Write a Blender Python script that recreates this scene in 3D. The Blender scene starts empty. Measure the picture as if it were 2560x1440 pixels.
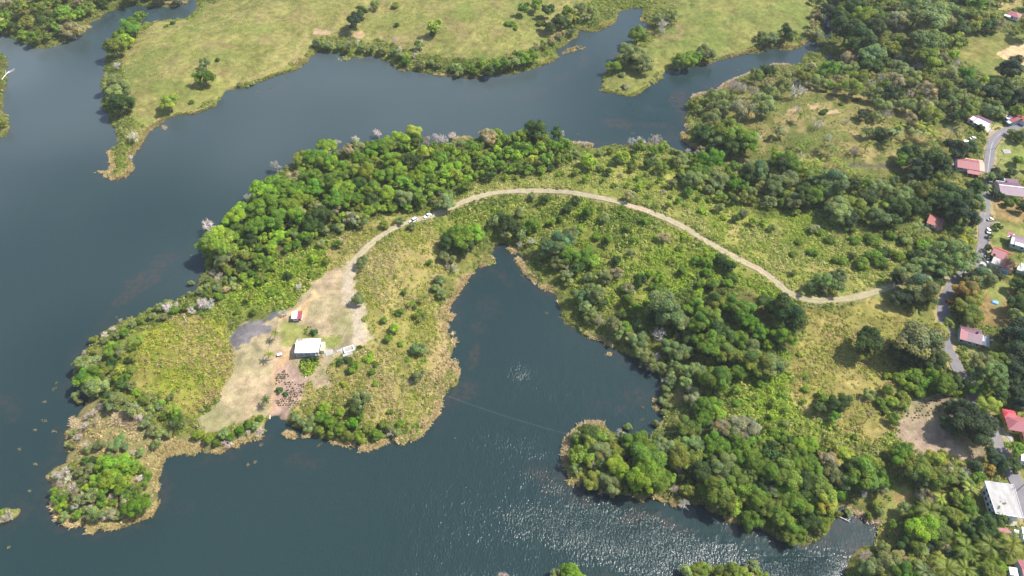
import bpy, math, random
import numpy as np

# ------------------------------------------------------------------ camera, sky, sun, exposure
S = bpy.context.scene
COL = S.collection
H, F = 250.0, 1775.0
TH = math.radians(48.0)
cam_d = bpy.data.cameras.new("camera")
cam = bpy.data.objects.new("camera", cam_d)
COL.objects.link(cam)
cam.location = (0, 0, H)
cam.rotation_euler = (math.pi / 2 - TH, 0, 0)
cam_d.sensor_width = 36.0
cam_d.lens = 36.0 * F / 2560.0
cam_d.clip_start = 1.0
cam_d.clip_end = 9000.0
S.camera = cam

SUN_EL, SUN_AZ = math.radians(52), math.radians(13)      # azimuth from +X towards +Y
W = bpy.data.worlds.new("World")
S.world = W
W.use_nodes = True
wn = W.node_tree.nodes
wl = W.node_tree.links
wn.clear()
w_out = wn.new("ShaderNodeOutputWorld")
w_bg = wn.new("ShaderNodeBackground")
w_sky = wn.new("ShaderNodeTexSky")
w_sky.sky_type = 'NISHITA'
w_sky.sun_disc = False
w_sky.sun_elevation = SUN_EL
w_sky.sun_rotation = math.pi / 2 - SUN_AZ
w_sky.altitude = 100
w_sky.dust_density = 1.5
w_bg.inputs[1].default_value = 0.15
wl.new(w_sky.outputs[0], w_bg.inputs[0])
wl.new(w_bg.outputs[0], w_out.inputs[0])

sun_d = bpy.data.lights.new("sun", 'SUN')
sun_d.energy = 4.9
sun_d.angle = math.radians(0.5)
sun_d.color = (1.0, 0.955, 0.88)
sun = bpy.data.objects.new("sun", sun_d)
COL.objects.link(sun)
sun.location = (300, 100, 500)
sun.rotation_euler = (0, math.pi / 2 - SUN_EL, SUN_AZ)

S.view_settings.view_transform = 'Standard'
S.view_settings.look = 'None'
S.view_settings.exposure = 0.67
S.view_settings.gamma = 1.0
S.view_settings.use_curve_mapping = False
S.render.engine = 'CYCLES'
S.cycles.max_bounces = 6
S.cycles.volume_bounces = 0
S.cycles.diffuse_bounces = 3
S.cycles.transparent_max_bounces = 4
S.cycles.use_denoising = True
S.cycles.denoiser = 'OPENIMAGEDENOISE'
S.cycles.denoising_input_passes = 'RGB_ALBEDO_NORMAL'
S.cycles.denoising_prefilter = 'ACCURATE'
S.cycles.pixel_filter_type = 'BLACKMAN_HARRIS'

rng = np.random.default_rng(7)
random.seed(7)

# ------------------------------------------------------------------ pixel of the photograph <-> place on the ground
cT, sT = math.cos(TH), math.sin(TH)

def ray(px, py):
    px = np.asarray(px, float); py = np.asarray(py, float)
    a = px - 1280.0; b = -(py - 720.0)
    return a, F * cT + b * sT, -F * sT + b * cT

def gp(px, py, z=0.0):
    dx, dy, dz = ray(px, py)
    dz = np.minimum(dz, -60.0)
    t = (z - H) / dz
    return dx * t, dy * t

def proj(x, y, z):
    zz = z - H
    dep = y * cT - zz * sT
    up = y * sT + zz * cT
    return 1280 + F * x / dep, 720 - F * up / dep, dep

def poly_w(pts, z=4.0):
    a = np.array(pts, float)
    x, y = gp(a[:, 0], a[:, 1], z)
    return np.stack([x, y], 1)

def inside(poly, X, Y):
    r = np.zeros(X.shape, bool)
    bx0, by0 = poly.min(0); bx1, by1 = poly.max(0)
    m = (X >= bx0) & (X <= bx1) & (Y >= by0) & (Y <= by1)
    x = X[m]; y = Y[m]
    q = np.zeros(x.shape, bool)
    n = len(poly); j = n - 1
    for i in range(n):
        xi, yi = poly[i]; xj, yj = poly[j]
        if yi != yj:
            q ^= ((yi > y) != (yj > y)) & (x < (xj - xi) * (y - yi) / (yj - yi) + xi)
        j = i
    r[m] = q
    return r

def seg_dist(line, X, Y, closed=False, reach=None):
    d = np.full(X.shape, 1e9)
    n = len(line)
    for i in range(n if closed else n - 1):
        ax, ay = line[i]; bx, by = line[(i + 1) % n]
        if reach is not None:
            m = (X > min(ax, bx) - reach) & (X < max(ax, bx) + reach) & (Y > min(ay, by) - reach) & (Y < max(ay, by) + reach)
            if not m.any():
                continue
            x = X[m]; y = Y[m]
        else:
            m = None; x = X; y = Y
        ux, uy = bx - ax, by - ay
        L = ux * ux + uy * uy + 1e-9
        t = np.clip(((x - ax) * ux + (y - ay) * uy) / L, 0, 1)
        dd = np.hypot(x - ax - t * ux, y - ay - t * uy)
        if m is None:
            np.minimum(d, dd, out=d)
        else:
            d[m] = np.minimum(d[m], dd)
    return d

def hash2(ix, iy, seed):
    h = (ix.astype(np.int64) * 374761393 + iy.astype(np.int64) * 668265263 + seed * 974634777) & 0xffffffff
    h = ((h ^ (h >> 13)) * 1274126177) & 0xffffffff
    return ((h ^ (h >> 16)) & 0xffffff) / float(0xffffff)

def vnoise(x, y, s, seed=0):
    x = np.asarray(x, float) / s; y = np.asarray(y, float) / s
    ix = np.floor(x); iy = np.floor(y)
    fx = x - ix; fy = y - iy
    fx = fx * fx * (3 - 2 * fx); fy = fy * fy * (3 - 2 * fy)
    a = hash2(ix, iy, seed); b = hash2(ix + 1, iy, seed)
    c = hash2(ix, iy + 1, seed); d = hash2(ix + 1, iy + 1, seed)
    return (a * (1 - fx) + b * fx) * (1 - fy) + (c * (1 - fx) + d * fx) * fy

def fnoise(x, y, s, seed=0, o=3):
    r = 0; amp = 1; tot = 0
    for k in range(o):
        r = r + amp * vnoise(x + 13.7 * k, y - 7.3 * k, s / 2 ** k, seed + k * 17)
        tot += amp; amp *= .55
    return r / tot

def spline(pts, step):
    p = np.array(pts, float)
    p = np.vstack([2 * p[0] - p[1], p, 2 * p[-1] - p[-2]])
    out = []
    for i in range(1, len(p) - 2):
        a, b, c, d = p[i - 1], p[i], p[i + 1], p[i + 2]
        n = max(1, int(np.linalg.norm(c - b) / step))
        for k in range(n):
            t = k / n
            out.append(.5 * (2 * b + (c - a) * t + (2 * a - 5 * b + 4 * c - d) * t * t + (3 * b - a - 3 * c + d) * t ** 3))
    out.append(p[-2])
    return np.array(out)

# ------------------------------------------------------------------ object helpers
def link(name, data, parent=None):
    o = bpy.data.objects.new(name, data)
    COL.objects.link(o)
    if parent is not None:
        o.parent = parent
    return o

def tag(o, label=None, cat=None, group=None, kind=None):
    if label: o["label"] = label
    if cat: o["category"] = cat
    if group: o["group"] = group
    if kind: o["kind"] = kind
    return o

def thing(name, label, cat, loc, rz=0.0, group=None):
    o = link(name, None)
    o.empty_display_size = 0.5
    o.location = loc
    o.rotation_euler = (0, 0, rz)
    return tag(o, label, cat, group)

def np_mesh(name, V, Fc, mats, nside=3, midx=None, face_col=None, vert_col=None, face_val=None, smooth=False):
    """mesh from arrays: V (n,3), Fc (m,nside)"""
    me = bpy.data.meshes.new(name)
    V = np.ascontiguousarray(V, np.float32); Fc = np.ascontiguousarray(Fc, np.int32)
    m = len(Fc)
    me.vertices.add(len(V)); me.vertices.foreach_set("co", V.ravel())
    me.loops.add(m * nside); me.loops.foreach_set("vertex_index", Fc.ravel())
    me.polygons.add(m)
    me.polygons.foreach_set("loop_start", np.arange(0, m * nside, nside, dtype=np.int32))
    me.polygons.foreach_set("loop_total", np.full(m, nside, np.int32))
    if midx is not None:
        me.polygons.foreach_set("material_index", np.asarray(midx, np.int32))
    me.polygons.foreach_set("use_smooth", np.full(m, smooth, bool))
    me.update(calc_edges=True)
    if vert_col is not None:
        a = me.attributes.new("tint", 'FLOAT_COLOR', 'POINT')
        a.data.foreach_set("color", np.hstack([vert_col, np.ones((len(V), 1))]).astype(np.float32).ravel())
    if face_col is not None:
        a = me.attributes.new("tint", 'FLOAT_COLOR', 'FACE')
        a.data.foreach_set("color", np.hstack([face_col, np.ones((m, 1))]).astype(np.float32).ravel())
    if face_val is not None:
        a = me.attributes.new("leaf", 'FLOAT_COLOR', 'FACE')
        fv = np.asarray(face_val, np.float32)
        if fv.ndim == 1: fv = np.stack([fv, fv, fv], 1)
        a.data.foreach_set("color", np.hstack([fv, np.ones((m, 1))]).astype(np.float32).ravel())
    for mt in mats:
        me.materials.append(mt)
    return me

class MB:
    """collects boxes, slabs and tubes into one mesh"""
    def __init__(s):
        s.v = []; s.f = []; s.m = []
    def add(s, vs, fs, mi=0):
        b = len(s.v)
        s.v += [tuple(p) for p in vs]
        for f in fs:
            s.f.append([b + i for i in f]); s.m.append(mi)
        return s
    def box(s, x0, x1, y0, y1, z0, z1, mi=0):
        return s.add([(x0, y0, z0), (x1, y0, z0), (x1, y1, z0), (x0, y1, z0), (x0, y0, z1), (x1, y0, z1), (x1, y1, z1), (x0, y1, z1)],
                     [(0, 3, 2, 1), (4, 5, 6, 7), (0, 1, 5, 4), (1, 2, 6, 5), (2, 3, 7, 6), (3, 0, 4, 7)], mi)
    def hexa(s, p, mi=0):
        return s.add(p, [(0, 3, 2, 1), (4, 5, 6, 7), (0, 1, 5, 4), (1, 2, 6, 5), (2, 3, 7, 6), (3, 0, 4, 7)], mi)
    def tube(s, pts, rad, n=6, mi=0, cap=True):
        pts = [np.array(p, float) for p in pts]
        if not hasattr(rad, '__len__'): rad = [rad] * len(pts)
        b = len(s.v)
        for i, p in enumerate(pts):
            d = pts[min(i + 1, len(pts) - 1)] - pts[max(i - 1, 0)]
            d = d / (np.linalg.norm(d) + 1e-9)
            u = np.cross(d, (0, 0, 1.0) if abs(d[2]) < .9 else (1.0, 0, 0)); u /= np.linalg.norm(u)
            w = np.cross(d, u)
            for k in range(n):
                a = 2 * math.pi * k / n
                s.v.append(tuple(p + rad[i] * (math.cos(a) * u + math.sin(a) * w)))
        for i in range(len(pts) - 1):
            for k in range(n):
                k2 = (k + 1) % n
                s.f.append([b + i * n + k, b + i * n + k2, b + (i + 1) * n + k2, b + (i + 1) * n + k]); s.m.append(mi)
        if cap:
            s.f.append([b + k for k in range(n)][::-1]); s.m.append(mi)
            s.f.append([b + (len(pts) - 1) * n + k for k in range(n)]); s.m.append(mi)
        return s
    def mesh(s, name, mats):
        me = bpy.data.meshes.new(name)
        me.from_pydata(s.v, [], s.f)
        for mt in (mats if isinstance(mats, (list, tuple)) else [mats]):
            me.materials.append(mt)
        me.polygons.foreach_set("material_index", s.m)
        me.update()
        return me
    def build(s, name, mats, parent=None):
        return link(name, s.mesh(name, mats), parent)

# ------------------------------------------------------------------ materials
def new_mat(name):
    m = bpy.data.materials.new(name)
    m.use_nodes = True
    nt = m.node_tree
    nt.nodes.clear()
    out = nt.nodes.new("ShaderNodeOutputMaterial")
    return m, nt, out

def N(nt, typ, **kw):
    n = nt.nodes.new(typ)
    for k, v in kw.items():
        setattr(n, k, v)
    return n

def principled(nt, out, rough=.8, spec=.3):
    p = N(nt, "ShaderNodeBsdfPrincipled")
    p.inputs["Roughness"].default_value = rough
    p.inputs["Specular IOR Level"].default_value = spec
    nt.links.new(p.outputs[0], out.inputs[0])
    return p

def noise(nt, scale, detail=3, rough=.55, coord="Object", vec=None):
    t = N(nt, "ShaderNodeTexNoise")
    t.inputs["Scale"].default_value = scale
    t.inputs["Detail"].default_value = detail
    t.inputs["Roughness"].default_value = rough
    if vec is None:
        tc = N(nt, "ShaderNodeTexCoord")
        vec = tc.outputs[coord]
    nt.links.new(vec, t.inputs["Vector"])
    return t

def mrange(nt, src, a, b, c, d):
    r = N(nt, "ShaderNodeMapRange")
    r.inputs[1].default_value = a; r.inputs[2].default_value = b
    r.inputs[3].default_value = c; r.inputs[4].default_value = d
    nt.links.new(src, r.inputs[0])
    return r.outputs[0]

def mul(nt, col, val):
    m = N(nt, "ShaderNodeMix", data_type='RGBA', blend_type='MULTIPLY')
    m.inputs[0].default_value = 1.0
    nt.links.new(col, m.inputs[6]); nt.links.new(val, m.inputs[7])
    return m.outputs[2]

def bump(nt, h, dist, strength=1.0):
    b = N(nt, "ShaderNodeBump")
    b.inputs["Strength"].default_value = strength
    b.inputs["Distance"].default_value = dist
    nt.links.new(h, b.inputs["Height"])
    return b

def plain(name, col, rough=.7, spec=.3, vary=.25, scale=1.2, metallic=0.0, bumpd=0.0):
    m, nt, out = new_mat(name)
    p = principled(nt, out, rough, spec)
    p.inputs["Metallic"].default_value = metallic
    n = noise(nt, scale, 4, .6)
    c = N(nt, "ShaderNodeRGB"); c.outputs[0].default_value = (*col, 1)
    f = mrange(nt, n.outputs[0], .3, .7, 1 - vary, 1 + vary)
    nt.links.new(mul(nt, c.outputs[0], f), p.inputs["Base Color"])
    if bumpd:
        nt.links.new(bump(nt, n.outputs[0], bumpd).outputs[0], p.inputs["Normal"])
    return m

def mat_tint(name, rough=.9, fine=(.35, 2.2), amt=.35, bumps=.25, spec=.15):
    m, nt, out = new_mat(name)
    p = principled(nt, out, rough, spec)
    a = N(nt, "ShaderNodeAttribute", attribute_name="tint")
    n1 = noise(nt, fine[0], 4, .65); n2 = noise(nt, fine[1], 3, .7)
    f1 = mrange(nt, n1.outputs[0], .3, .7, 1 - amt, 1 + amt)
    f2 = mrange(nt, n2.outputs[0], .3, .7, 1 - amt * .8, 1 + amt * .8)
    c = mul(nt, mul(nt, a.outputs["Color"], f1), f2)
    nt.links.new(c, p.inputs["Base Color"])
    if bumps:
        nt.links.new(bump(nt, n2.outputs[0], bumps).outputs[0], p.inputs["Normal"])
    return m

def mat_leaf(name, src, trans=.3, rough=.55):
    """src: 'object' = colour of the object times the leaf value, 'tint' = face attribute"""
    m, nt, out = new_mat(name)
    if src == 'object':
        oi = N(nt, "ShaderNodeObjectInfo")
        a = N(nt, "ShaderNodeAttribute", attribute_name="leaf")
        col = mul(nt, oi.outputs["Color"], a.outputs["Color"])
    else:
        a = N(nt, "ShaderNodeAttribute", attribute_name="tint")
        col = a.outputs["Color"]
    d = N(nt, "ShaderNodeBsdfPrincipled")
    d.inputs["Roughness"].default_value = rough
    d.inputs["Specular IOR Level"].default_value = .25
    t = N(nt, "ShaderNodeBsdfTranslucent")
    mx = N(nt, "ShaderNodeMixShader"); mx.inputs[0].default_value = trans
    nt.links.new(col, d.inputs["Base Color"])
    y = N(nt, "ShaderNodeMix", data_type='RGBA', blend_type='MULTIPLY')
    y.inputs[0].default_value = 1; y.inputs[7].default_value = (1.75, 1.75, .6, 1)
    nt.links.new(col, y.inputs[6]); nt.links.new(y.outputs[2], t.inputs[0])
    nt.links.new(d.outputs[0], mx.inputs[1]); nt.links.new(t.outputs[0], mx.inputs[2])
    nt.links.new(mx.outputs[0], out.inputs[0])
    return m

M_ground = mat_tint("soil_and_turf", amt=.26, bumps=.35)
M_track = mat_tint("beaten_earth", fine=(.5, 2.0), amt=.16, bumps=.12)
M_road = mat_tint("asphalt", fine=(.4, 3.0), amt=.1, bumps=.02, rough=.85)
M_leaf = mat_leaf("tree_foliage", 'object', .40)
M_scrub = mat_leaf("scrub_foliage", 'tint', .36)
M_reed = mat_leaf("dry_reed", 'tint', .2, .8)
M_bark = plain("bark", (.17, .13, .10), .9, .1, .35, 2.0)
M_palebark = plain("pale_bark", (.40, .36, .30), .9, .1, .3, 2.0)
M_palmbark = plain("palm_bark", (.24, .21, .17), .9, .1, .3, 3.0)

def mat_bare():
    m, nt, out = new_mat("dead_wood")
    p = principled(nt, out, .85, .1)
    oi = N(nt, "ShaderNodeObjectInfo")
    n = noise(nt, 1.5, 3)
    nt.links.new(mul(nt, oi.outputs["Color"], mrange(nt, n.outputs[0], .3, .7, .75, 1.2)), p.inputs["Base Color"])
    return m
M_bare = mat_bare()

def roofing(name, col, stain, amt=.5, rough=.5, scale=.35):
    m, nt, out = new_mat(name)
    p = principled(nt, out, rough, .35)
    tc = N(nt, "ShaderNodeTexCoord")
    mp = N(nt, "ShaderNodeMapping"); mp.inputs["Scale"].default_value = (1.0, .35, 1)
    nt.links.new(tc.outputs["Object"], mp.inputs[0])
    n = noise(nt, scale * 2, 5, .65, vec=mp.outputs[0])
    n2 = noise(nt, 2.5, 3, .6, vec=mp.outputs[0])
    mx = N(nt, "ShaderNodeMix", data_type='RGBA')
    mx.inputs[6].default_value = (*col, 1); mx.inputs[7].default_value = (*stain, 1)
    nt.links.new(mrange(nt, n.outputs[0], .42, .72, 0, amt), mx.inputs[0])
    nt.links.new(mul(nt, mx.outputs[2], mrange(nt, n2.outputs[0], .3, .7, .86, 1.1)), p.inputs["Base Color"])
    return m

R_white = roofing("white_sheet", (.80, .80, .78), (.50, .47, .43), .45)
R_red = roofing("red_sheet", (.30, .07, .08), (.34, .14, .13), .6)
R_pink = roofing("faded_red_sheet", (.30, .095, .105), (.25, .085, .09), .6)
R_bright = roofing("bright_red_sheet", (.50, .055, .075), (.48, .10, .10), .4)
R_brick = roofing("terracotta_sheet", (.33, .095, .075), (.27, .11, .09), .6)
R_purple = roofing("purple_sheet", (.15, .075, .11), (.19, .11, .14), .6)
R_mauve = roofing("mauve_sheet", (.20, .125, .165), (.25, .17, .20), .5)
R_grey = roofing("weathered_sheet", (.40, .38, .36), (.30, .26, .24), .7)
R_rust = roofing("rusty_sheet", (.22, .09, .08), (.30, .16, .12), .7)
R_sand = roofing("dusty_sheet", (.55, .37, .24), (.46, .22, .18), .6)
M_conc = roofing("concrete", (.40, .38, .355), (.24, .225, .21), .85, .85, .25)
M_concd = plain("old_concrete", (.32, .30, .27), .9, .1, .2, .8)
M_wallw = plain("white_wall", (.66, .67, .68), .8, .2, .08)
M_wallt = plain("teal_wall", (.25, .40, .42), .8, .2, .1)
M_wally = plain("yellow_wall", (.60, .42, .06), .8, .2, .1)
M_wallc = plain("cream_wall", (.62, .52, .34), .8, .2, .1)
M_glass = plain("dark_opening", (.02, .022, .025), .25, .5, .1)
M_white = plain("white_paint", (.80, .80, .79), .35, .5, .04)
M_tyre = plain("tyre_rubber", (.02, .02, .02), .8, .2, .1)
M_rim = plain("wheel_rim", (.5, .5, .5), .35, .5, .05, metallic=.8)
M_lamp = plain("lamp_glass", (.7, .7, .68), .15, .6, .05)
M_red = plain("red_lamp", (.4, .02, .02), .2, .5, .05)
M_orange = plain("orange_paint", (.62, .22, .02), .45, .4, .1)
M_blue = plain("blue_tarpaulin", (.16, .36, .66), .5, .4, .25, 1.5)
M_dark = plain("dark_rubber", (.03, .03, .033), .6, .3, .1)
M_wood = plain("pole_wood", (.22, .18, .14), .9, .1, .2)
M_wire = plain("wire", (.16, .16, .17), .4, .4, .05)
M_plank = plain("pale_plank", (.60, .52, .42), .8, .1, .15)
# ------------------------------------------------------------------ shoreline, traced on the photograph at water level
SHORE = [
 (-1500,87),(-300,90),(0,87),(30,97),(60,112),(83,120),(117,124),(163,110),(213,82),(230,54),(257,38),(290,24),(320,14),(333,12),(377,17),(413,17),(467,11),(474,-10),(478,-60),(490,-62),
 (500,-20),(494,10),(480,34),(467,44),(420,50),(377,56),(352,58),(325,75),(300,95),(270,135),(264,160),(262,185),(258,227),(264,267),(270,300),(290,322),(296,357),(272,377),(285,417),(272,440),(290,448),
 (323,430),(325,393),(353,357),(367,330),(413,297),(443,286),(483,283),(530,267),(573,227),(610,220),(640,207),(700,187),(733,177),(773,150),(790,127),(807,130),(847,135),(880,142),(913,140),(953,145),(983,173),(1017,177),(1073,182),(1093,188),(1153,192),(1187,194),(1220,191),(1267,185),(1297,182),(1340,168),(1357,163),(1397,143),(1390,123),(1437,95),(1447,72),(1487,74),(1513,70),(1530,45),(1547,28),(1580,18),(1607,20),(1601,43),(1617,63),(1625,80),(1616,96),
 (1585,100),(1563,118),(1540,150),(1516,172),(1508,190),(1508,226),(1547,230),(1580,237),(1620,213),(1663,190),(1687,173),(1747,160),(1773,160),(1813,143),(1863,133),(1893,130),(1940,122),(1977,126),(2003,117),(2010,101),(2033,100),(2053,118),(2040,130),(2027,128),(2000,156),(1980,163),(1920,164),(1893,178),(1853,195),(1810,214),(1793,230),(1740,242),(1723,260),(1710,297),(1719,318),(1709,336),(1712,353),(1740,368),(1782,381),(1813,390),
 (1792,401),(1750,392),(1723,386),(1693,378),(1673,364),(1633,360),(1580,362),(1530,366),(1480,366),(1430,360),(1403,358),(1373,348),(1313,340),(1267,348),(1207,352),(1173,347),(1133,350),(1113,362),(1060,364),(1000,362),(933,362),(883,366),(840,376),(790,390),(740,415),(713,418),(690,440),(650,465),(612,512),(570,545),(545,580),(512,600),(506,613),(509,647),(514,670),(500,690),(493,727),(457,745),(433,762),(377,772),(333,792),(277,818),(260,843),(213,868),(202,892),(207,905),(184,940),(176,958),(195,975),
 (228,992),(207,1020),(187,1047),(163,1077),(163,1120),(167,1147),(135,1167),(118,1190),(124,1223),(128,1260),(147,1287),(167,1310),(210,1317),(230,1327),(250,1318),(293,1317),(343,1297),(383,1283),(397,1260),(398,1227),(393,1193),(400,1157),(413,1143),(440,1130),(467,1130),(520,1137),(567,1123),(623,1097),(657,1093),(660,1070),(671,1048),(693,1045),(720,1048),(740,1070),(773,1076),(823,1097),(840,1107),(887,1113),(900,1127),(930,1120),(967,1107),(980,1094),(1003,1103),(1047,1087),(1077,1053),(1097,1027),(1106,985),(1137,960),(1143,948),(1137,920),(1117,910),(1120,880),(1133,853),(1120,827),(1107,802),(1130,788),(1107,778),(1120,760),(1140,747),(1150,720),(1173,693),(1200,667),(1228,652),(1228,628),(1240,615),(1265,611),(1290,622),(1300,646),(1322,678),(1340,710),(1380,727),(1395,747),(1403,773),(1420,807),(1447,827),(1480,840),(1527,857),(1547,877),(1580,893),(1613,897),(1633,903),(1652,917),(1650,947),(1644,970),(1652,993),(1664,1027),(1658,1053),(1638,1077),(1613,1092),(1570,1093),(1543,1083),(1520,1070),(1497,1060),(1467,1062),(1437,1075),(1420,1095),(1411,1120),(1413,1157),(1423,1177),(1428,1207),(1463,1214),(1507,1224),(1563,1238),(1613,1241),(1647,1244),(1697,1251),(1747,1268),(1813,1294),(1863,1314),(1920,1341),(1953,1357),(2003,1369),(2045,1354),(2067,1332),(2087,1299),(2100,1267),(2118,1272),(2157,1290),(2197,1310),(2205,1323),(2200,1350),(2187,1373),(2150,1379),(2130,1407),(2124,1440),(2110,1490),
 (2000,1500),(1940,1458),(1905,1444),(1860,1440),(1800,1428),(1720,1430),(1690,1444),(1640,1480),(1560,1500),(1500,1462),(1440,1450),(1395,1462),(1330,1500),(1250,1640),(-300,1640),(-1500,1500)]
ISLES = [
 [(-1500,120),(0,118),(8,143),(20,157),(12,190),(10,220),(6,250),(8,283),(22,303),(18,340),(0,343),(-1500,350)],
 [(-1500,1280),(0,1275),(22,1276),(44,1286),(30,1305),(8,1314),(-1500,1310)],
]
POND = [(2060,138),(2085,140),(2084,152),(2064,151)]
BROOK = [(2068,96),(2066,80),(2070,60),(2064,40),(2062,10)]

# nonuniform grid: 1.1 m where the photograph looks, coarse out to the horizon
def axis(a, b, st, far):
    core = np.arange(a, b, st)
    lo = [a]; s = st
    while lo[-1] > -far:
        s *= 1.35; lo.append(lo[-1] - s)
    hi = [core[-1]]; s = st
    while hi[-1] < far:
        s *= 1.35; hi.append(hi[-1] + s)
    return np.concatenate([np.array(lo[1:][::-1]), core, np.array(hi[1:])])
gx = axis(-425, 440, 1.1, 3800)
gy = axis(60, 580, 1.1, 3800)
GX, GY = np.meshgrid(gx, gy)
WX = GX + (fnoise(GX, GY, 9, 3) - .5) * 6.0 + (vnoise(GX, GY, 2.6, 8) - .5) * 1.6     # ragged edges
WY = GY + (fnoise(GX, GY, 9, 5) - .5) * 6.0 + (vnoise(GX, GY, 2.6, 9) - .5) * 1.6

shore = poly_w(SHORE, 0.0)
core = (GX > -470) & (GX < 480) & (GY > 20) & (GY < 640)
SD = np.full(GX.shape, 60.0)
near = seg_dist(shore, WX, WY, True, 60.0)
wat = inside(shore, WX, WY)
SD = np.where(wat, -near, near)
for isl in ISLES:
    pw = poly_w(isl, 0.0)
    d = seg_dist(pw, WX, WY, True, 60.0); ins = inside(pw, WX, WY)
    SD = np.where(ins, d, np.where(SD < 0, np.maximum(SD, -d), SD))
pw = poly_w(POND, 0.0)
d = seg_dist(pw, GX, GY, True, 30.0); ins = inside(pw, GX, GY)
SD = np.where(ins, -d, np.minimum(SD, d))
d = seg_dist(poly_w(BROOK, 0.0), GX, GY, False, 30.0) - 2.2
SD = np.minimum(SD, d)
SD = np.clip(SD, -60, 60)

def hz(sd, x, y):
    land = 9.5 * (1 - np.exp(-np.maximum(sd, 0) / 42.0)) + .10 * np.minimum(np.maximum(sd, 0), 3)
    roll = (fnoise(x, y, 60, 21) - .5) * 5.0 * np.clip(sd / 35.0, 0, 1)
    bed = np.maximum(.22 * np.minimum(sd, 0), -4.0)
    return np.where(sd > 0, land + roll, bed)
GZ = hz(SD, GX, GY)
GZ = GZ + np.where(SD > 1.5, (vnoise(GX, GY, 2.7, 31) - .5) * .35, 0)

def bil(G, x, y):
    x = np.asarray(x, float); y = np.asarray(y, float)
    i = np.clip(np.searchsorted(gx, x) - 1, 0, len(gx) - 2)
    j = np.clip(np.searchsorted(gy, y) - 1, 0, len(gy) - 2)
    tx = np.clip((x - gx[i]) / (gx[i + 1] - gx[i]), 0, 1); ty = np.clip((y - gy[j]) / (gy[j + 1] - gy[j]), 0, 1)
    return (G[j, i] * (1 - tx) + G[j, i + 1] * tx) * (1 - ty) + (G[j + 1, i] * (1 - tx) + G[j + 1, i + 1] * tx) * ty

def hgt(x, y):
    return bil(GZ, x, y)

def on_ground(px, py, above=0.0):
    """the place whose point `above` metres over the ground is seen at this pixel"""
    z = np.full(np.shape(px), 4.0) + above
    for _ in range(8):
        x, y = gp(px, py, z)
        z = .5 * z + .5 * (np.maximum(hgt(x, y), 0) + above)
    x, y = gp(px, py, z)
    return x, y, z - above

def pg(pts):
    a = np.array(pts, float)
    x, y, z = on_ground(a[:, 0], a[:, 1])
    return np.stack([x, y], 1)

# ------------------------------------------------------------------ ground cover, painted by what grows or lies there
Z_DEF, Z_MEAD, Z_MEADE, Z_GROVE, Z_FIELD, Z_LAWN, Z_BRUSHW, Z_BRUSHN, Z_BRUSHG, Z_GRASSE, Z_TIP, Z_MARSH, Z_YARD, Z_BURNT, Z_PLOT, Z_RED, Z_CLEAR, Z_WOOD, Z_BROWN, Z_BANK, Z_DRIVE, Z_MUD = range(22)
ZC = {  # two colours each, mixed by noise
 Z_DEF: ((.115,.13,.035),(.19,.185,.065)), Z_MEAD: ((.245,.245,.085),(.32,.29,.125)), Z_MEADE: ((.21,.235,.075),(.28,.27,.10)),
 Z_GROVE: ((.13,.145,.045),(.21,.18,.08)), Z_FIELD: ((.18,.21,.055),(.26,.235,.09)), Z_LAWN: ((.185,.215,.065),(.25,.25,.10)),
 Z_BRUSHW: ((.20,.19,.065),(.29,.235,.11)), Z_BRUSHN: ((.17,.19,.045),(.25,.24,.08)), Z_BRUSHG: ((.125,.155,.03),(.20,.205,.06)),
 Z_GRASSE: ((.22,.205,.065),(.30,.245,.105)), Z_TIP: ((.20,.215,.035),(.28,.245,.08)), Z_MARSH: ((.15,.14,.075),(.22,.19,.10)),
 Z_YARD: ((.345,.29,.155),(.45,.34,.205)), Z_BURNT: ((.10,.095,.10),(.19,.17,.165)), Z_PLOT: ((.36,.245,.175),(.44,.30,.225)),
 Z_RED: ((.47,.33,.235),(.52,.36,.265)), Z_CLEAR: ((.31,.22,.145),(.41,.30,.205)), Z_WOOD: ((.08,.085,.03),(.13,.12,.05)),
 Z_BROWN: ((.24,.165,.085),(.30,.22,.12)), Z_BANK: ((.26,.21,.11),(.32,.27,.14)), Z_DRIVE: ((.50,.46,.40),(.58,.54,.48)), Z_MUD: ((.36,.245,.185),(.42,.30,.235)),
}
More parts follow.
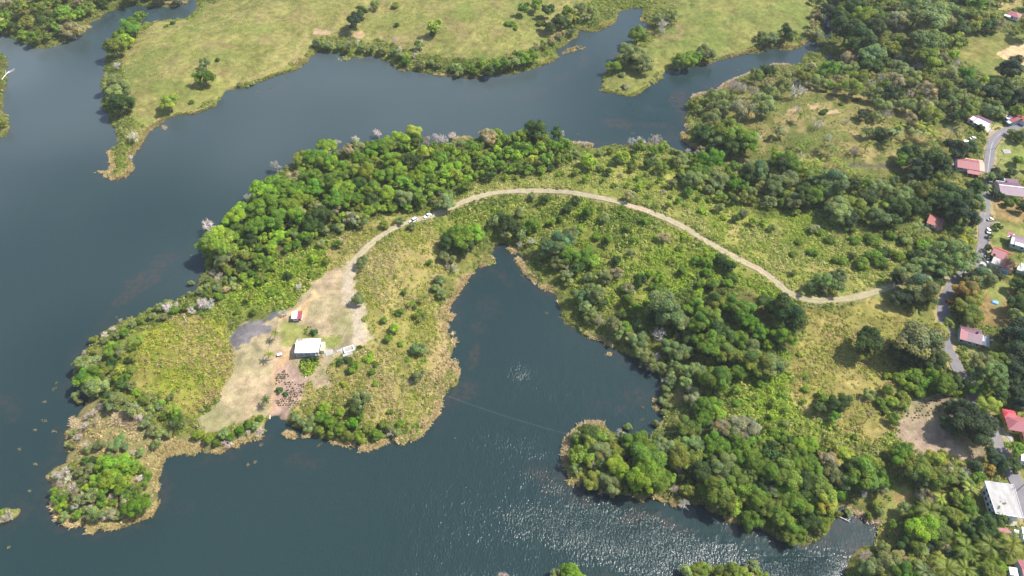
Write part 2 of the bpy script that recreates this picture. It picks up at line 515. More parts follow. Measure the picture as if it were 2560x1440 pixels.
ZONES = [
 (Z_WOOD, [(-1500,-300),(490,-300),(480,10),(330,14),(230,52),(165,107),(115,125),(30,100),(-1500,90)]),
 (Z_WOOD, [(-1500,115),(20,115),(30,340),(-1500,355)]),
 (Z_MEAD, [(500,-300),(1420,-300),(1500,-60),(1480,0),(1420,60),(1370,110),(1300,125),(1240,150),(1130,150),(1030,125),(940,100),(800,95),(760,140),(690,185),(600,215),(480,278),(420,286),(370,320),(335,300),(318,250),(312,200),(300,150),(330,100),(380,60),(480,46),(540,0)]),
 (Z_MEADE, [(1620,-300),(2010,-300),(2030,0),(2035,60),(2000,95),(1950,105),(1880,115),(1800,140),(1690,170),(1650,185),(1590,232),(1510,225),(1515,200),(1560,160),(1640,95),(1690,60),(1690,0),(1640,-30)]),
 (Z_WOOD, [(2060,-300),(3200,-300),(3200,300),(2480,290),(2300,300),(2200,255),(2100,225),(1960,215),(1850,240),(1800,225),(1900,180),(2000,165),(2090,160),(2110,130),(2080,60)]),
 (Z_GROVE, [(1750,260),(1850,235),(2000,215),(2100,225),(2200,255),(2330,290),(2410,310),(2410,370),(2330,425),(2200,440),(2080,430),(1950,410),(1850,400),(1830,330)]),
 (Z_FIELD, [(2385,130),(2400,95),(2450,80),(2560,85),(2900,95),(2900,200),(2560,195),(2470,188),(2430,165),(2395,150)]),
 (Z_RED, [(2493,133),(2530,113),(2600,104),(2720,110),(2720,175),(2560,163),(2520,152)]),
 (Z_BANK, [(2495,-20),(2560,-20),(2560,20),(2500,25)]),
 (Z_WOOD, [(515,650),(510,600),(545,560),(600,510),(650,460),(730,410),(800,385),(900,360),(1110,360),(1200,350),(1390,345),(1430,370),(1420,420),(1300,430),(1200,440),(1120,470),(1060,520),(980,530),(900,560),(830,590),(760,610),(640,690),(560,700)]),
 (Z_BRUSHG, [(520,690),(640,690),(760,610),(830,590),(860,600),(830,660),(790,700),(740,745),(700,775),(640,790),(560,800),(480,790),(500,730)]),
 (Z_BRUSHN, [(1110,515),(1200,460),(1400,425),(1480,385),(1690,385),(1750,440),(1900,550),(2000,530),(2150,565),(2260,640),(2230,705),(2100,740),(1990,735),(1900,670),(1750,580),(1600,510),(1450,475),(1300,466),(1180,490)]),
 (Z_BRUSHW, [(840,600),(900,560),(990,545),(1030,550),(960,590),(900,640),(870,660),(800,690),(820,640)]),
 (Z_BRUSHW, [(890,670),(930,620),(1000,580),(1080,560),(1100,600),(1140,650),(1100,700),(1080,760),(1090,800),(1110,840),(1100,900),(1090,960),(1085,1040),(980,1090),(900,1060),(830,1040),(735,1045),(740,1010),(767,960),(800,980),(825,970),(820,930),(850,900),(905,880),(940,850),(915,790),(900,730)]),
 (Z_BRUSHG, [(1080,560),(1150,525),(1250,500),(1400,497),(1560,525),(1700,580),(1850,670),(1960,735),(1920,760),(1750,710),(1600,800),(1450,760),(1380,680),(1290,600),(1200,600),(1130,620),(1100,600)]),
 (Z_WOOD, [(1640,780),(1750,690),(1900,740),(2010,790),(1990,850),(1900,960),(1840,1040),(1720,1000),(1660,900)]),
 (Z_BRUSHG, [(1850,920),(1990,880),(2050,1050),(2180,1110),(2230,1070),(2260,1120),(2150,1120),(2000,1100),(1850,1090),(1790,1040)]),
 (Z_GRASSE, [(2010,775),(2100,770),(2200,745),(2265,770),(2290,830),(2240,900),(2260,980),(2235,1070),(2180,1110),(2050,1060),(1970,1000),(1960,920),(2010,840)]),
 (Z_WOOD, [(1560,1100),(1750,1085),(1900,1085),(2050,1100),(2100,1120),(2095,1260),(2085,1300),(2045,1350),(2000,1366),(1920,1338),(1800,1286),(1740,1262),(1620,1240),(1560,1236)]),
 (Z_TIP, [(340,830),(450,790),(560,800),(585,860),(592,900),(560,980),(490,1050),(440,1030),(330,960),(300,900)]),
 (Z_MARSH, [(205,1000),(330,1040),(430,1095),(560,1110),(640,1070),(665,1060),(660,1100),(570,1128),(450,1136),(405,1150),(385,1285),(300,1322),(165,1318),(110,1230),(120,1170),(160,1150),(155,1070)]),
 (Z_YARD, [(893,655),(872,655),(830,678),(803,682),(773,707),(747,737),(717,767),(700,775),(683,778),(640,805),(600,812),(582,838),(576,867),(592,890),(580,930),(563,960),(550,993),(520,1027),(483,1055),(500,1077),(527,1092),(567,1069),(627,1045),(668,1049),(722,1049),(734,1020),(743,1005),(760,973),(772,958),(788,976),(807,980),(820,967),(817,943),(830,917),(847,895),(905,880),(935,852),(912,830),(910,773),(897,725),(890,693)]),
 (Z_BURNT, [(683,778),(640,806),(600,816),(582,840),(577,868),(600,872),(603,857),(640,844),(677,834),(679,820),(660,806),(690,792),(697,782)]),
 (Z_RED, [(694,790),(735,768),(758,750),(790,720),(800,735),(770,765),(765,800),(725,800),(700,810)]),
 (Z_RED, [(700,882),(726,868),(735,890),(712,912),(690,930),(678,1030),(670,1030),(680,930)]),
 (Z_PLOT, [(687,934),(713,917),(743,927),(760,955),(767,952),(747,1000),(728,1020),(720,1047),(680,1047),(690,1020),(700,990)]),
 (Z_LAWN, [(704,818),(735,806),(762,822),(800,832),(852,836),(852,856),(806,868),(806,846),(748,846),(735,868),(706,862)]),
 (Z_BRUSHG, [(750,897),(800,890),(790,928),(770,945),(748,927)]),
 (Z_DRIVE, [(806,876),(832,874),(835,888),(814,892),(806,884)]), (Z_DRIVE, [(842,878),(858,870),(886,862),(892,874),(862,886),(856,880)]),
 (Z_CLEAR, [(2242,1070),(2280,1010),(2312,988),(2340,982),(2373,1000),(2415,996),(2428,1020),(2462,1090),(2470,1120),(2453,1152),(2357,1142),(2282,1132),(2273,1112),(2245,1102)]),
 (Z_LAWN, [(2498,352),(2530,345),(2570,375),(2700,400),(2700,440),(2570,430),(2520,442),(2485,422),(2483,390)]),
 (Z_LAWN, [(2476,558),(2560,572),(2700,580),(2700,630),(2550,632),(2490,614),(2476,600)]),
 (Z_LAWN, [(2484,292),(2500,308),(2540,312),(2505,324),(2482,332),(2470,322)]),
 (Z_BROWN, [(2478,492),(2560,492),(2700,500),(2700,560),(2530,556),(2474,546)]),
 (Z_BROWN, [(2430,780),(2480,715),(2530,720),(2570,780),(2530,830),(2470,818),(2405,805)]),
 (Z_LAWN, [(2470,730),(2500,705),(2530,718),(2520,750),(2490,770)]),
 (Z_LAWN, [(2398,860),(2450,872),(2480,840),(2496,860),(2440,925),(2408,900)]),
 (Z_LAWN, [(2225,1230),(2270,1215),(2290,1240),(2270,1300),(2215,1330),(2205,1310)]), (Z_BROWN, [(2228,1240),(2275,1225),(2285,1250),(2240,1255)]),
 (Z_DRIVE, [(2486,330),(2468,318),(2460,326),(2480,352)]), (Z_DRIVE, [(2462,556),(2500,558),(2500,562),(2462,565)]),
 (Z_DRIVE, [(2500,1072),(2532,1100),(2524,1104),(2494,1076)]),
 (Z_DRIVE, [(2448,640),(2482,648),(2478,668),(2440,664)]), (Z_RED, [(2238,700),(2262,696),(2264,714),(2240,718)]),
 (Z_MUD, [(876,78),(905,76),(916,88),(905,96),(872,93)]), (Z_MUD, [(790,72),(835,78),(822,88),(790,84)]),
 (Z_MUD, [(1963,272),(1990,268),(1994,290),(1985,292),(1966,284)]), (Z_MUD, [(2020,264),(2045,262),(2050,272),(2030,276)]), (Z_MUD, [(2058,276),(2096,274),(2100,280),(2068,288)]),
 (Z_RED, [(2455,1228),(2478,1226),(2478,1240),(2458,1244)]),
]
ZID = np.zeros(GX.shape, np.int8)
for zi, pts in ZONES:
    ZID[inside(pg(pts), WX, WY)] = zi

CA = np.zeros((22, 3)); CB = np.zeros((22, 3))
for k, (a, b) in ZC.items():
    CA[k] = a; CB[k] = b
mixn = np.clip((fnoise(GX, GY, 14, 41, 4) - .5) * 4.2 + .5, 0, 1)[..., None]
GC = CA[ZID] * (1 - mixn) + CB[ZID] * mixn
spk = vnoise(GX, GY, 1.7, 55); spk2 = vnoise(GX, GY, 5.0, 56)
GC *= (1 + (spk - .5) * .42 + (spk2 - .5) * .38)[..., None]
# greener grass straggling over the yard and the clearing
gr = np.clip((fnoise(GX, GY, 11, 61, 4) - .55) * 6, 0, 1) * np.isin(ZID, (Z_YARD, Z_CLEAR)) * .55
GC = GC * (1 - gr[..., None]) + np.array((.26, .265, .10)) * gr[..., None]
# bare tan patches in meadow and brush
bp = np.clip((fnoise(GX, GY, 11, 71, 4) - .60) * 9, 0, 1) * np.isin(ZID, (Z_MEAD, Z_BRUSHW, Z_GRASSE, Z_GROVE, Z_BRUSHN)) * .7
GC = GC * (1 - bp[..., None]) + np.array((.33, .255, .145)) * bp[..., None]
dk = np.clip((fnoise(GX, GY, 6, 77, 4) - .5) * 5, 0, 1) * np.isin(ZID, (Z_MEAD, Z_MEADE, Z_FIELD, Z_GRASSE)) * .30
GC = GC * (1 - dk[..., None] * .55)
gp2 = np.clip((fnoise(GX, GY, 17, 75, 5) - .49) * 5, 0, 1) * np.isin(ZID, (Z_MEAD, Z_MEADE, Z_FIELD)) * .5
GC = GC * (1 - gp2[..., None]) + np.array((.165, .225, .055)) * gp2[..., None]
# wet rim and lake bed
rim = np.clip(1 - SD / (.3 + 2.2 * fnoise(GX, GY, 16, 151)), 0, 1)[..., None]
GC = GC * (1 - rim * .6) + np.array((.15, .115, .07)) * rim * .6
GC = np.where((SD < 0)[..., None], np.array((.05, .045, .03)), GC)

# trails worn through the grass
TRACK = [(876,668),(887,650),(903,634),(930,608),(960,586),(993,566),(1030,553),(1070,542),(1107,529),(1140,514),(1173,500),(1213,488),(1257,481),(1310,477),(1370,478),(1420,481),(1440,484),(1480,491),(1530,502),(1567,512),(1600,522),(1647,539),(1697,562),(1747,592),(1797,621),(1847,648),(1907,679),(1947,711),(1980,736),(2020,748),(2070,751),(2120,746),(2170,735),(2210,723),(2240,712),(2275,698),(2330,690),(2388,708)]
ROAD = [(2640,300),(2560,312),(2523,324),(2507,331),(2491,343),(2481,358),(2477,372),(2474,391),(2472,405),(2469,432),(2466,457),(2463,485),(2462,513),(2462,538),(2460,563),(2459,597),(2456,622),(2449,642),(2436,660),(2419,677),(2399,696),(2381,714),(2370,735),(2361,757),(2357,783),(2361,802),(2367,825),(2367,850),(2366,868),(2374,884),(2385,902),(2395,923),(2405,943),(2417,960),(2427,977),(2438,997),(2448,1015),(2459,1034),(2472,1062),(2488,1093),(2500,1118),(2513,1145),(2526,1172),(2538,1200),(2550,1222),(2558,1247),(2568,1275),(2590,1340),(2620,1440),(2650,1560)]
YARDTRACK = [(884,660),(880,690),(874,720),(876,752),(892,775),(904,800),(905,830),(896,858)]
track_w = spline(pg(TRACK), 1.5)
road_w = spline(pg(ROAD), 2.0)
yt_w = spline(pg(YARDTRACK), 2.0)
dt = seg_dist(track_w[::2], WX, WY, False, 12)
m = np.clip(1 - (dt - 2.0) / 1.4, 0, 1)[..., None]
GC = GC * (1 - m * .8) + np.array((.28, .25, .13)) * m * .8
d2 = seg_dist(yt_w, WX, WY, False, 12)
m = np.clip(1 - (d2 - 2.2) / 1.6, 0, 1)[..., None] * .85
GC = GC * (1 - m) + np.array((.50, .41, .30)) * m
dr = seg_dist(road_w, WX, WY, False, 12)
m = np.clip(1 - (dr - 3.6) / .7, 0, 1)[..., None]
GC = GC * (1 - m) + np.array((.36, .29, .19)) * m
for ln, wd, cl in [([(830,585),(828,620),(824,650)], 1.0, (.36,.25,.17)), ([(800,650),(808,672)], 2.5, (.40,.27,.20)), ([(1640,90),(1690,95),(1700,78),(1693,60)], 1.0, (.33,.24,.15)),
                   ([(560,222),(640,190),(700,170),(740,130),(765,85)], 1.0, (.36,.30,.16)), ([(700,900),(690,960),(684,1035)], 1.6, (.48,.31,.23)), ([(1690,935),(1700,960),(1690,1000),(1670,1050)], 2.5, (.30,.22,.13)),
                   ([(2090,430),(2150,410),(2220,415),(2280,432),(2350,432)], 1.3, (.10,.085,.085)), ([(1095,690),(1088,720),(1080,760),(1100,850),(1090,950),(1085,1020)], 2.2, (.34,.25,.16))]:
    dd = seg_dist(pg(ln), WX, WY, False, 10)
    m = np.clip(1 - (dd - wd) / 1.0, 0, 1)[..., None] * .85
    GC = GC * (1 - m) + np.array(cl) * m

GC *= np.where(np.isin(ZID, (Z_MEAD, Z_MEADE, Z_FIELD)), (.68), np.where(np.isin(ZID, (Z_YARD, Z_CLEAR, Z_PLOT, Z_DRIVE)), .76, .88))[..., None]
GC[..., 2] *= np.where(np.isin(ZID, (Z_YARD, Z_CLEAR, Z_PLOT, Z_DRIVE, Z_BURNT)), 1.0, .72)
GC[..., 0] *= np.where(np.isin(ZID, (Z_MEAD, Z_MEADE)), 1.0, 1.0)
nxg, nyg = len(gx), len(gy)
idx = np.arange(nxg * nyg).reshape(nyg, nxg)
quads = np.stack([idx[:-1, :-1], idx[:-1, 1:], idx[1:, 1:], idx[1:, :-1]], -1).reshape(-1, 4)
me = np_mesh("ground", np.stack([GX.ravel(), GY.ravel(), GZ.ravel()], 1), quads, [M_ground], 4, vert_col=GC.reshape(-1, 3), smooth=True)
ground = tag(link("ground", me), "grassy and wooded ground of the lake peninsulas and shores", kind='structure')

# ------------------------------------------------------------------ tracks and road as sheets on the ground
def ribbon(name, line, half, mat, colf, lift, jit, label, nacross=9):
    n = len(line)
    tg = np.gradient(line, axis=0); tg /= np.linalg.norm(tg, axis=1)[:, None] + 1e-9
    nr = np.stack([-tg[:, 1], tg[:, 0]], 1)
    u = np.linspace(-1, 1, nacross)
    s = np.arange(n) * 1.0
    wl = half * (1 + jit * (fnoise(s, s * 0, 6, 91) - .5)); wr = half * (1 + jit * (fnoise(s, s * 0 + 50, 6, 93) - .5))
    hw = np.where(u[None, :] < 0, wl[:, None], wr[:, None]) * u[None, :]
    P = line[:, None, :] + nr[:, None, :] * hw[..., None]
    z = hgt(P[..., 0], P[..., 1])
    zc = hgt(line[:, 0], line[:, 1])
    z = np.maximum(z, .25 * z + .75 * zc[:, None]) + lift
    V = np.concatenate([P, z[..., None]], -1).reshape(-1, 3)
    ii = np.arange(n * nacross).reshape(n, nacross)
    Q = np.stack([ii[:-1, :-1], ii[:-1, 1:], ii[1:, 1:], ii[1:, :-1]], -1).reshape(-1, 4)
    U = np.broadcast_to(u[None, :], (n, nacross))
    C = colf(U, P[..., 0], P[..., 1])
    o = link(name, np_mesh(name, V, Q, [mat], 4, vert_col=C.reshape(-1, 3), smooth=True))
    return tag(o, label, kind='structure')

def track_col(U, x, y):
    a = np.abs(U)
    rut = np.exp(-((a - .42) / .24) ** 2)[..., None]
    mid = np.exp(-(a / .17) ** 2)[..., None] * (fnoise(x, y, 8, 15) > .42)[..., None]
    edge = np.clip((a - .75) / .25, 0, 1)[..., None]
    c = np.array((.27, .225, .14)) * (1 - rut) + np.array((.36, .295, .205)) * rut
    c = c * (1 - mid * .8) + np.array((.25, .25, .11)) * mid * .8
    c = c * (1 - edge * .4) + np.array((.30, .27, .13)) * edge * .4
    pk = np.clip((fnoise(x, y, 16, 19) - .52) * 6, 0, 1)[..., None] * .5
    c = c * (1 - pk) + np.array((.42, .30, .22)) * pk
    east = np.clip((x - 95) / 60, 0, 1)[..., None] * (.35 + .4 * mid + .35 * edge)
    return c * (1 - east) + np.array((.235, .235, .10)) * east
ribbon("dirt_track", track_w, 1.8, M_track, track_col, .10, .9, "pale dirt track with two ruts curving along the peninsula ridge")

def road_col(U, x, y):
    a = np.abs(U)
    c = np.zeros(U.shape + (3,)) + np.array((.185, .172, .178))
    wheel = np.exp(-((a - .5) / .2) ** 2)[..., None]
    c = c * (1 - wheel * .25) + np.array((.14, .13, .138)) * wheel * .25
    dusty = np.clip((fnoise(x, y, 14, 29) - .5) * 3, 0, 1)[..., None] * .35
    return c * (1 - dusty) + np.array((.27, .235, .20)) * dusty
ribbon("road", road_w, 2.45, M_road, road_col, .12, .06, "narrow grey asphalt village road along the right edge")
# worn white centre line
line_c = lambda U, x, y: np.where((fnoise(x, y, 7, 37) > .33)[..., None], np.array((.46, .45, .43)), np.array((.27, .26, .26))) + 0 * U[..., None]
i0 = int(np.argmin(np.hypot(road_w[:, 0] - pg([(2500,336)])[0, 0], road_w[:, 1] - pg([(2500,336)])[0, 1])))
i1 = int(np.argmin(np.hypot(road_w[:, 0] - pg([(2462,560)])[0, 0], road_w[:, 1] - pg([(2462,560)])[0, 1])))
ribbon("road_marking", road_w[min(i0, i1):max(i0, i1)], .09, M_road, line_c, .15, 0, "worn pale centre line on the asphalt road", 3)

# ------------------------------------------------------------------ water
def mat_water():
    m, nt, out = new_mat("lake_water")
    p = principled(nt, out, .22, .5)
    p.inputs["IOR"].default_value = 1.333
    tc = N(nt, "ShaderNodeTexCoord")
    at = N(nt, "ShaderNodeAttribute", attribute_name="tint")          # r: submerged weed, g: ripple height, b: murky patches with distance haze painted in
    sx = N(nt, "ShaderNodeSeparateColor"); nt.links.new(at.outputs["Color"], sx.inputs[0])
    weedn = noise(nt, .35, 5, .7)
    wf = N(nt, "ShaderNodeMath", operation='MULTIPLY')
    nt.links.new(sx.outputs[0], wf.inputs[0]); nt.links.new(mrange(nt, weedn.outputs[0], .40, .62, 0, 1), wf.inputs[1])
    mx = N(nt, "ShaderNodeMix", data_type='RGBA')
    mx.inputs[6].default_value = (.0115, .0285, .0285, 1); mx.inputs[7].default_value = (.050, .036, .030, 1)
    nt.links.new(wf.outputs[0], mx.inputs[0])
    mx2 = N(nt, "ShaderNodeMix", data_type='RGBA'); mx2.inputs[7].default_value = (.064, .083, .086, 1)
    nt.links.new(mx.outputs[2], mx2.inputs[6]); nt.links.new(sx.outputs[2], mx2.inputs[0])
    nt.links.new(mx2.outputs[2], p.inputs["Base Color"])
    mp = N(nt, "ShaderNodeMapping"); mp.inputs["Rotation"].default_value = (0, 0, .5); mp.inputs["Scale"].default_value = (1.0, .55, 1)
    nt.links.new(tc.outputs["Object"], mp.inputs[0])
    n1 = noise(nt, 1.35, 2, .6, vec=mp.outputs[0])
    n2 = noise(nt, .28, 2, .5, vec=mp.outputs[0])
    bm = N(nt, "ShaderNodeMapping"); bm.inputs["Rotation"].default_value = (0, 0, -.5); bm.inputs["Scale"].default_value = (.5, 1.6, 1)
    nt.links.new(tc.outputs["Object"], bm.inputs[0])
    big = noise(nt, .03, 4, .6, vec=bm.outputs[0])
    ad = N(nt, "ShaderNodeMath", operation='MULTIPLY_ADD'); ad.inputs[1].default_value = .9
    nt.links.new(n2.outputs[0], ad.inputs[0]); nt.links.new(n1.outputs[0], ad.inputs[2])
    g = N(nt, "ShaderNodeMath", operation='MULTIPLY')
    nt.links.new(sx.outputs[1], g.inputs[0]); nt.links.new(mrange(nt, big.outputs[0], .3, .7, .45, 1.55), g.inputs[1])
    h = N(nt, "ShaderNodeMath", operation='MULTIPLY')
    nt.links.new(ad.outputs[0], h.inputs[0]); nt.links.new(g.outputs[0], h.inputs[1])
    nt.links.new(bump(nt, h.outputs[0], 1.0).outputs[0], p.inputs["Normal"])
    return m
M_water = mat_water()
wx = axis(-440, 440, 2.2, 3800); wy = axis(60, 600, 2.2, 3800)
XW, YW = np.meshgrid(wx, wy)
PXW, PYW, _ = proj(XW, YW, 0 * XW)
def blobs(lst, soft=.35):
    r = np.zeros(XW.shape)
    for (px, py, rx, ry, ang, a) in lst:
        cx, cy = gp(px, py, 0.0)
        ex, ey = gp(px + rx * math.cos(math.radians(ang)), py + rx * math.sin(math.radians(ang)), 0.0)
        fx, fy = gp(px - ry * math.sin(math.radians(ang)), py + ry * math.cos(math.radians(ang)), 0.0)
        A = np.array([[ex - cx, fx - cx], [ey - cy, fy - cy]]); I = np.linalg.inv(A)
        dx = XW - cx + (fnoise(XW, YW, 10, 77) - .5) * 8; dy = YW - cy + (fnoise(XW, YW, 10, 79) - .5) * 8
        q = np.hypot(I[0, 0] * dx + I[0, 1] * dy, I[1, 0] * dx + I[1, 1] * dy)
        r = np.maximum(r, a * np.clip((1.15 - q) / soft, 0, 1))
    return r
weed = blobs([(350,710,50,22,-40,.9),(310,745,45,14,-35,.8),(410,655,55,22,-30,.7),(270,790,35,10,-40,.35),(210,163,16,6,0,.6),(15,1020,40,25,30,.5),(690,225,40,14,-30,.7),(760,165,30,10,-20,.5),(860,235,60,14,5,.3),
 (1080,205,40,10,10,.5),(1190,240,60,14,-10,.6),(1320,235,50,16,-15,.6),(1410,190,25,10,-30,.6),(1465,155,18,14,-60,.7),(1515,235,16,8,0,.5),(1545,310,40,12,3,.85),(1630,312,40,8,3,.7),(1700,250,30,22,-60,.8),(1790,212,40,10,-15,.6),(1680,330,14,20,0,.5),
 (1200,820,20,14,60,.6),(1190,890,16,35,10,.8),(1160,985,30,35,0,.7),(1130,1005,20,20,0,.6),(1260,690,40,16,40,.4),(1230,760,30,30,0,.35),(1600,985,40,14,0,.5),(1560,1015,20,8,0,.5),(1500,1005,40,12,0,.3),
 (1610,1300,70,16,12,.9),(1450,1250,45,18,25,.8),(1360,1200,60,25,30,.5),(1700,1315,40,10,10,.6),(760,1150,50,20,10,.5),(900,230,50,10,0,.3),(460,1270,30,20,0,.25),(330,1150,18,8,0,.3)])
ripple = .055 + .055 * np.clip((PYW - 350) / 300, 0, 1) + .16 * np.clip((PYW - 700) / 500, 0, 1) * np.clip((PXW - 500) / 700, 0, 1)
ripple += blobs([(1540,1345,300,85,12,.60),(1350,1180,190,70,20,.24),(2000,1420,170,45,0,.95),(1650,1420,200,50,0,.5),(1420,980,190,60,10,.16),(1300,935,48,18,0,.55),(1600,275,70,18,10,.3),(1080,1180,70,16,-10,.12),(1520,285,40,14,0,.1)], 1.1)
calm = blobs([(1700,1290,230,26,20,1),(1870,1350,110,22,22,1),(2120,1335,85,45,15,1),(1620,1080,40,30,0,1),(700,1060,40,20,0,1),(1500,1215,60,12,15,.8)], .5)
ripple *= 1 - .72 * calm
sdw = bil(SD, XW, YW)
weed = np.maximum(weed, np.clip(1 + sdw / 7.0, 0, 1) * np.clip((fnoise(XW, YW, 14, 161) - .42) * 4, 0, 1) * .75)
ripple *= np.clip(.45 - sdw / 14.0, .45, 1)
silt_haze = np.clip(.7 * fnoise(XW, YW, 90, 83, 2) + .15 - .25, 0, 1) * np.clip((1150 - PYW) / 800, .08, 1.2) * np.clip(1.25 - (PXW - 600) / 1500, .5, 1.25) * 1.5  # murk noise, paled towards the far water to paint in haze and sky sheen
Wc = np.stack([weed, ripple * np.ones_like(weed), np.clip(silt_haze, 0, 1)], -1).reshape(-1, 3)
ii = np.arange(XW.size).reshape(XW.shape)
Q = np.stack([ii[:-1, :-1], ii[:-1, 1:], ii[1:, 1:], ii[1:, :-1]], -1).reshape(-1, 4)
me = np_mesh("water", np.stack([XW.ravel(), YW.ravel(), 0 * XW.ravel()], 1), Q, [M_water], 4, vert_col=Wc, smooth=True)
tag(link("water", me), "dark blue green lake water with wind ripples and sun glints", kind='structure')
# ------------------------------------------------------------------ plant prototypes (meshes shared by the copies)
def rand_dirs(n, r):
    v = r.normal(size=(n, 3)); return v / np.linalg.norm(v, axis=1)[:, None]

def cards(P, Nrm, size, r, aspect=1.0):
    """small leaf sprays: a bent pair of triangles (4 verts) at P facing Nrm"""
    n = len(P)
    up = rand_dirs(n, r)
    T = np.cross(Nrm, up); T /= np.linalg.norm(T, axis=1)[:, None] + 1e-9
    B = np.cross(Nrm, T)
    s = (size * r.uniform(.65, 1.35, n))[:, None]
    a = P - T * s * .5 * aspect
    b = P + B * s * .5 + Nrm * s * .12
    c = P + T * s * .5 * aspect
    d = P - B * s * .5 + Nrm * s * .12
    V = np.stack([a, b, c, d], 1).reshape(-1, 3)
    i = np.arange(n)[:, None] * 4
    Fc = np.concatenate([i + np.array([[0, 1, 3]]), i + np.array([[1, 2, 3]])], 1).reshape(-1, 3)
    return V, Fc

def crown_mesh(name, seed, nlobe=26, ncard=3000, flat=.72, lobe=(.24, .36), csize=.085, zc=1.15, spread=.70, low=-.35, droop=0.0, shade_var=.30):
    r = np.random.default_rng(seed)
    D = rand_dirs(nlobe * 4, r); D = D[D[:, 2] > low][:nlobe]
    ang = np.arctan2(D[:, 1], D[:, 0])
    k1, k2 = r.uniform(0, 6.28, 2)
    outl = 1 + .20 * np.sin(2 * ang + k1) + .15 * np.sin(3 * ang + k2)
    Cn = D * spread * r.uniform(.55, 1.08, len(D))[:, None] * outl[:, None] * np.array([1, 1, flat])
    Cn[:, 2] -= droop * (Cn[:, 0] ** 2 + Cn[:, 1] ** 2)
    R = r.uniform(*lobe, len(D))
    lt = r.uniform(1 - shade_var, 1 + shade_var, len(D))
    w = R ** 2; w /= w.sum()
    li = r.choice(len(D), ncard * 2, p=w)
    dd = rand_dirs(ncard * 2, r); dd[:, 2] = np.where(dd[:, 2] < -.25, -dd[:, 2], dd[:, 2])
    P = Cn[li] + dd * (R[li] * r.uniform(.78, 1.12, len(li)))[:, None] * np.array([1, 1, .85])
    # keep the outside of the clumps
    dist = np.linalg.norm(P[:, None, :] - Cn[None, :, :], axis=2) / R[None, :]
    dist[np.arange(len(li)), li] = 9
    keep = dist.min(1) > .78
    P = P[keep][:ncard]; dd = dd[keep][:ncard]; li = li[keep][:ncard]
    nrm = dd + .45 * r.normal(size=dd.shape); nrm[:, 2] += .5; nrm /= np.linalg.norm(nrm, axis=1)[:, None]
    V, Fc = cards(P, nrm, csize, r)
    val = lt[li] * r.uniform(.72, 1.28, len(P))
    # inner leaves so the crown is not see-through
    nf = ncard // 5
    li2 = r.choice(len(D), nf, p=w)
    d2 = rand_dirs(nf, r)
    P2 = Cn[li2] + d2 * (R[li2] * r.uniform(.2, .75, nf))[:, None]
    V2, F2 = cards(P2, rand_dirs(nf, r) * .6 + np.array([0, 0, .8]), csize * 2.4, r)
    V = np.vstack([V, V2]); Fc = np.vstack([Fc, F2 + len(P) * 4])
    V[:, 2] += zc
    val = np.concatenate([np.repeat(val, 2), np.repeat(lt[li2] * r.uniform(.7, 1.1, nf), 2)])
    hl = np.concatenate([np.repeat(r.normal(0, .13, len(D))[li] + r.normal(0, .06, len(li)), 2), np.repeat(np.zeros(nf), 2)])
    val = np.stack([val * (1 + hl), val * (1 + hl * .25), val * (1 - hl * .8)], 1).clip(.1, 2.2)
    me = np_mesh(name, V, Fc, [M_leaf], 3, face_val=val)
    return me, Cn + np.array([0, 0, zc]), R

def trunk_mesh(name, seed, Cn, zc=1.15, rad=.075, mat=None, nl=9):
    r = np.random.default_rng(seed + 500)
    mb = MB()
    fork = np.array([r.uniform(-.05, .05), r.uniform(-.05, .05), zc * .52])
    mb.tube([(0, 0, -.12), (.01, 0, zc * .25), tuple(fork)], [rad * 1.25, rad, rad * .8], 6)
    for c in Cn[r.permutation(len(Cn))[:nl]]:
        mid = fork * .45 + c * .55 + np.array([0, 0, -.06])
        mb.tube([tuple(fork), tuple(mid), tuple(c)], [rad * .5, rad * .3, rad * .1], 5)
    return mb.mesh(name, [mat or M_bark])

PROTO = {}
def proto(kind, n, seed, zc, rad=.075, bark=None, **kw):
    L = []
    for i in range(n):
        cm, Cn, R = crown_mesh("crown", seed + i, zc=zc, **kw)
        L.append((trunk_mesh("trunk", seed + i, Cn, zc, rad, bark), cm))
    PROTO[kind] = (L, zc)
proto('broad', 8, 100, 1.0, ncard=3800, nlobe=38, csize=.080, lobe=(.17, .36), spread=.78, flat=.72, low=-.62)
proto('small', 6, 200, .95, ncard=1700, nlobe=20, csize=.105, lobe=(.22, .42), flat=.8, spread=.7, low=-.6)
proto('umbrella', 4, 300, 1.25, ncard=2600, nlobe=34, csize=.085, flat=.30, lobe=(.17, .27), spread=.82, low=-.1, droop=.16)
proto('open', 6, 400, 1.0, bark=M_palebark, ncard=2100, nlobe=30, csize=.075, lobe=(.16, .32), spread=.76, flat=.75, shade_var=.35, low=-.55)
proto('feathery', 4, 500, 1.5, ncard=2000, nlobe=26, csize=.07, lobe=(.18, .28), spread=.75, flat=1.15, rad=.05, shade_var=.3)
LOWC = [crown_mesh("woodland_crown", 1000 + i, nlobe=22, ncard=600, csize=.155, lobe=(.20, .40), spread=.72, zc=1.0) for i in range(5)]
proto('bush', 5, 600, .35, ncard=800, nlobe=11, csize=.15, lobe=(.32, .5), spread=.6, flat=.6, low=-.05, rad=.05)

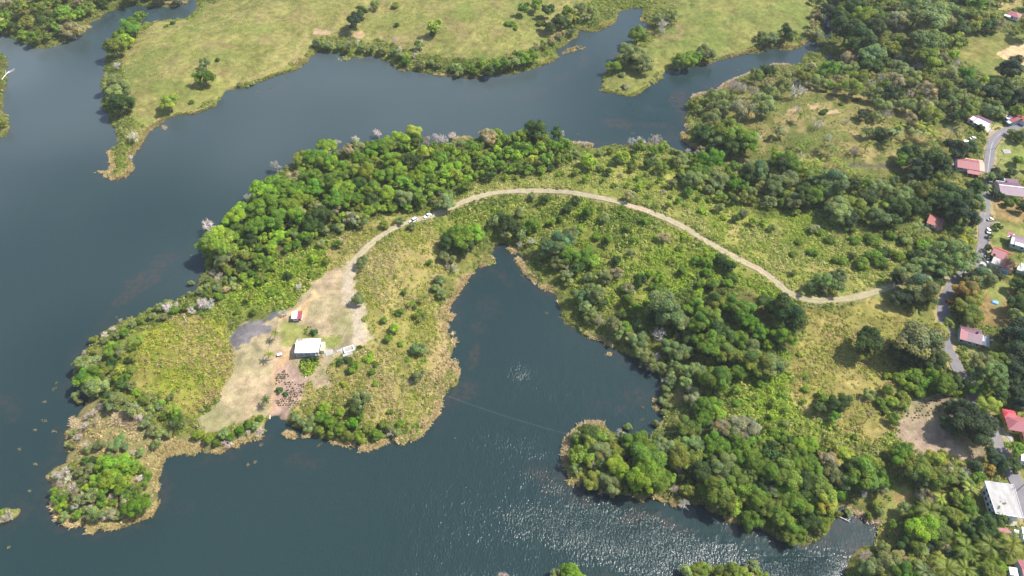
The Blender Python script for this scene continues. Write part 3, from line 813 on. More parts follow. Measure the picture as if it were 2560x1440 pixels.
def bare_mesh(name, seed):
    r = np.random.default_rng(seed)
    mb = MB()
    def grow(p, d, L, rad, lev):
        q1 = p + d * L * .5 + r.normal(size=3) * L * .06
        q = p + d * L + r.normal(size=3) * L * .10
        mb.tube([p, q1, q], [rad, rad * .8, rad * .55], 4 if lev > 1 else 3, cap=False)
        if lev == 0: return
        for k in range(int(r.integers(3, 6))):
            t = r.uniform(.45, 1.0)
            s = p * (1 - t) + q * t
            nd = d * .55 + rand_dirs(1, r)[0] * .85 + np.array([0, 0, .18])
            nd /= np.linalg.norm(nd)
            grow(s, nd, L * r.uniform(.55, .8), rad * .58, lev - 1)
    base = np.array([0, 0, -.1])
    top = np.array([r.uniform(-.1, .1), r.uniform(-.1, .1), .55])
    mb.tube([base, (base + top) / 2, top], [.075, .062, .05], 6)
    for k in range(5):
        a = 6.28 * k / 5 + r.uniform(-.4, .4)
        d = np.array([math.cos(a) * .75, math.sin(a) * .75, r.uniform(.4, 1.1)]); d /= np.linalg.norm(d)
        grow(top * r.uniform(.6, 1), d, r.uniform(.42, .58), .042, 3)
    return mb.mesh(name, [M_bare])
BARE = [bare_mesh("branches", 700 + i) for i in range(5)]

def frond_mesh(name, seed, L=1.0):
    r = np.random.default_rng(seed)
    V = []; Fc = []; val = []
    n = 13
    pts = []
    for i in range(n + 1):
        t = i / n
        pts.append(np.array([L * (t - .10 * t * t), 0, L * (.42 * t - .80 * t * t)]))
    for i in range(n):
        a, b = pts[i], pts[i + 1]
        w = .02 * L
        k = len(V)
        V += [a + (0, w, 0), a - (0, w, 0), b - (0, w * .7, 0), b + (0, w * .7, 0)]
        Fc += [(k, k + 1, k + 2), (k, k + 2, k + 3)]; val += [1.15, 1.15]
        t = (i + .5) / n
        wd = L * .22 * math.sin(math.pi * min(1, .12 + t * .88)) ** .7
        for sd in (-1, 1):
            k = len(V)
            tip = (a + b) / 2 + np.array([.16 * L, sd * wd * r.uniform(.85, 1.1), -.10 * L * r.uniform(.6, 1.3)])
            V += [a, b, tip]
            Fc += [(k, k + 1, k + 2) if sd > 0 else (k + 1, k, k + 2)]; val += [r.uniform(.75, 1.2)]
    return np.array(V), np.array(Fc), np.array(val)
FROND = []
for i in range(4):
    V, Fc, val = frond_mesh("frond", 800 + i)
    FROND.append(np_mesh("frond", V, Fc, [M_leaf], 3, face_val=val))
def palm_crown(name, seed):
    r = np.random.default_rng(seed)
    VV = []; FF = []; vv = []; off = 0
    for k in range(15):
        V, Fc, val = frond_mesh("f", seed * 31 + k)
        a = k * 2.399; e = r.uniform(-.25, .75)
        ry = np.array([[math.cos(e), 0, -math.sin(e)], [0, 1, 0], [math.sin(e), 0, math.cos(e)]])
        rz = np.array([[math.cos(a), -math.sin(a), 0], [math.sin(a), math.cos(a), 0], [0, 0, 1]])
        V = (V * r.uniform(.85, 1.1)) @ ry.T @ rz.T
        VV.append(V); FF.append(Fc + off); vv.append(val * r.uniform(.8, 1.15)); off += len(V)
    return np_mesh(name, np.vstack(VV), np.vstack(FF), [M_leaf], 3, face_val=np.concatenate(vv))
PALMC = [palm_crown("crown", 20 + i) for i in range(4)]
def palm_trunk(name, seed):
    r = np.random.default_rng(seed)
    b = r.uniform(.03, .10)
    return MB().tube([(0, 0, -.06), (b * .5, 0, .2), (b, 0, .55), (b * .9, 0, 1.0)], [.034, .026, .022, .02], 6).mesh(name, [M_palmbark]), b * .9
PALMT = [palm_trunk("trunk", 40 + i) for i in range(3)]

# ------------------------------------------------------------------ palette: real leaf colours
PAL = {
 'D': ((0.060, 0.104, 0.016), "dark green"), 'K': ((0.046, 0.078, 0.026), "deep blue-green"), 'M': ((0.135, 0.220, 0.018), "mid green"),
 'L': ((.215, .310, .022), "lime green"), 'V': ((.110, .220, .009), "vivid green"), 'O': ((0.180, 0.220, 0.030), "olive green"),
 'G': ((0.205, 0.245, 0.080), "grey-green"), 'Y': ((0.290, 0.325, 0.045), "yellow-green"), 'T': ((.300, .275, .150), "dry tan"),
 'B': ((0.580, 0.525, 0.440), "bare grey"), 'R': ((0.470, 0.385, 0.310), "bare reddish-grey"), 'F': ((0.155, 0.215, 0.070), "soft green"), 'A': ((0.300, 0.220, 0.040), "amber yellow"),
}
# landmarks that labels refer to: (phrase, px, py)
MARKS = [
 ("in the top left shore forest", 60, 40), ("at the waterside edge of the top left forest", 130, 85), ("at the right end of the top left forest", 215, 40), ("on the far left lake edge", 8, 230), ("at the top edge by the creek mouth", 400, 2), ("beside the creek mouth at the top", 520, 20),
 ("on the west shore of the far left meadow", 320, 80), ("midway down the far meadow's west shore", 285, 190), ("low on the far meadow's west shore", 295, 255), ("near the narrow tip of the far meadow", 310, 340), ("at the very tip of the far meadow", 300, 415),
 ("standing alone on the far left meadow", 510, 180), ("by the far meadow's lower shore", 425, 260), ("above the small red mud patch on the far meadow", 890, 50), ("at the top of the far middle meadow", 980, 10),
 ("at the left end of the far shore shrub belt", 820, 112), ("in the middle of the far shore shrub belt", 920, 125), ("at the right end of the far shore shrub belt", 1030, 150), ("on the far middle meadow", 1080, 70), ("on the far shore between two shrub thickets", 1120, 160),
 ("in the far shore thicket", 1200, 172), ("at the right end of the far shore thicket", 1300, 150), ("left of the far narrow creek", 1370, 100), ("at the top left of the far narrow creek", 1370, 25), ("beside the reeds of the far narrow creek", 1450, 50),
 ("at the mouth of the far narrow creek", 1590, 95), ("on the small meadow point", 1590, 150), ("on the right bank of the far narrow creek", 1660, 40), ("at the tip of the small meadow point", 1545, 190), ("on the lower shore of the small meadow point", 1720, 150), ("on the shore left of the marshy pond", 1780, 130), ("above the marshy pond", 1940, 90), ("along the swampy brook at the top", 2045, 50),
 ("in the dark forest right of the brook", 2120, 60), ("at the top of the dark forest", 2200, 10), ("in the forest left of the ball field", 2250, 110), ("at the top right above the ball field", 2400, 30), ("at the ball field's left edge", 2380, 120), ("behind the ball field by the red roof", 2500, 60), ("below the ball field", 2430, 200), ("at the right edge below the ball field", 2540, 200),
 ("right of the marshy pond", 2080, 190), ("on the bank below the marshy pond", 1950, 190), ("in the dry forest above the grove", 2200, 210), ("in the dry forest left of the village", 2300, 260), ("above the partly white roofed house", 2430, 260), ("by the top right house", 2530, 260),
 ("on the reedy bank facing the long peninsula", 1770, 250), ("on the dark wooded bank at the channel's end", 1790, 330), ("in the grove by the channel's end", 1880, 300), ("left of the bare pink patches in the grove", 1930, 250), ("above the bare pink patches in the grove", 2030, 230), ("just below the bare pink patches", 2030, 310), ("in the middle of the grassy grove", 2130, 300), ("at the right side of the grassy grove", 2220, 290), ("left of the partly white roofed house", 2340, 310),
 ("at the lower left of the grove", 1940, 390), ("in the palm belt below the grove", 2040, 400), ("in the right part of the palm belt", 2150, 370), ("among the palms left of the red-roofed house", 2260, 370), ("left of the large red-roofed house", 2320, 410), ("just above the large red-roofed house", 2400, 375), ("beside the curve of the village road", 2480, 330), ("right of the village road near the purple roof", 2520, 420),
 ("at the channel shore of the peninsula", 1640, 355), ("where the channel narrows to its end", 1730, 390), ("in the wood below the channel's end", 1800, 430), ("in the wood below the palm belt", 1950, 450), ("in the dark wood above the brush slope", 2060, 480), ("in the dark wood left of the village road", 2200, 480), ("below the large red-roofed house", 2380, 480), ("beside the purple-roofed house", 2480, 490), ("above the small terracotta-roofed house", 2300, 540), ("beside the small terracotta-roofed house", 2370, 560),
 ("at the west corner of the peninsula wood", 530, 600), ("on the peninsula's north-west shore", 590, 520), ("on the north shore of the peninsula wood", 700, 420), ("on the north shore above the wood", 820, 370), ("on the top shore of the peninsula wood", 940, 345), ("near the dead trees of the north shore", 1080, 350), ("on the north shore near the middle", 1200, 345), ("at the highest point of the north shore", 1330, 325), ("on the north shore right of its highest point", 1450, 365), ("on the shore by the submerged red weed", 1560, 360),
 ("in the west part of the peninsula wood", 640, 560), ("in the left part of the peninsula wood", 720, 500), ("in the middle of the peninsula wood", 830, 460), ("in the wood right of its middle", 930, 420), ("in the upper wood", 1030, 400), ("in the wood above the dirt track's arch", 1140, 400), ("in the right part of the peninsula wood", 1250, 380), ("at the upper right end of the peninsula wood", 1370, 390), ("at the lower edge of the peninsula wood", 800, 560), ("just above the parked cars", 1060, 500), ("left of the parked cars", 930, 520), ("above the dirt track's arch", 1250, 440), ("between the dirt track and the north shore", 1450, 420), ("above the dirt track right of its arch", 1600, 430), ("on the brush slope above the dirt track", 1750, 490), ("at the right of the brush slope", 2000, 560), ("on the brush slope left of the terracotta roof", 2150, 600),
 ("on the green slope above the yard", 720, 650), ("on the slope left of the yard", 640, 720), ("beside the yard's upper left edge", 760, 720), ("on the west shore below the wood", 520, 690), ("on the reedy north-west shore", 480, 750), ("on the shore left of the burnt patch", 380, 790), ("at the shore of the yellow brush", 290, 830),
 ("beside the dirt track below the parked cars", 1010, 575), ("beside the dirt track near the yard", 910, 650), ("at the right edge of the yard", 895, 745), ("on the brush right of the yard", 1000, 750), ("on the brush right of the stone basin", 970, 850), ("on the brush below the stone basin", 900, 950), ("beside the tan reeds of the inlet", 1050, 860), ("above the tan reeds of the inlet", 1100, 710),
 ("left of the narrow inlet's head", 1150, 590), ("at the narrow inlet's head", 1260, 580), ("just below the dirt track's arch", 1300, 520), ("right of the narrow inlet's head", 1370, 590), ("on the inlet's upper right shore", 1400, 690), ("on the inlet's right shore", 1440, 790), ("on the brush below the dirt track", 1540, 560), ("in the brush inside the track's bend", 1560, 660), ("in the lime bush group inside the track's bend", 1650, 710), ("below the straight run of the dirt track", 1750, 680), ("in the scattered trees above the inlet shore", 1520, 760),
 ("on the inlet shore below the leaning tree", 1580, 860), ("in the thicket above the inlet's lower shore", 1660, 830), ("in the dense wood below the dirt track", 1800, 770), ("in the wood by the track's last bend", 1900, 740), ("at the right end of the dense wood", 1970, 790), ("in the lower part of the dense wood", 1780, 880), ("by the white dead tree in the brush", 1880, 890), ("on the inlet's lower right shore", 1670, 930), ("beside the sandy strip at the inlet's lower shore", 1700, 1000), ("on the brush slope above the lower wood", 1850, 1000),
 ("on the brown brush slope left of the village road", 2080, 900), ("in the brush slope's middle", 2060, 1010), ("on the lower brush slope", 2000, 1060), ("beside the track's end near the village road", 2250, 680), ("among the soft feathery trees by the road", 2360, 640), ("where the dirt track meets the village road", 2300, 730), ("on the track's loop near its end", 2080, 710), ("on the brown slope below the track's end", 2170, 850), ("beside the village road below the track's end", 2290, 850),
 ("left of the road above the cleared plot", 2360, 930), ("above the cleared plot", 2280, 980), ("on the cleared plot beside the road", 2420, 1050), ("left of the cleared plot", 2210, 1050), ("below the cleared plot", 2350, 1150), ("left below the cleared plot", 2240, 1130),
 ("by the bright red long roof", 2480, 680), ("on the lawn right of the road", 2450, 580), ("beside the road above the blue tarpaulin", 2420, 740), ("at the right edge below the long red roof", 2540, 700), ("right of the teal-walled house", 2530, 860), ("below the teal-walled house", 2470, 910), ("at the right edge by the red hipped roof", 2540, 980), ("right of the road above the red hipped roof", 2470, 1000), ("below the red hipped roof", 2520, 1140),
 ("on the left tip of the lower wood", 1450, 1100), ("on the lower left shore of the lower wood", 1470, 1180), ("in the left part of the lower wood", 1560, 1130), ("on the lower wood's shore near its left end", 1600, 1210), ("in the upper left of the lower wood", 1660, 1120), ("in the middle of the lower wood", 1780, 1160), ("in the upper middle of the lower wood", 1800, 1070), ("in the lower wood's right half", 1920, 1180), ("on the shaded shore of the lower wood", 1850, 1260), ("at the lowest shore of the lower wood", 1990, 1310), ("in the right end of the lower wood", 2060, 1220), ("at the upper right of the lower wood", 2030, 1130), ("right of the lower wood above the cove", 2160, 1190), ("at the small cove's right shore", 2180, 1310),
 ("in the garden thicket by the bare red plot", 2400, 1210), ("beside the flat concrete roof", 2460, 1260), ("in the garden thicket below the cove", 2300, 1330), ("in the thicket at the cove's lower shore", 2180, 1410), ("in the garden thicket left of the pink roof", 2450, 1400), ("at the bottom right corner", 2540, 1380), ("below the concrete roofed building", 2470, 1330),
 ("on the small land at the bottom edge, left part", 1430, 1425), ("on the small land at the bottom edge, right part", 1800, 1425),
 ("at the left end of the yellow brush", 210, 940), ("below the yellow brush", 350, 1010), ("in the yellow brush", 430, 880), ("beside the marsh", 430, 1060), ("on the marsh of the lower left", 250, 1090), ("at the lower edge of the cleared field", 570, 1090),
 ("on the round islet's upper part", 300, 1170), ("on the round islet's left side", 190, 1210), ("on the round islet's lower part", 250, 1280), ("on the round islet's right side", 350, 1260), ("in the marsh pool above the round islet", 270, 1120),
 ("in the garden beside the white-roofed house", 770, 900), ("beside the burnt patch", 690, 830), ("left of the white-roofed house", 670, 890), ("beside the small beach", 670, 1010), ("at the left end of the south thicket", 760, 1050), ("in the south thicket", 850, 1070), ("at the right end of the south thicket", 950, 1070), ("above the south thicket", 900, 1010),
]
mk = np.array([(a[1], a[2]) for a in MARKS], float)

PLANTS = []     # (kind, px, py, diameter in px, palette letter)
def T(kind, s):
    for w in s.split():
        a = w.split(',')
        PLANTS.append([kind, float(a[0]), float(a[1]), float(a[2]), a[3]])
# ------------------------------------------------------------------ plants read off the photograph: crown centre, width in px, colour
T('broad', """330,62,50,M 347,45,40,M 320,74,52,M 298,88,46,M 313,100,40,L 287,118,52,O 300,227,60,G 280,203,46,G 303,258,58,D 270,262,34,O 310,108,30,D
 512,195,46,M 423,258,50,Y 887,52,46,K 905,30,34,D 1087,68,42,Y 1205,162,38,M 1222,177,38,D 1240,166,36,M 1262,162,38,M 1285,156,36,G 1312,150,38,M 1332,142,36,M 1300,136,32,M 1175,168,30,M
 1310,22,34,M 1340,12,38,M 1370,28,40,D 1395,56,42,D 1420,32,38,M 1375,66,38,D 1440,52,34,D 1410,58,32,D
 1595,84,52,M 1575,125,54,G 1602,150,54,G 1568,152,44,D 1538,165,38,M 1590,135,46,G 1612,172,38,G 1710,150,54,M 1736,138,44,M 1702,163,36,G 1762,125,48,G 1775,140,34,G 1925,95,44,G 1965,82,44,D 1950,92,34,G
 2120,78,76,D 2155,98,84,D 2190,62,62,D 2160,42,58,L 2243,52,52,T 2240,105,66,O 2310,62,50,T 2320,142,66,O 2415,187,46,V 2530,168,68,K 2180,165,54,D 2075,30,50,K 2100,45,46,D 2140,15,52,D 2395,70,50,D 2470,62,44,D 2450,40,40,O 2430,215,50,D 2470,230,54,K 2500,210,52,D 2550,240,54,K 2545,280,40,M
 1820,325,74,O 1830,340,60,M 1870,350,70,M 1790,340,56,G 1760,330,56,D 1840,370,56,D 1780,300,56,G 1945,390,46,L 1975,405,60,M 1960,410,52,D
 1775,400,62,V 1750,430,56,M 1890,425,62,F 1870,440,44,D 1800,445,54,G 1735,450,52,G 1830,455,44,V 1970,450,60,G 1940,465,58,F 2085,460,82,F 2040,490,56,M 2010,480,50,D 1990,500,52,G 2170,490,60,D 2200,470,54,G 2240,520,60,D 2130,510,54,O
 2330,400,74,D 2300,415,60,K 2350,420,56,K 2270,380,52,D 2255,400,40,M 2395,370,60,K 2425,370,44,D
 2380,480,60,D 2410,500,62,D 2440,470,48,D 2440,510,56,G 2390,530,66,K 2350,500,64,D 2310,480,58,O 2290,520,56,D 2260,490,52,G 2420,545,56,K 2322,506,38,D
 2100,520,70,G 2120,545,50,K 2195,545,50,G 2215,520,50,Y 2160,530,44,O
 1465,400,40,L 1600,370,42,M 1560,390,36,L 1480,408,42,L 1540,400,30,D 1660,365,34,O
 2300,715,86,G 2255,745,52,K 2320,740,50,D 2345,700,44,D 2455,690,70,G 2480,680,50,K 2420,725,64,A 2418,762,62,O 2430,785,60,O 2404,780,34,D 2440,745,36,Y 2430,700,44,O 2475,700,34,M
 2170,855,80,D 2300,850,118,G 2260,880,70,K 2340,830,64,Y 2330,900,60,D 2370,810,30,O
 2540,840,90,K 2560,890,80,K 2530,920,64,K 2555,970,60,K 2540,760,50,D 2550,715,44,D
 2415,1045,92,K 2455,1075,80,K 2425,1075,60,D 2385,1020,50,K 2380,1065,56,K
 1970,790,92,D 1940,770,52,O 1870,800,46,V 1860,775,60,M 1920,760,56,D 1790,750,56,O 1780,790,60,O 1830,760,50,M 1740,760,44,L 1720,775,38,M 1750,810,60,M 1800,830,64,D 1850,850,56,M 1770,860,70,M 1730,850,52,D 1820,880,60,O 1900,830,46,M 1960,840,56,M 1660,770,96,F 1640,790,50,D 1700,800,56,F 2005,735,16,G
 1885,900,80,O 1930,915,72,G 1900,930,40,M 1790,950,80,M 1850,930,48,M 1740,930,52,G 1700,880,56,G 1670,870,44,G 1715,960,40,G 1680,940,34,G 1560,820,44,M 1578,848,40,G 1600,850,50,G 1600,868,36,G 1538,815,46,G
 1150,590,72,M 1185,580,56,L 1120,605,46,D 1160,615,50,D 1240,555,40,G 1275,560,60,D 1260,580,40,G 1302,584,40,G 1330,560,48,M 1398,606,72,F 1368,622,50,G 1420,600,50,F 1442,670,44,D 1460,640,56,M 1480,650,40,L 1418,638,48,M 1416,690,42,G 1452,740,48,G 1480,730,50,G 1468,770,44,G 1500,760,40,D 1250,540,34,D
 1115,507,46,G 1010,495,46,G 1050,500,44,M 1040,480,36,M 1110,440,44,L 1000,430,46,L
 545,610,92,O 580,590,60,M 560,640,60,G 630,600,46,D 625,555,36,L 700,480,56,M 755,392,52,Y 785,395,50,M 870,380,42,T 895,365,40,G 660,520,70,M 720,515,64,L 690,550,56,M 745,540,52,M 800,540,60,D 780,560,52,D 790,470,52,M 760,500,46,L 840,500,56,M 800,520,44,G 860,470,56,L 740,470,46,M 780,440,60,M 820,410,50,L 860,420,50,M 900,400,46,M 920,430,52,L 940,370,54,M 965,360,46,L 1000,350,46,L 1035,335,52,Y 1040,350,46,M 980,400,50,L 930,470,46,L 960,440,46,M 890,460,48,D 880,500,50,M 930,500,40,D 970,480,50,L 1010,460,44,M 1040,440,46,L 1070,420,48,L 1060,380,42,L 1100,400,44,M 1130,420,48,L 1140,440,40,L 1080,450,36,M 1160,400,40,L 1180,370,40,M 1220,340,50,T 1240,335,40,L 1260,350,42,M 1290,345,40,M 1340,325,64,D 1360,345,40,O 1390,335,36,D 1300,370,44,M 1270,380,38,L 1310,340,40,L 1350,370,40,L 1365,400,44,M 1330,400,36,Y 1400,400,36,M 1150,360,36,G 1160,465,34,M 1225,440,32,D
 290,1165,72,L 275,1195,64,L 340,1265,66,V 255,1225,46,M 315,1200,44,L 230,1240,44,G 250,1200,46,L
 215,940,66,M 240,970,56,G 210,910,50,G 255,925,46,O 300,965,38,D 290,1000,50,G 270,995,36,D 330,1025,44,G 235,905,40,G
 1545,1170,66,L 1500,1165,40,D 1525,1210,60,G 1620,1150,96,M 1610,1190,90,L 1645,1200,66,M 1600,1160,50,F 1580,1200,50,D 1650,1180,46,L 1480,1200,52,O 1475,1150,44,L 1500,1125,56,G 1475,1110,44,O 1590,1105,62,M 1560,1105,42,D 1640,1110,50,O 1665,1120,56,G 1700,1140,72,O 1660,1160,40,D 1740,1110,56,G 1790,1110,62,M 1770,1135,44,M 1750,1175,70,D 1765,1210,50,M 1805,1160,64,G 1810,1190,56,G 1800,1240,84,O 1840,1190,62,O 1880,1150,66,M 1850,1145,50,M 1895,1240,62,M 1850,1110,50,M 1830,1080,50,M 1860,1065,70,T 1810,1070,56,T 1720,1065,60,O 1760,1050,54,M 1770,1010,60,M 1790,1030,46,L 1740,1020,36,G 1930,1180,70,M 1970,1190,74,O 1960,1220,60,M 1930,1270,60,O 1880,1300,56,M 1950,1290,64,M 1990,1260,70,M 2010,1210,64,D 2050,1220,72,O 2060,1260,60,Y 2075,1250,44,Y 2020,1300,56,D 1990,1330,50,M 1970,1340,46,O 2050,1310,46,M 2070,1290,40,M 1910,1210,50,D 1930,1230,44,T 1990,1160,60,M 2030,1160,50,M 2080,1180,56,G 2100,1200,52,G 2070,1150,50,T 2000,1145,56,M 1960,1150,44,D 2160,1180,90,M 2190,1190,60,M 2140,1170,60,D 2130,1160,56,O 2110,1140,50,Y 2180,1160,48,Y 2250,1135,60,M 2290,1165,56,O
 2015,1110,62,L 1985,1105,40,D 2050,1020,44,D 2100,1005,56,D 2085,1040,36,V 2065,1000,36,M
 2310,1320,88,L 2290,1350,66,O 2350,1330,66,O 2275,1330,50,D 2330,1360,50,K 2265,1360,56,D 2380,1290,50,O 2470,1320,66,D 2430,1330,50,D 2500,1300,44,D 2300,1290,50,O 2260,1270,40,G 2480,1430,60,O 2490,1410,46,L 2220,1410,70,G 2180,1420,60,G 2250,1430,60,M 2350,1200,60,O 2300,1180,70,O 2400,1190,44,G 2340,1150,50,Y 2440,1165,40,K 2490,1150,60,K 2530,1160,44,D 2470,1170,40,A 2420,1220,40,G 2500,1360,40,D 2400,1300,44,M 2420,1260,50,M
 2470,1010,54,Y 2500,990,44,D 2550,1010,50,K 2440,970,50,V 2400,960,44,D 2540,1120,44,M 2360,960,60,M
 1432,1440,66,L 1755,1431,56,O 1720,1428,42,G 1800,1431,48,O 1880,1415,40,G 1840,1432,56,O 1390,1438,40,G""")
T('umbrella', """600,525,76,L 655,477,70,L 692,450,76,M 810,362,60,L 830,445,66,M 735,470,60,M 640,560,64,M 2330,28,100,F 2320,98,84,F 2190,125,74,F 2370,20,60,F 2225,115,60,O 545,600,80,L 2300,20,70,F 2075,455,70,F""")
T('small', """807,112,26,G 825,116,24,G 850,114,26,G 872,119,26,G 905,119,26,G 930,121,28,G 955,126,26,G 985,131,24,G 1000,141,28,G 1015,151,28,M 1012,136,20,Y 1050,160,26,G 1075,157,24,G 1095,161,22,G 1140,167,32,G 1150,179,28,G 1190,181,26,M 790,107,24,G
 1625,683,26,L 1650,695,28,L 1665,712,24,L 1645,718,30,M 1630,715,24,M 1605,700,34,D 1600,690,24,M 1655,683,22,L 1705,678,26,M 1765,652,34,M 1770,640,26,L 1765,680,24,V 1740,650,26,M 1755,710,28,L 1780,710,36,M 1820,708,30,L 1835,700,26,M 1745,735,24,L 1750,725,20,L 1718,775,24,L 1745,772,26,L 1830,690,30,M 1800,650,36,D 1820,665,40,D 1560,720,30,M 1570,750,36,M 1590,770,30,M 1555,790,34,D 1620,750,22,L 1540,650,30,D 1520,600,28,M 1490,590,24,L 1450,575,22,L 1380,555,24,L 1400,548,20,M 1440,500,28,D 1360,500,26,D 1420,520,30,D 1470,530,34,M 1510,545,30,G 1330,490,26,G 1300,530,30,G
 500,215,16,M 1085,80,24,D 628,708,28,L 650,700,30,L 630,680,24,M 605,690,28,L 660,695,26,V 690,640,24,L 720,620,26,M 740,610,30,M 770,600,32,D 760,590,34,M 800,610,26,G 680,670,20,M 720,690,26,D 640,655,24,M 700,590,40,L 650,620,30,M 850,570,30,G 880,555,26,O 860,540,30,L 900,545,34,O 940,520,32,O 980,520,30,M 1020,520,24,L 960,560,26,O 1100,475,26,M 1120,490,30,M
 985,820,30,L 1000,780,24,M 1040,790,22,L 1045,940,34,G 1042,935,26,M 960,800,20,M 970,845,26,M 930,930,20,M 1010,730,18,M 1110,640,30,G 1100,700,34,G 1105,735,30,G 1090,720,28,G 1130,650,30,G 1075,655,20,M
 780,1050,34,G 800,1040,36,M 825,1055,38,M 850,1075,36,M 810,1020,36,L 850,1030,30,L 880,1060,36,V 900,1090,34,L 870,1090,34,O 920,1070,34,O 940,1085,34,M 960,1060,30,O 890,1025,40,D 905,1000,30,D 740,1045,28,G 760,1055,32,G 770,1070,28,G 800,1075,30,O 975,1070,28,G 1000,1060,24,M 990,1080,26,G 900,1040,26,M 830,1085,28,O
 2010,1005,18,L 2050,985,20,L 1955,985,20,L 1960,990,18,V 1925,1070,20,L 1935,1080,24,L 1900,1055,18,M 1960,1060,20,L 1840,1010,24,M 1900,960,24,M
 1930,570,22,G 2030,570,26,G 1990,530,24,O 2130,640,24,G 1860,530,30,G 1830,500,30,D 1800,520,28,G 1840,545,24,D 1770,470,32,G 1880,500,30,O 1700,440,30,D 1720,480,30,M 1680,460,28,G 1620,410,30,D 1580,420,26,O 1640,400,28,G 1690,400,30,M 1500,420,24,M 1520,430,22,D 1440,430,24,O 1500,380,26,G 1525,378,22,O 1440,385,26,G
 2040,710,44,F 2080,705,36,G 2105,700,34,G 2060,725,24,G 1985,680,20,O
 1570,1068,24,G 1570,1065,20,G 1640,1058,20,G 1655,1000,26,G 1670,1015,26,G 1665,975,26,G 1680,960,28,G 1660,1030,20,G 1665,990,22,G
 2135,1220,20,M 2200,1280,24,G 2170,1290,22,O 2190,1260,24,O 2095,1285,20,O 2120,1280,24,G 2230,1310,26,M
 420,760,30,G 435,775,24,M 380,790,24,G 330,810,24,G 310,830,26,M 260,850,24,G 400,770,30,G 350,800,22,O 290,840,24,G 480,765,24,G 465,770,22,M 540,720,30,G 520,735,28,O 560,700,30,G 575,680,28,M 475,735,18,G 478,708,16,G 465,738,10,G
 180,1165,26,O 200,1180,28,G 215,1195,30,G 190,1230,30,T 200,1250,34,G 210,1270,30,G 160,1245,24,M 180,1270,26,D 240,1285,44,G 265,1275,30,G 220,1120,26,G 250,1110,30,F 285,1115,34,F 300,1100,30,F 310,1115,26,F 270,1140,26,F 230,1150,24,D 180,1110,24,G 185,1080,22,G 360,1060,30,G 380,1075,30,G 400,1085,30,G 350,1130,26,G 390,1110,28,G 420,1085,26,G 370,1040,28,G 200,1005,20,G 190,990,26,G
 400,1010,30,M 440,1030,30,L 380,1020,24,G 360,1000,30,O 430,990,24,G 410,1040,24,M 520,1095,30,L 495,1085,30,L 540,1105,24,M 560,1085,30,G 600,1075,26,V 575,1090,28,M 620,1060,24,M 650,1045,22,M 640,1065,24,G
 270,880,36,M 300,880,30,G 280,905,30,D 320,900,24,D 350,850,26,L 330,870,24,M
 2452,318,20,D 2502,450,26,D 2475,440,30,G 2490,430,30,D 2530,430,30,D 2545,400,30,M 2550,340,36,D 2530,330,26,G 2500,490,24,D 2520,505,26,M 2485,480,26,K 2555,520,30,D 2540,500,24,M 2470,620,20,D 2475,590,16,D 2500,570,16,D 2492,565,20,M 2478,640,24,D""")
T('open', """300,235,40,G 512,160,34,G 1050,112,28,G 938,10,28,G 905,30,30,G 1645,46,38,G 1675,36,40,G 1450,16,36,G 1480,27,30,G 1430,76,30,G 1905,86,30,G 1985,86,26,G 2060,12,30,G 1360,112,26,G 1340,117,24,T 1400,86,26,T 1380,101,24,T 1465,41,26,T 2045,82,28,T 2040,32,30,T 2035,60,28,T
 1960,215,50,G 1930,235,40,G 1910,260,60,G 1820,250,64,G 1790,270,40,G 2010,190,46,O 2050,200,46,G 2100,200,40,T 2130,170,40,G 1980,195,40,G 1890,190,40,O 1920,175,40,D 1780,240,40,G
 1900,265,58,G 1855,275,64,T 2130,215,60,O 2180,230,50,G 2230,235,50,K 2270,260,46,G 2320,270,50,T 2330,285,60,O 2350,260,40,G 2210,260,50,G 2150,190,50,O 2280,190,50,G 2320,220,50,T 2360,215,50,O 2390,240,50,G 2430,260,46,G 2370,190,50,G 2250,170,54,G 2300,150,44,T 2400,290,40,D 2440,240,40,O 2410,250,40,T 2240,200,46,T 2480,270,50,G 2500,280,36,G
 2160,285,34,K 2190,290,30,G 2280,300,44,T 2380,290,30,K 2430,280,34,O 2200,330,40,D 2230,330,36,K 2170,330,34,G
 1700,400,46,G 1690,390,34,D 1640,375,40,M 1750,380,30,T 1780,370,30,G
 1240,335,36,G 870,375,36,T 735,440,44,T 745,535,44,T 840,515,40,T 880,545,44,T 905,555,36,G 1125,485,30,G 1428,586,46,G 1540,680,40,T 1570,720,34,T 1510,690,44,G 1492,736,54,G 1480,788,46,G 1396,656,44,G 1660,590,36,T 1574,490,30,T 1550,835,46,G 1620,900,46,G 1650,920,40,G 1690,920,40,G 1600,880,40,G 1880,870,50,G 1730,990,50,T 1840,1075,60,T
 1045,870,44,G 905,1000,50,G 895,745,40,G 905,655,36,G 1000,550,28,G 1030,565,24,G
 2040,570,30,T 2090,690,40,F 2175,985,34,G 2300,950,30,O 2280,870,44,G
 2330,930,40,M 2360,890,44,G 2300,1190,60,G 2370,1180,50,T 2200,1220,40,T 2320,1240,50,T 2430,1290,40,G 2250,1400,50,T 2210,1370,40,G""")
T('feathery', """2340,640,64,F 2370,630,70,F 2400,625,60,F 2320,660,56,G 2295,665,50,F 2350,670,60,F 2390,655,60,F 2415,600,54,Y 2400,580,50,D 2430,640,46,F 2270,680,54,G 2240,690,40,K 2420,665,40,G
 2450,910,64,G 2480,930,70,F 2500,900,60,O 2440,945,50,F 2490,960,56,F 2060,700,44,F 2100,715,36,F 2010,500,40,D""")
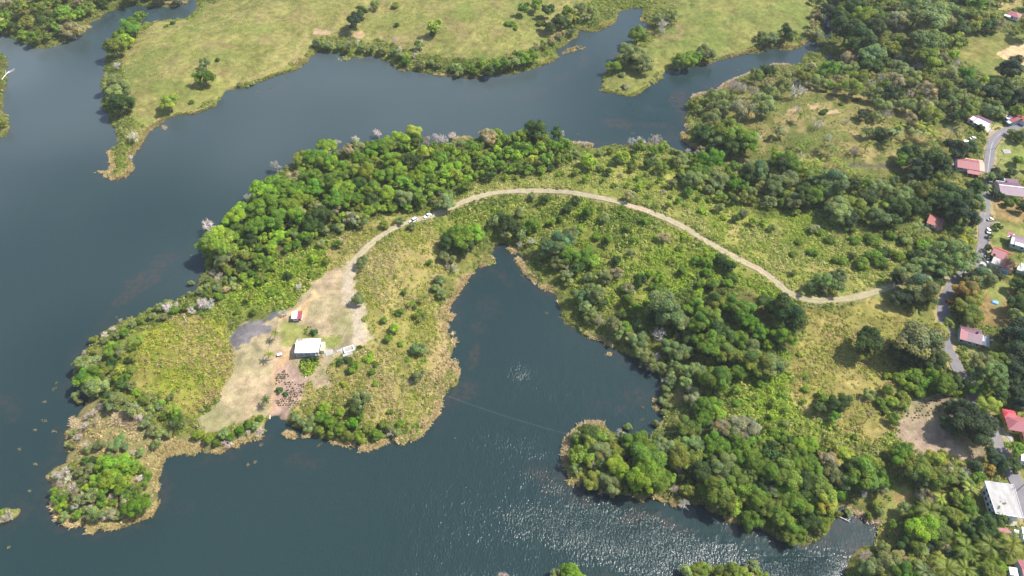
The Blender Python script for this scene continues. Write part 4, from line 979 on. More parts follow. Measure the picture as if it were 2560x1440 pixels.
T('bush', """545,150,14,D 433,57,18,D 415,65,14,M 993,63,16,D 990,14,26,O 1350,60,20,M 1280,60,22,M 1267,60,20,M 1290,70,16,M 480,255,16,M 600,212,18,G 630,210,16,G 620,216,12,G 1555,187,20,G 1563,217,18,T 2140,250,18,D 2060,280,22,D 2105,260,16,M 2200,345,30,D
 975,1030,20,M 870,900,24,D 890,910,30,M 920,900,26,L 880,925,26,M 850,905,24,D 860,960,20,L 930,890,20,L 940,910,22,M 1000,860,22,L 1050,780,18,M 1035,770,16,D 900,870,16,D 1020,900,16,M 940,960,20,L 1060,900,16,L
 2475,305,16,D 2500,300,14,D 2285,640,40,D 2310,610,44,M 2265,600,40,G 2230,590,36,M 2180,640,40,M 2150,660,44,M 2200,660,40,M 2100,650,36,M 2140,600,36,M 2180,600,44,M 2210,630,40,D 2080,600,36,M 2120,575,40,M 2050,580,30,L 2240,640,36,M
 2280,940,50,M 2320,960,50,V 2250,950,44,M 2300,980,44,M 2350,970,44,L 2380,975,44,L 2260,920,40,D 2390,940,30,G""")
T('bare', """525,562,56,B 690,412,46,R 615,490,26,B 645,508,26,B 705,445,26,R 1068,350,40,R 1092,342,44,B 1110,345,44,B 1130,335,36,B 945,330,34,B 890,345,30,B 1040,350,24,B 1402,332,28,B 1463,358,24,B 1600,352,44,B 1640,345,54,R 1580,350,36,B 1720,375,24,B 840,355,30,B
 290,160,32,B 330,338,50,B 326,392,18,B 987,97,26,B 1035,137,26,B 893,105,24,B 1052,108,28,B 1660,58,42,B 1655,75,30,B 1563,218,18,B 825,108,24,R 870,105,22,R 1000,120,22,B
 1985,200,40,B 1835,210,40,B 1855,215,44,R 1885,225,50,R 2010,225,26,B 2160,280,30,B 2220,280,46,R 2045,305,36,B 1890,340,34,B 2075,340,28,B 2135,370,40,R 1990,225,54,B 2020,200,34,B 2135,175,34,B 2250,65,40,R 2390,160,44,B 2270,170,40,R 2210,235,36,B 1995,270,26,R
 500,755,50,B 415,765,46,B 520,760,44,B 545,700,36,R 300,800,20,R 280,820,24,B 260,835,28,B 480,775,34,B 210,880,20,R 215,895,24,R 440,760,26,B 530,680,30,R 550,685,26,R
 145,1185,44,R 165,1175,36,B 150,1210,36,R 180,1215,40,R 170,1195,30,B 200,1240,44,B 190,1260,36,B 215,1110,36,R 195,1090,34,R 210,1060,36,R 230,1030,36,R 250,1015,30,R 280,1240,30,R 350,1195,30,B 225,1270,36,B 260,1290,30,B 20,1290,44,R 5,1300,30,R 215,1040,30,R 240,1050,26,R
 400,1010,36,B 350,1040,34,B 395,1090,24,B 570,1110,36,B 650,1075,30,B 645,1085,26,B 600,1095,20,R 620,1080,24,B 330,1130,26,B
 745,715,30,B 712,780,30,B 1138,670,36,R 1120,665,26,R 1420,665,30,R 1330,600,34,R 1300,610,26,B 1100,480,24,B 1500,800,44,R 1650,830,56,B 1720,835,44,R 1670,950,34,B 1640,890,40,R 1650,800,34,R 1880,885,44,B 1855,915,40,R 1885,870,30,B 980,1080,36,B 1060,870,30,B 905,985,36,B
 1480,1155,44,B 1500,1150,36,B 1550,1080,34,B 1560,1085,24,B 1700,1170,44,R 1690,1220,40,R 1710,1255,36,B 2170,1210,44,B 2160,1230,36,B 2110,1170,44,B 2450,1170,44,R 2420,1180,40,R 2160,1390,44,R 2170,1380,34,R 1705,1262,30,B 1260,1438,44,R 1970,1060,30,T
 2312,890,26,B 430,1060,24,R 2300,160,40,R""")
T('palm', """512,205,10,M 1430,40,34,Y 1415,45,30,D 690,833,22,O 674,884,24,O 662,1000,26,D 340,845,34,O 333,890,30,O 300,922,26,Y 295,860,22,M 272,1000,28,O 430,1020,34,O 450,1045,40,D 655,690,30,O 1058,745,24,O 1030,755,18,O 1055,790,22,D
 1998,285,28,O 2018,360,24,M 2000,370,28,O 2025,355,22,O 1995,355,22,M 2070,365,30,G 2085,375,28,O 2060,360,24,O 2000,390,24,T 2010,405,30,Y 2035,410,34,Y 2050,405,34,Y 2090,402,30,Y 2025,425,34,O 2060,430,34,O 2110,415,30,Y 2125,430,30,Y 2150,440,30,O 2170,360,34,O 2250,315,32,Y 2240,330,38,G 2225,355,24,O 2290,330,36,G 2310,320,36,Y 2330,335,34,Y 2340,340,26,O 2300,310,28,Y 2385,325,40,K 2345,400,40,D 2375,430,36,D 2335,420,30,D 2465,470,26,Y 2460,440,20,O 2400,540,40,Y 2300,566,38,G 2282,572,32,O 2330,360,30,O 2365,355,26,O
 2445,735,36,O 2545,650,44,O 2535,645,30,O
 2415,1367,56,O 2475,1362,60,O 2535,1362,62,O 2320,1275,60,O 2365,1425,64,O 2310,1430,50,G 2410,1425,50,O 2418,1206,34,O 2350,1245,36,Y 2425,1225,40,Y 2380,1180,40,O 2400,1340,36,M 2500,1265,30,D 2350,1395,36,Y 2430,1390,40,O 2540,1340,40,D""")

# woods filled in between the trees listed above: polygon, width range, colour weights, kind weights, spacing
FILL = [
 ([(2060,195),(2180,185),(2400,190),(2420,285),(2300,295),(2200,262),(2090,228)], (26,46), "G5 T3 R2 B1 O3 K1 Y.4", "open7 broad3", .72),
 ([(-140,-140),(490,-140),(470,6),(330,14),(230,55),(165,108),(115,122),(40,102),(-140,95)], (26,56), "M5 O5 G2 L2 D2 T1", "broad8 open1", .70),
 ([(-80,120),(4,122),(14,150),(4,200),(10,260),(14,300),(4,335),(-80,350)], (24,36), "M2 O3 G3 B1", "broad4 small3", .75),
 ([(515,650),(508,600),(545,570),(612,500),(650,455),(730,405),(800,375),(900,355),(1110,355),(1200,345),(1300,330),(1390,345),(1430,370),(1420,415),(1300,425),(1200,435),(1120,462),(1080,510),(1000,525),(960,530),(900,545),(830,580),(760,600),(640,680),(560,690)], (22,50), "L6 M6 V1 D1 O3 G1.5", "broad5 small3 umbrella1 open1", .62),
 ([(1430,372),(1690,378),(1790,405),(1900,430),(2100,440),(2240,450),(2250,540),(2200,560),(2100,530),(1980,510),(1880,500),(1800,500),(1700,430),(1600,410),(1480,415)], (30,50), "D2 G4 M3 O3 L1 F2", "broad5 open3 small2", .72),
 ([(2070,-140),(2760,-140),(2760,70),(2450,70),(2400,88),(2380,130),(2400,165),(2440,195),(2480,205),(2760,200),(2760,275),(2480,285),(2400,280),(2300,295),(2220,262),(2100,228),(2010,215),(2060,165),(2100,150),(2115,120),(2085,60)], (28,66), "D5 K2 O4 G4 T2 F2 M3 L.8 A.3", "broad6 open3 umbrella2", .66),
 ([(1740,310),(1790,290),(1850,310),(1890,350),(1850,385),(1800,385),(1745,360)], (40,60), "D2 G2 M2", "broad", .7),
 ([(2240,430),(2380,445),(2450,450),(2452,540),(2440,600),(2400,600),(2360,600),(2350,520),(2290,530),(2230,560),(2210,520)], (28,62), "D4 K3 G2 O2 Y.4", "broad8 open2", .65),
 ([(1250,540),(1330,530),(1390,570),(1450,620),(1480,690),(1560,740),(1640,790),(1700,770),(1760,720),(1900,760),(1980,810),(1950,860),(1900,870),(1850,930),(1840,1000),(1760,1050),(1720,1000),(1690,960),(1660,900),(1560,870),(1470,810),(1430,760),(1420,700),(1370,650),(1290,600)], (28,46), "D2 G3 M5 O2 L2 F2", "broad3 open3 small4", 1.02),
 ([(1430,1110),(1470,1075),(1550,1098),(1640,1098),(1750,1090),(1900,1085),(2000,1100),(2100,1120),(2140,1150),(2095,1255),(2085,1295),(2045,1340),(2000,1356),(1920,1328),(1800,1278),(1740,1252),(1660,1236),(1560,1228),(1470,1205),(1425,1170)], (32,72), "D2.5 M5 O4 G2 L1.5 V1", "broad7 umbrella1 open1", .58),
 ([(2150,1440),(2205,1390),(2240,1330),(2290,1260),(2260,1200),(2285,1155),(2450,1165),(2520,1150),(2535,1185),(2455,1195),(2465,1290),(2490,1310),(2520,1340),(2530,1390),(2540,1470),(2400,1540),(2150,1500)], (36,56), "D3 O4 G3 T2 M3 K2", "broad7 open2 small2", .66),
 ([(2500,690),(2540,680),(2760,660),(2760,1000),(2510,1000),(2440,960),(2470,900),(2500,850),(2530,800),(2530,730)], (46,70), "K4 D4 G1", "broad", .7),
 ([(2180,1010),(2240,900),(2300,900),(2400,950),(2400,985),(2310,985),(2240,1050)], (26,40), "M4 D2 L2 O2", "small5 bush5", .8),
 ([(1390,1440),(1440,1428),(1490,1445),(1560,1490),(1640,1480),(1700,1430),(1800,1415),(1905,1430),(1990,1490),(1800,1560),(1400,1560)], (40,56), "O3 G3 M2 L1", "broad", .7),
 ([(180,950),(200,905),(240,870),(330,835),(345,890),(320,930),(340,970),(430,1030),(440,1050),(350,1030),(260,1000)], (24,38), "G3 M3 O2 L1", "small5 open2 broad2", .74),
 ([(230,850),(380,770),(500,720),(520,695),(620,695),(560,745),(450,782),(340,820),(250,860)], (20,30), "G4 O2 M2 T1", "small6 open4", .85),
 ([(125,1190),(200,1150),(300,1140),(370,1170),(388,1240),(370,1275),(230,1312),(150,1285)], (26,38), "G3 O2 M4 L2 T1", "small6 open3", .6),
 ([(540,700),(640,690),(760,605),(850,590),(850,640),(780,700),(740,740),(690,772),(600,800),(540,780)], (22,34), "M4 L4 O3", "small3 bush7", 1.5),
 ([(1180,560),(1300,500),(1450,500),(1600,540),(1750,610),(1880,690),(1760,720),(1640,760),(1500,700),(1400,640),(1290,580)], (18,32), "M5 L5 G2 O2", "small2 bush8", 1.55),
 ([(1150,470),(1230,400),(1430,375),(1700,385),(1850,500),(1950,580),(1700,530),(1480,450),(1300,445)], (16,28), "M4 L4 G3 T1 O3", "small4 bush6", 1.2),
 ([(1850,940),(2000,880),(2060,1060),(2190,1110),(2150,1130),(2000,1095),(1860,1060)], (18,34), "M5 O4 D1 L3", "small3 bush7", 1.6),
 ([(2000,560),(2150,570),(2260,640),(2220,700),(2080,690),(1980,640)], (20,34), "M5 D2 L2", "bush", 1.5),
 ([(1780,260),(1950,230),(2100,250),(2330,300),(2330,410),(2100,410),(1930,370),(1860,300)], (22,40), "G4 O3 T4 D1 B4 R3", "open5 small2 bush2", 1.6),
 ([(1740,300),(1725,258),(1790,232),(1860,200),(1900,178),(2030,165),(1990,210),(1900,230),(1820,270)], (26,40), "G5 T3 O3 R2", "open6 small2", .85),
 ([(2030,0),(2060,0),(2062,80),(2040,110),(2020,90)], (22,32), "T3 G3 R1", "open", .85),
 ([(2245,300),(2420,300),(2430,390),(2350,400),(2270,420),(2240,390)], (24,40), "D3 O3 G3", "open4 small4", 1.35),
 ([(2480,300),(2600,270),(2700,300),(2640,560),(2560,560),(2530,520),(2560,430),(2590,390),(2540,345),(2500,322)], (24,40), "D3 M3 G3", "small5 broad3", 1.3),
 ([(2440,1000),(2490,990),(2510,1015),(2490,1030),(2470,1025)], (26,40), "D3 O3 Y1", "small", .9),
]
# ------------------------------------------------------------------ buildings' places, kept free of filled-in trees: (px, py, radius px)
KEEP = [(770,865,48),(744,789,20),(872,872,22),(2450,302,38),(2532,295,30),(2412,357,20),(2420,418,50),(2368,405,18),(2525,465,42),(2342,556,34),(2545,605,34),(2520,645,44),(2428,838,40),(2536,1062,46),
        (2503,1250,62),(2555,1140,20),(2510,1333,16),(2545,1335,20),(2550,1420,26),(2535,34,30),(2490,755,12),(2472,576,8),(2467,650,16),(2476,548,8),(2381,757,9),(2245,1272,34),(2225,1325,20),(2260,1230,20),(2437,346,10),(2465,1234,20)]
KEEP = np.array(KEEP, float)
KINDS = {'broad': ("broadleaf_tree", "tree", "broadleaf tree"), 'small': ("small_tree", "tree", "round tree"), 'umbrella': ("umbrella_tree", "tree", "spreading tree"),
         'open': ("thin_crowned_tree", "tree", "thin tree"), 'feathery': ("feathery_tree", "tree", "feathery tree"), 'bush': ("shrub", "shrub", "shrub"),
         'bare': ("bare_tree", "tree", "leafless tree"), 'palm': ("palm_tree", "palm", "palm")}
ZCEN = {k: v[1] for k, v in PROTO.items()}
ZCEN['bare'] = .95; ZCEN['palm'] = 1.55

def wchoice(spec, r):
    ks = []; ws = []
    for w in spec.split():
        a = w.rstrip("0123456789.")
        ks.append(a); ws.append(float(w[len(a):] or 1))
    ws = np.array(ws) / sum(ws)
    return ks[int(r.choice(len(ks), p=ws))]

frng = np.random.default_rng(11)
ex = [np.array([[p[1], p[2], p[3]] for p in PLANTS])]
nlisted = len(PLANTS)
block = np.vstack([pg(ROAD), ]) if False else None
for poly, (d0, d1), pal, kinds, spc in FILL:
    P = np.array(poly, float)
    x0, y0 = P.min(0); x1, y1 = P.max(0)
    x0, x1, y0, y1 = max(x0, -60), min(x1, 2620), max(y0, -60), min(y1, 1480)
    ntry = int((x1 - x0) * (y1 - y0) / 55) + 60
    qx = frng.uniform(x0, x1, ntry); qy = frng.uniform(y0, y1, ntry)
    ok = inside(P, qx, qy); qx = qx[ok]; qy = qy[ok]
    gxx, gyy, gzz = on_ground(qx, qy, 4.0)
    zid = ZID[np.clip(np.searchsorted(gy, gyy), 0, len(gy) - 1), np.clip(np.searchsorted(gx, gxx), 0, len(gx) - 1)]
    sd = bil(SD, gxx, gyy)
    rd = np.minimum(seg_dist(road_w[::2], gxx, gyy, False, 40), seg_dist(track_w[::2], gxx, gyy, False, 40))
    cur = np.vstack(ex)
    new = []
    for i in range(len(qx)):
        if sd[i] < d0 * .085 or zid[i] in (Z_YARD, Z_BURNT, Z_PLOT, Z_RED, Z_CLEAR, Z_FIELD, Z_LAWN, Z_DRIVE):
            continue
        d = d0 + (d1 - d0) * frng.random() ** 1.5
        R = d / 2 / 5.0
        if rd[i] < 3.2 + R * .8: continue
        if (np.hypot(KEEP[:, 0] - qx[i], KEEP[:, 1] - qy[i]) < KEEP[:, 2] + d * .42).any(): continue
        # woods keep one width everywhere: farther trees are drawn smaller
        if (np.hypot(cur[:, 0] - qx[i], (cur[:, 1] - qy[i]) * 1.15) < spc * .5 * (cur[:, 2] + d)).any(): continue
        row = np.array([[qx[i], qy[i], d]])
        cur = np.vstack([cur, row])
        pl = wchoice(pal, frng); kd = wchoice(kinds, frng)
        if pl in 'BR': kd = 'bare'
        if pl in 'TG' and kd == 'broad' and frng.random() < .5: kd = 'open'
        new.append([kd, qx[i], qy[i], d, pl])
    PLANTS += new
    ex = [cur]

# ------------------------------------------------------------------ plant them
counts = {}
big_first = sorted(range(len(PLANTS)), key=lambda i: -PLANTS[i][3] * (1.0 if i >= nlisted else 1.6))
rank = {}
plan = []
for i in big_first:
    kd = PLANTS[i][0]
    counts[kd] = counts.get(kd, 0) + 1
    plan.append((i, counts[kd] <= 300))
prng = np.random.default_rng(23)
labels = {}
ORD = ["first", "second", "third", "fourth", "fifth", "sixth", "seventh", "eighth", "ninth", "tenth", "eleventh", "twelfth"]
rest = []
made = []
for i, single in plan:
    kd, px, py, d, pl = PLANTS[i]
    x, y = gp(px, py, 6.0)
    dep = proj(x, y, 6.0)[2]
    R = float(d / 2 * dep / F)
    if kd == 'palm': R *= 1.05
    zc = ZCEN[kd] * R
    if kd == 'palm': zc = max(zc, 4.2) if d > 18 else 3.4
    x, y, z = on_ground(np.array([px]), np.array([py]), zc)
    x, y, z = float(x[0]), float(y[0]), float(z[0])
    if not single:
        rest.append((kd, x, y, z, R, pl)); continue
    made.append((i, kd, px, py, d, pl, x, y, z, R, zc))

def size_word(kd, R):
    if kd in ('bush', 'small'): return "large " if R > 3.4 else ("tiny " if R < 1.6 else "")
    if kd == 'palm': return "tall " if R > 4.2 else ("short " if R < 2.6 else "")
    return "huge " if R > 8 else ("large " if R > 5.6 else ("small " if R < 3.0 else ""))
groups = {}
for t in made:
    i, kd, px, py, d, pl, x, y, z, R, zc = t
    k = int(np.argmin((mk[:, 0] - px) ** 2 + ((mk[:, 1] - py) * 1.1) ** 2))
    cw = PAL[pl][1]
    if kd == 'bare': cw = {"bare grey": "bleached grey", "bare reddish-grey": "reddish-grey"}.get(cw, "tan")
    base = (size_word(kd, R) + cw + " " + KINDS[kd][2]).strip()
    groups.setdefault((base, k), []).append(t)
lab = {}
for (base, k), L in groups.items():
    L.sort(key=lambda t: t[2])
    n = len(L)
    for j, t in enumerate(L):
        s = base + " " + MARKS[k][0]
        if n == 2:
            s += ", the left one" if j == 0 else ", the right one"
        elif n > 2:
            s += ", leftmost" if j == 0 else (", rightmost" if j == n - 1 else ", %s from left" % ORD[min(j, 11)])
        if len(s.split()) > 16: s = s.replace(' from left', '').replace(', ', ', the ', 1) if len(s.split()) == 17 and ' from left' in s else s.split(' ', 1)[1]
        if len(s.split()) > 16: s = s.split(' ', 1)[1]
        lab[t[0]] = s
GROUPN = {'broad': "broadleaf trees of the lake shores and woods", 'small': "small round trees of the brush", 'umbrella': "flat spreading trees", 'open': "thin-crowned trees", 'feathery': "tall feathery trees near the road",
          'bush': "low shrubs of the brush", 'bare': "leafless trees of the shores", 'palm': "palms"}
for t in made:
    i, kd, px, py, d, pl, x, y, z, R, zc = t
    nm, cat, _ = KINDS[kd]
    root = thing(nm, lab[i], cat, (x, y, max(z, -.3)), float(prng.uniform(0, 6.28)), GROUPN[kd])
    c = np.array(PAL[pl][0]) * prng.uniform(.85, 1.18) * (1 + prng.normal(0, .05, 3))
    col = (float(c[0]), float(c[1]), float(c[2]), 1)
    if kd == 'bare':
        o = link("branches", BARE[int(prng.integers(len(BARE)))], root)
        o.scale = (R, R, R); o.color = col
    elif kd == 'palm':
        tm, off = PALMT[int(prng.integers(3))]
        o = link("trunk", tm, root); o.scale = (zc * .72, zc * .72, zc)
        bx = off * zc * .72
        L = R * 1.1
        if d >= 33:
            for q in range(14):
                f = link("frond", FROND[q % 4], root)
                f.location = (bx, 0, zc)
                f.rotation_euler = (0, -float(prng.uniform(-.2, .8)), q * 2.399 + float(prng.uniform(-.2, .2)))
                s = L * float(prng.uniform(.88, 1.1)); f.scale = (s, s, s)
                u = float(prng.uniform(.8, 1.2)); f.color = (col[0] * u, col[1] * u, col[2] * u, 1)
        else:
            f = link("crown", PALMC[int(prng.integers(4))], root)
            f.location = (bx, 0, zc); f.scale = (L, L, L); f.color = col
    else:
        L, _z = PROTO[kd]
        tm, cm = L[int(prng.integers(len(L)))]
        sz = R * float(prng.uniform(.82, 1.08))
        o = link("trunk", tm, root); o.scale = (R, R, sz)
        o = link("crown", cm, root); o.scale = (R, R, sz); o.color = col
print("PLANTS", len(PLANTS), counts, "rest", len(rest))

# what is past three hundred of a kind: one mass of further, smaller trees
if rest:
    raw = []
    for me, Cn, R0 in LOWC:
        nv = len(me.vertices); v = np.zeros(nv * 3, np.float32); me.vertices.foreach_get("co", v)
        nf = len(me.polygons); ix = np.zeros(nf * 3, np.int32); me.loops.foreach_get("vertex_index", ix)
        lv = np.zeros(nf * 4, np.float32); me.attributes["leaf"].data.foreach_get("color", lv); lv = lv.reshape(-1, 4)[:, :3]
        raw.append((v.reshape(-1, 3), ix.reshape(-1, 3), lv))
    VV = []; FF = []; CC = []; off = 0
    for kd, x, y, z, R, pl in rest:
        v, ix, lv = raw[int(prng.integers(len(raw)))]
        a = prng.uniform(0, 6.28); ca, sa = math.cos(a), math.sin(a)
        P = np.stack([v[:, 0] * ca - v[:, 1] * sa, v[:, 0] * sa + v[:, 1] * ca, v[:, 2]], 1) * R + np.array([x, y, z])
        VV.append(P); FF.append(ix + off); off += len(P)
        c = np.array(PAL[pl][0]) * prng.uniform(.85, 1.18) * (1 + prng.normal(0, .05, 3))
        CC.append(c[None] * lv)
    me = np_mesh("woodland", np.vstack(VV), np.vstack(FF), [M_scrub], 3, face_col=np.vstack(CC))
    tag(link("woodland", me), "further small tree crowns massed in the far woods", kind='stuff')
    print("woodland", len(rest), off)

# ------------------------------------------------------------------ undergrowth, grass and reeds (nobody could count them)
UG = {  # density per m2, radius range, height factor, colours
 Z_DEF: (.75, .5, 1.4, .9, [(.11,.145,.02),(.15,.17,.03),(.18,.185,.06),(.08,.11,.016)]),
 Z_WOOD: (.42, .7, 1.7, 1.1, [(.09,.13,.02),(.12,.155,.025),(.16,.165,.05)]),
 Z_BRUSHG: (1.7, .35, 1.7, 1.05, [(.145,.195,.016),(.115,.165,.016),(.185,.21,.035),(.22,.215,.06),(.085,.125,.014)]),
 Z_BRUSHW: (1.3, .3, 1.1, .8, [(.22,.23,.04),(.17,.20,.025),(.27,.235,.09),(.12,.155,.02),(.30,.245,.13)]),
 Z_BRUSHN: (1.7, .35, 1.25, .85, [(.15,.195,.022),(.20,.215,.045),(.12,.165,.02),(.235,.23,.08)]),
 Z_GRASSE: (.8, .3, 1.1, .85, [(.23,.205,.06),(.16,.19,.025),(.28,.215,.10),(.20,.21,.035)]),
 Z_TIP: (1.1, .3, 1.3, .9, [(.205,.235,.018),(.26,.25,.035),(.14,.19,.018),(.27,.22,.09)]),
 Z_GROVE: (.22, .3, .9, .7, [(.11,.14,.025),(.16,.165,.05),(.21,.18,.085),(.08,.11,.02)]),
 Z_MEAD: (.26, .22, .7, .6, [(.21,.235,.05),(.27,.255,.085),(.15,.19,.035),(.30,.25,.12)]),
 Z_MEADE: (.12, .2, .55, .6, [(.17,.21,.045),(.22,.23,.06)]),
 Z_MARSH: (.40, .3, 1.0, .8, [(.27,.195,.09),(.20,.165,.06),(.15,.16,.06),(.30,.23,.13)]),
 Z_BROWN: (.25, .25, .7, .7, [(.25,.17,.08),(.30,.22,.11),(.19,.17,.05)]),
 Z_LAWN: (.012, .2, .5, .7, [(.13,.18,.03)]), Z_CLEAR: (.05, .2, .55, .7, [(.14,.15,.05),(.22,.19,.08)]),
 Z_YARD: (.10, .12, .32, .6, [(.19,.21,.05),(.25,.23,.08)]), Z_BANK: (.3, .3, .8, .7, [(.22,.19,.07),(.16,.17,.05)]),
 Z_FIELD: (.006, .15, .35, .6, [(.16,.2,.05)]), Z_PLOT: (.01, .2, .35, .7, [(.10,.14,.03)]), Z_BURNT: (.02, .15, .3, .5, [(.10,.09,.085)]),
}
urng = np.random.default_rng(5)
NC = 760000
bx_ = urng.uniform(-395, 400, NC); by_ = urng.uniform(85, 545, NC)
ppx, ppy, _d = proj(bx_, by_, 4.0)
ok = (ppx > -40) & (ppx < 2600) & (ppy > -40) & (ppy < 1490)
bx_, by_ = bx_[ok], by_[ok]
cell = (795 * 460) / NC
zi = ZID[np.clip(np.searchsorted(gy, by_) - 1, 0, len(gy) - 1), np.clip(np.searchsorted(gx, bx_) - 1, 0, len(gx) - 1)]
sdv = bil(SD, bx_, by_)
dens = np.zeros(len(bx_)); r0 = np.zeros(len(bx_)); r1 = np.zeros(len(bx_)); hf = np.zeros(len(bx_))
for k, (a, b, c, h, cols) in UG.items():
    m = zi == k
    dens[m] = a; r0[m] = b; r1[m] = c; hf[m] = h
clump = np.clip((fnoise(bx_, by_, 12, 101, 3) - .5) * 4 + .9, .15, 2.0)
free = (seg_dist(road_w[::2], bx_, by_, False, 8) > 3.2) & (seg_dist(track_w[::2], bx_, by_, False, 8) > 1.7 + .9 * fnoise(bx_, by_, 5, 171))
kx, ky, kz = on_ground(KEEP[:, 0], KEEP[:, 1], 1.5)
for a, b, r in zip(kx, ky, KEEP[:, 2] / 5.0 * .62):
    free &= np.hypot(bx_ - a, by_ - b) > r
acc = (urng.random(len(bx_)) < dens * clump * cell) & (sdv > .4) & free
bx_, by_, zi, r0, r1, hf = bx_[acc], by_[acc], zi[acc], r0[acc], r1[acc], hf[acc]

def scatter(name, sel, K, label, mat, tall=1.0):
    x = bx_[sel]; y = by_[sel]; n = len(x)
    if n == 0: return
    R = r0[sel] + (r1[sel] - r0[sel]) * urng.random(n) ** 2.2
    z = hgt(x, y)
    C = np.zeros((n, 3))
    hue = fnoise(x, y, 18, 111, 3)
    for k, v in UG.items():
        m = zi[sel] == k
        cols = np.array(v[4])
        pick = np.clip(((hue[m] - .5) * 2.2 + .5 + urng.normal(0, .28, m.sum())) * len(cols), 0, len(cols) - 1).astype(int)
        C[m] = cols[pick]
    C *= np.where(np.isin(zi[sel], (Z_BRUSHW, Z_TIP, Z_GRASSE, Z_MEAD)), 1.36, 1.62)[:, None] * urng.uniform(.75, 1.25, (n, 1))
    dd = rand_dirs(n * K, urng).reshape(n, K, 3); dd[..., 2] = np.abs(dd[..., 2])
    P = dd * np.stack([R, R, R * hf[sel] * tall], 1)[:, None, :] * urng.uniform(.6, 1.1, (n, K, 1))
    P = P + np.stack([x, y, z], 1)[:, None, :]
    nr = dd * .6 + .45 * urng.normal(size=dd.shape); nr[..., 2] += .7; nr /= np.linalg.norm(nr, axis=2)[..., None]
    P = P.reshape(-1, 3); nr = nr.reshape(-1, 3)
    s = np.repeat(.12 + R * .31, K)
    up = rand_dirs(n * K, urng)
    Tn = np.cross(nr, up); Tn /= np.linalg.norm(Tn, axis=1)[:, None] + 1e-9
    Bn = np.cross(nr, Tn)
    s = (s * urng.uniform(.6, 1.4, n * K))[:, None]
    V = np.stack([P - Tn * s * .6 - Bn * s * .3, P + Tn * s * .6 - Bn * s * .3, P + Bn * s * .8 + nr * s * .15], 1).reshape(-1, 3)
    Fc = np.arange(len(V)).reshape(-1, 3)
    col = np.repeat(C, K, 0) * urng.uniform(.72, 1.28, (n * K, 1))
    tag(link(name, np_mesh(name, V, Fc, [mat], 3, face_col=col)), label, kind='stuff')
    print(name, n, len(Fc))
scatter("undergrowth", np.isin(zi, (Z_DEF, Z_BRUSHG, Z_WOOD)), 22, "dense green undergrowth between the trees", M_scrub)
scatter("brush", np.isin(zi, (Z_BRUSHW, Z_BRUSHN, Z_GRASSE, Z_TIP, Z_GROVE, Z_BROWN, Z_BANK)), 18, "low yellow-green brush and tall grass on the slopes", M_scrub)
scatter("meadow_grass", np.isin(zi, (Z_MEAD, Z_MEADE, Z_FIELD, Z_LAWN, Z_YARD, Z_CLEAR, Z_PLOT, Z_BURNT)), 12, "tufts of grass on the meadows, lawns and yard", M_scrub)
scatter("marsh_plants", np.isin(zi, (Z_MARSH,)), 22, "tan and olive marsh plants on the wet ground", M_reed, 1.2)

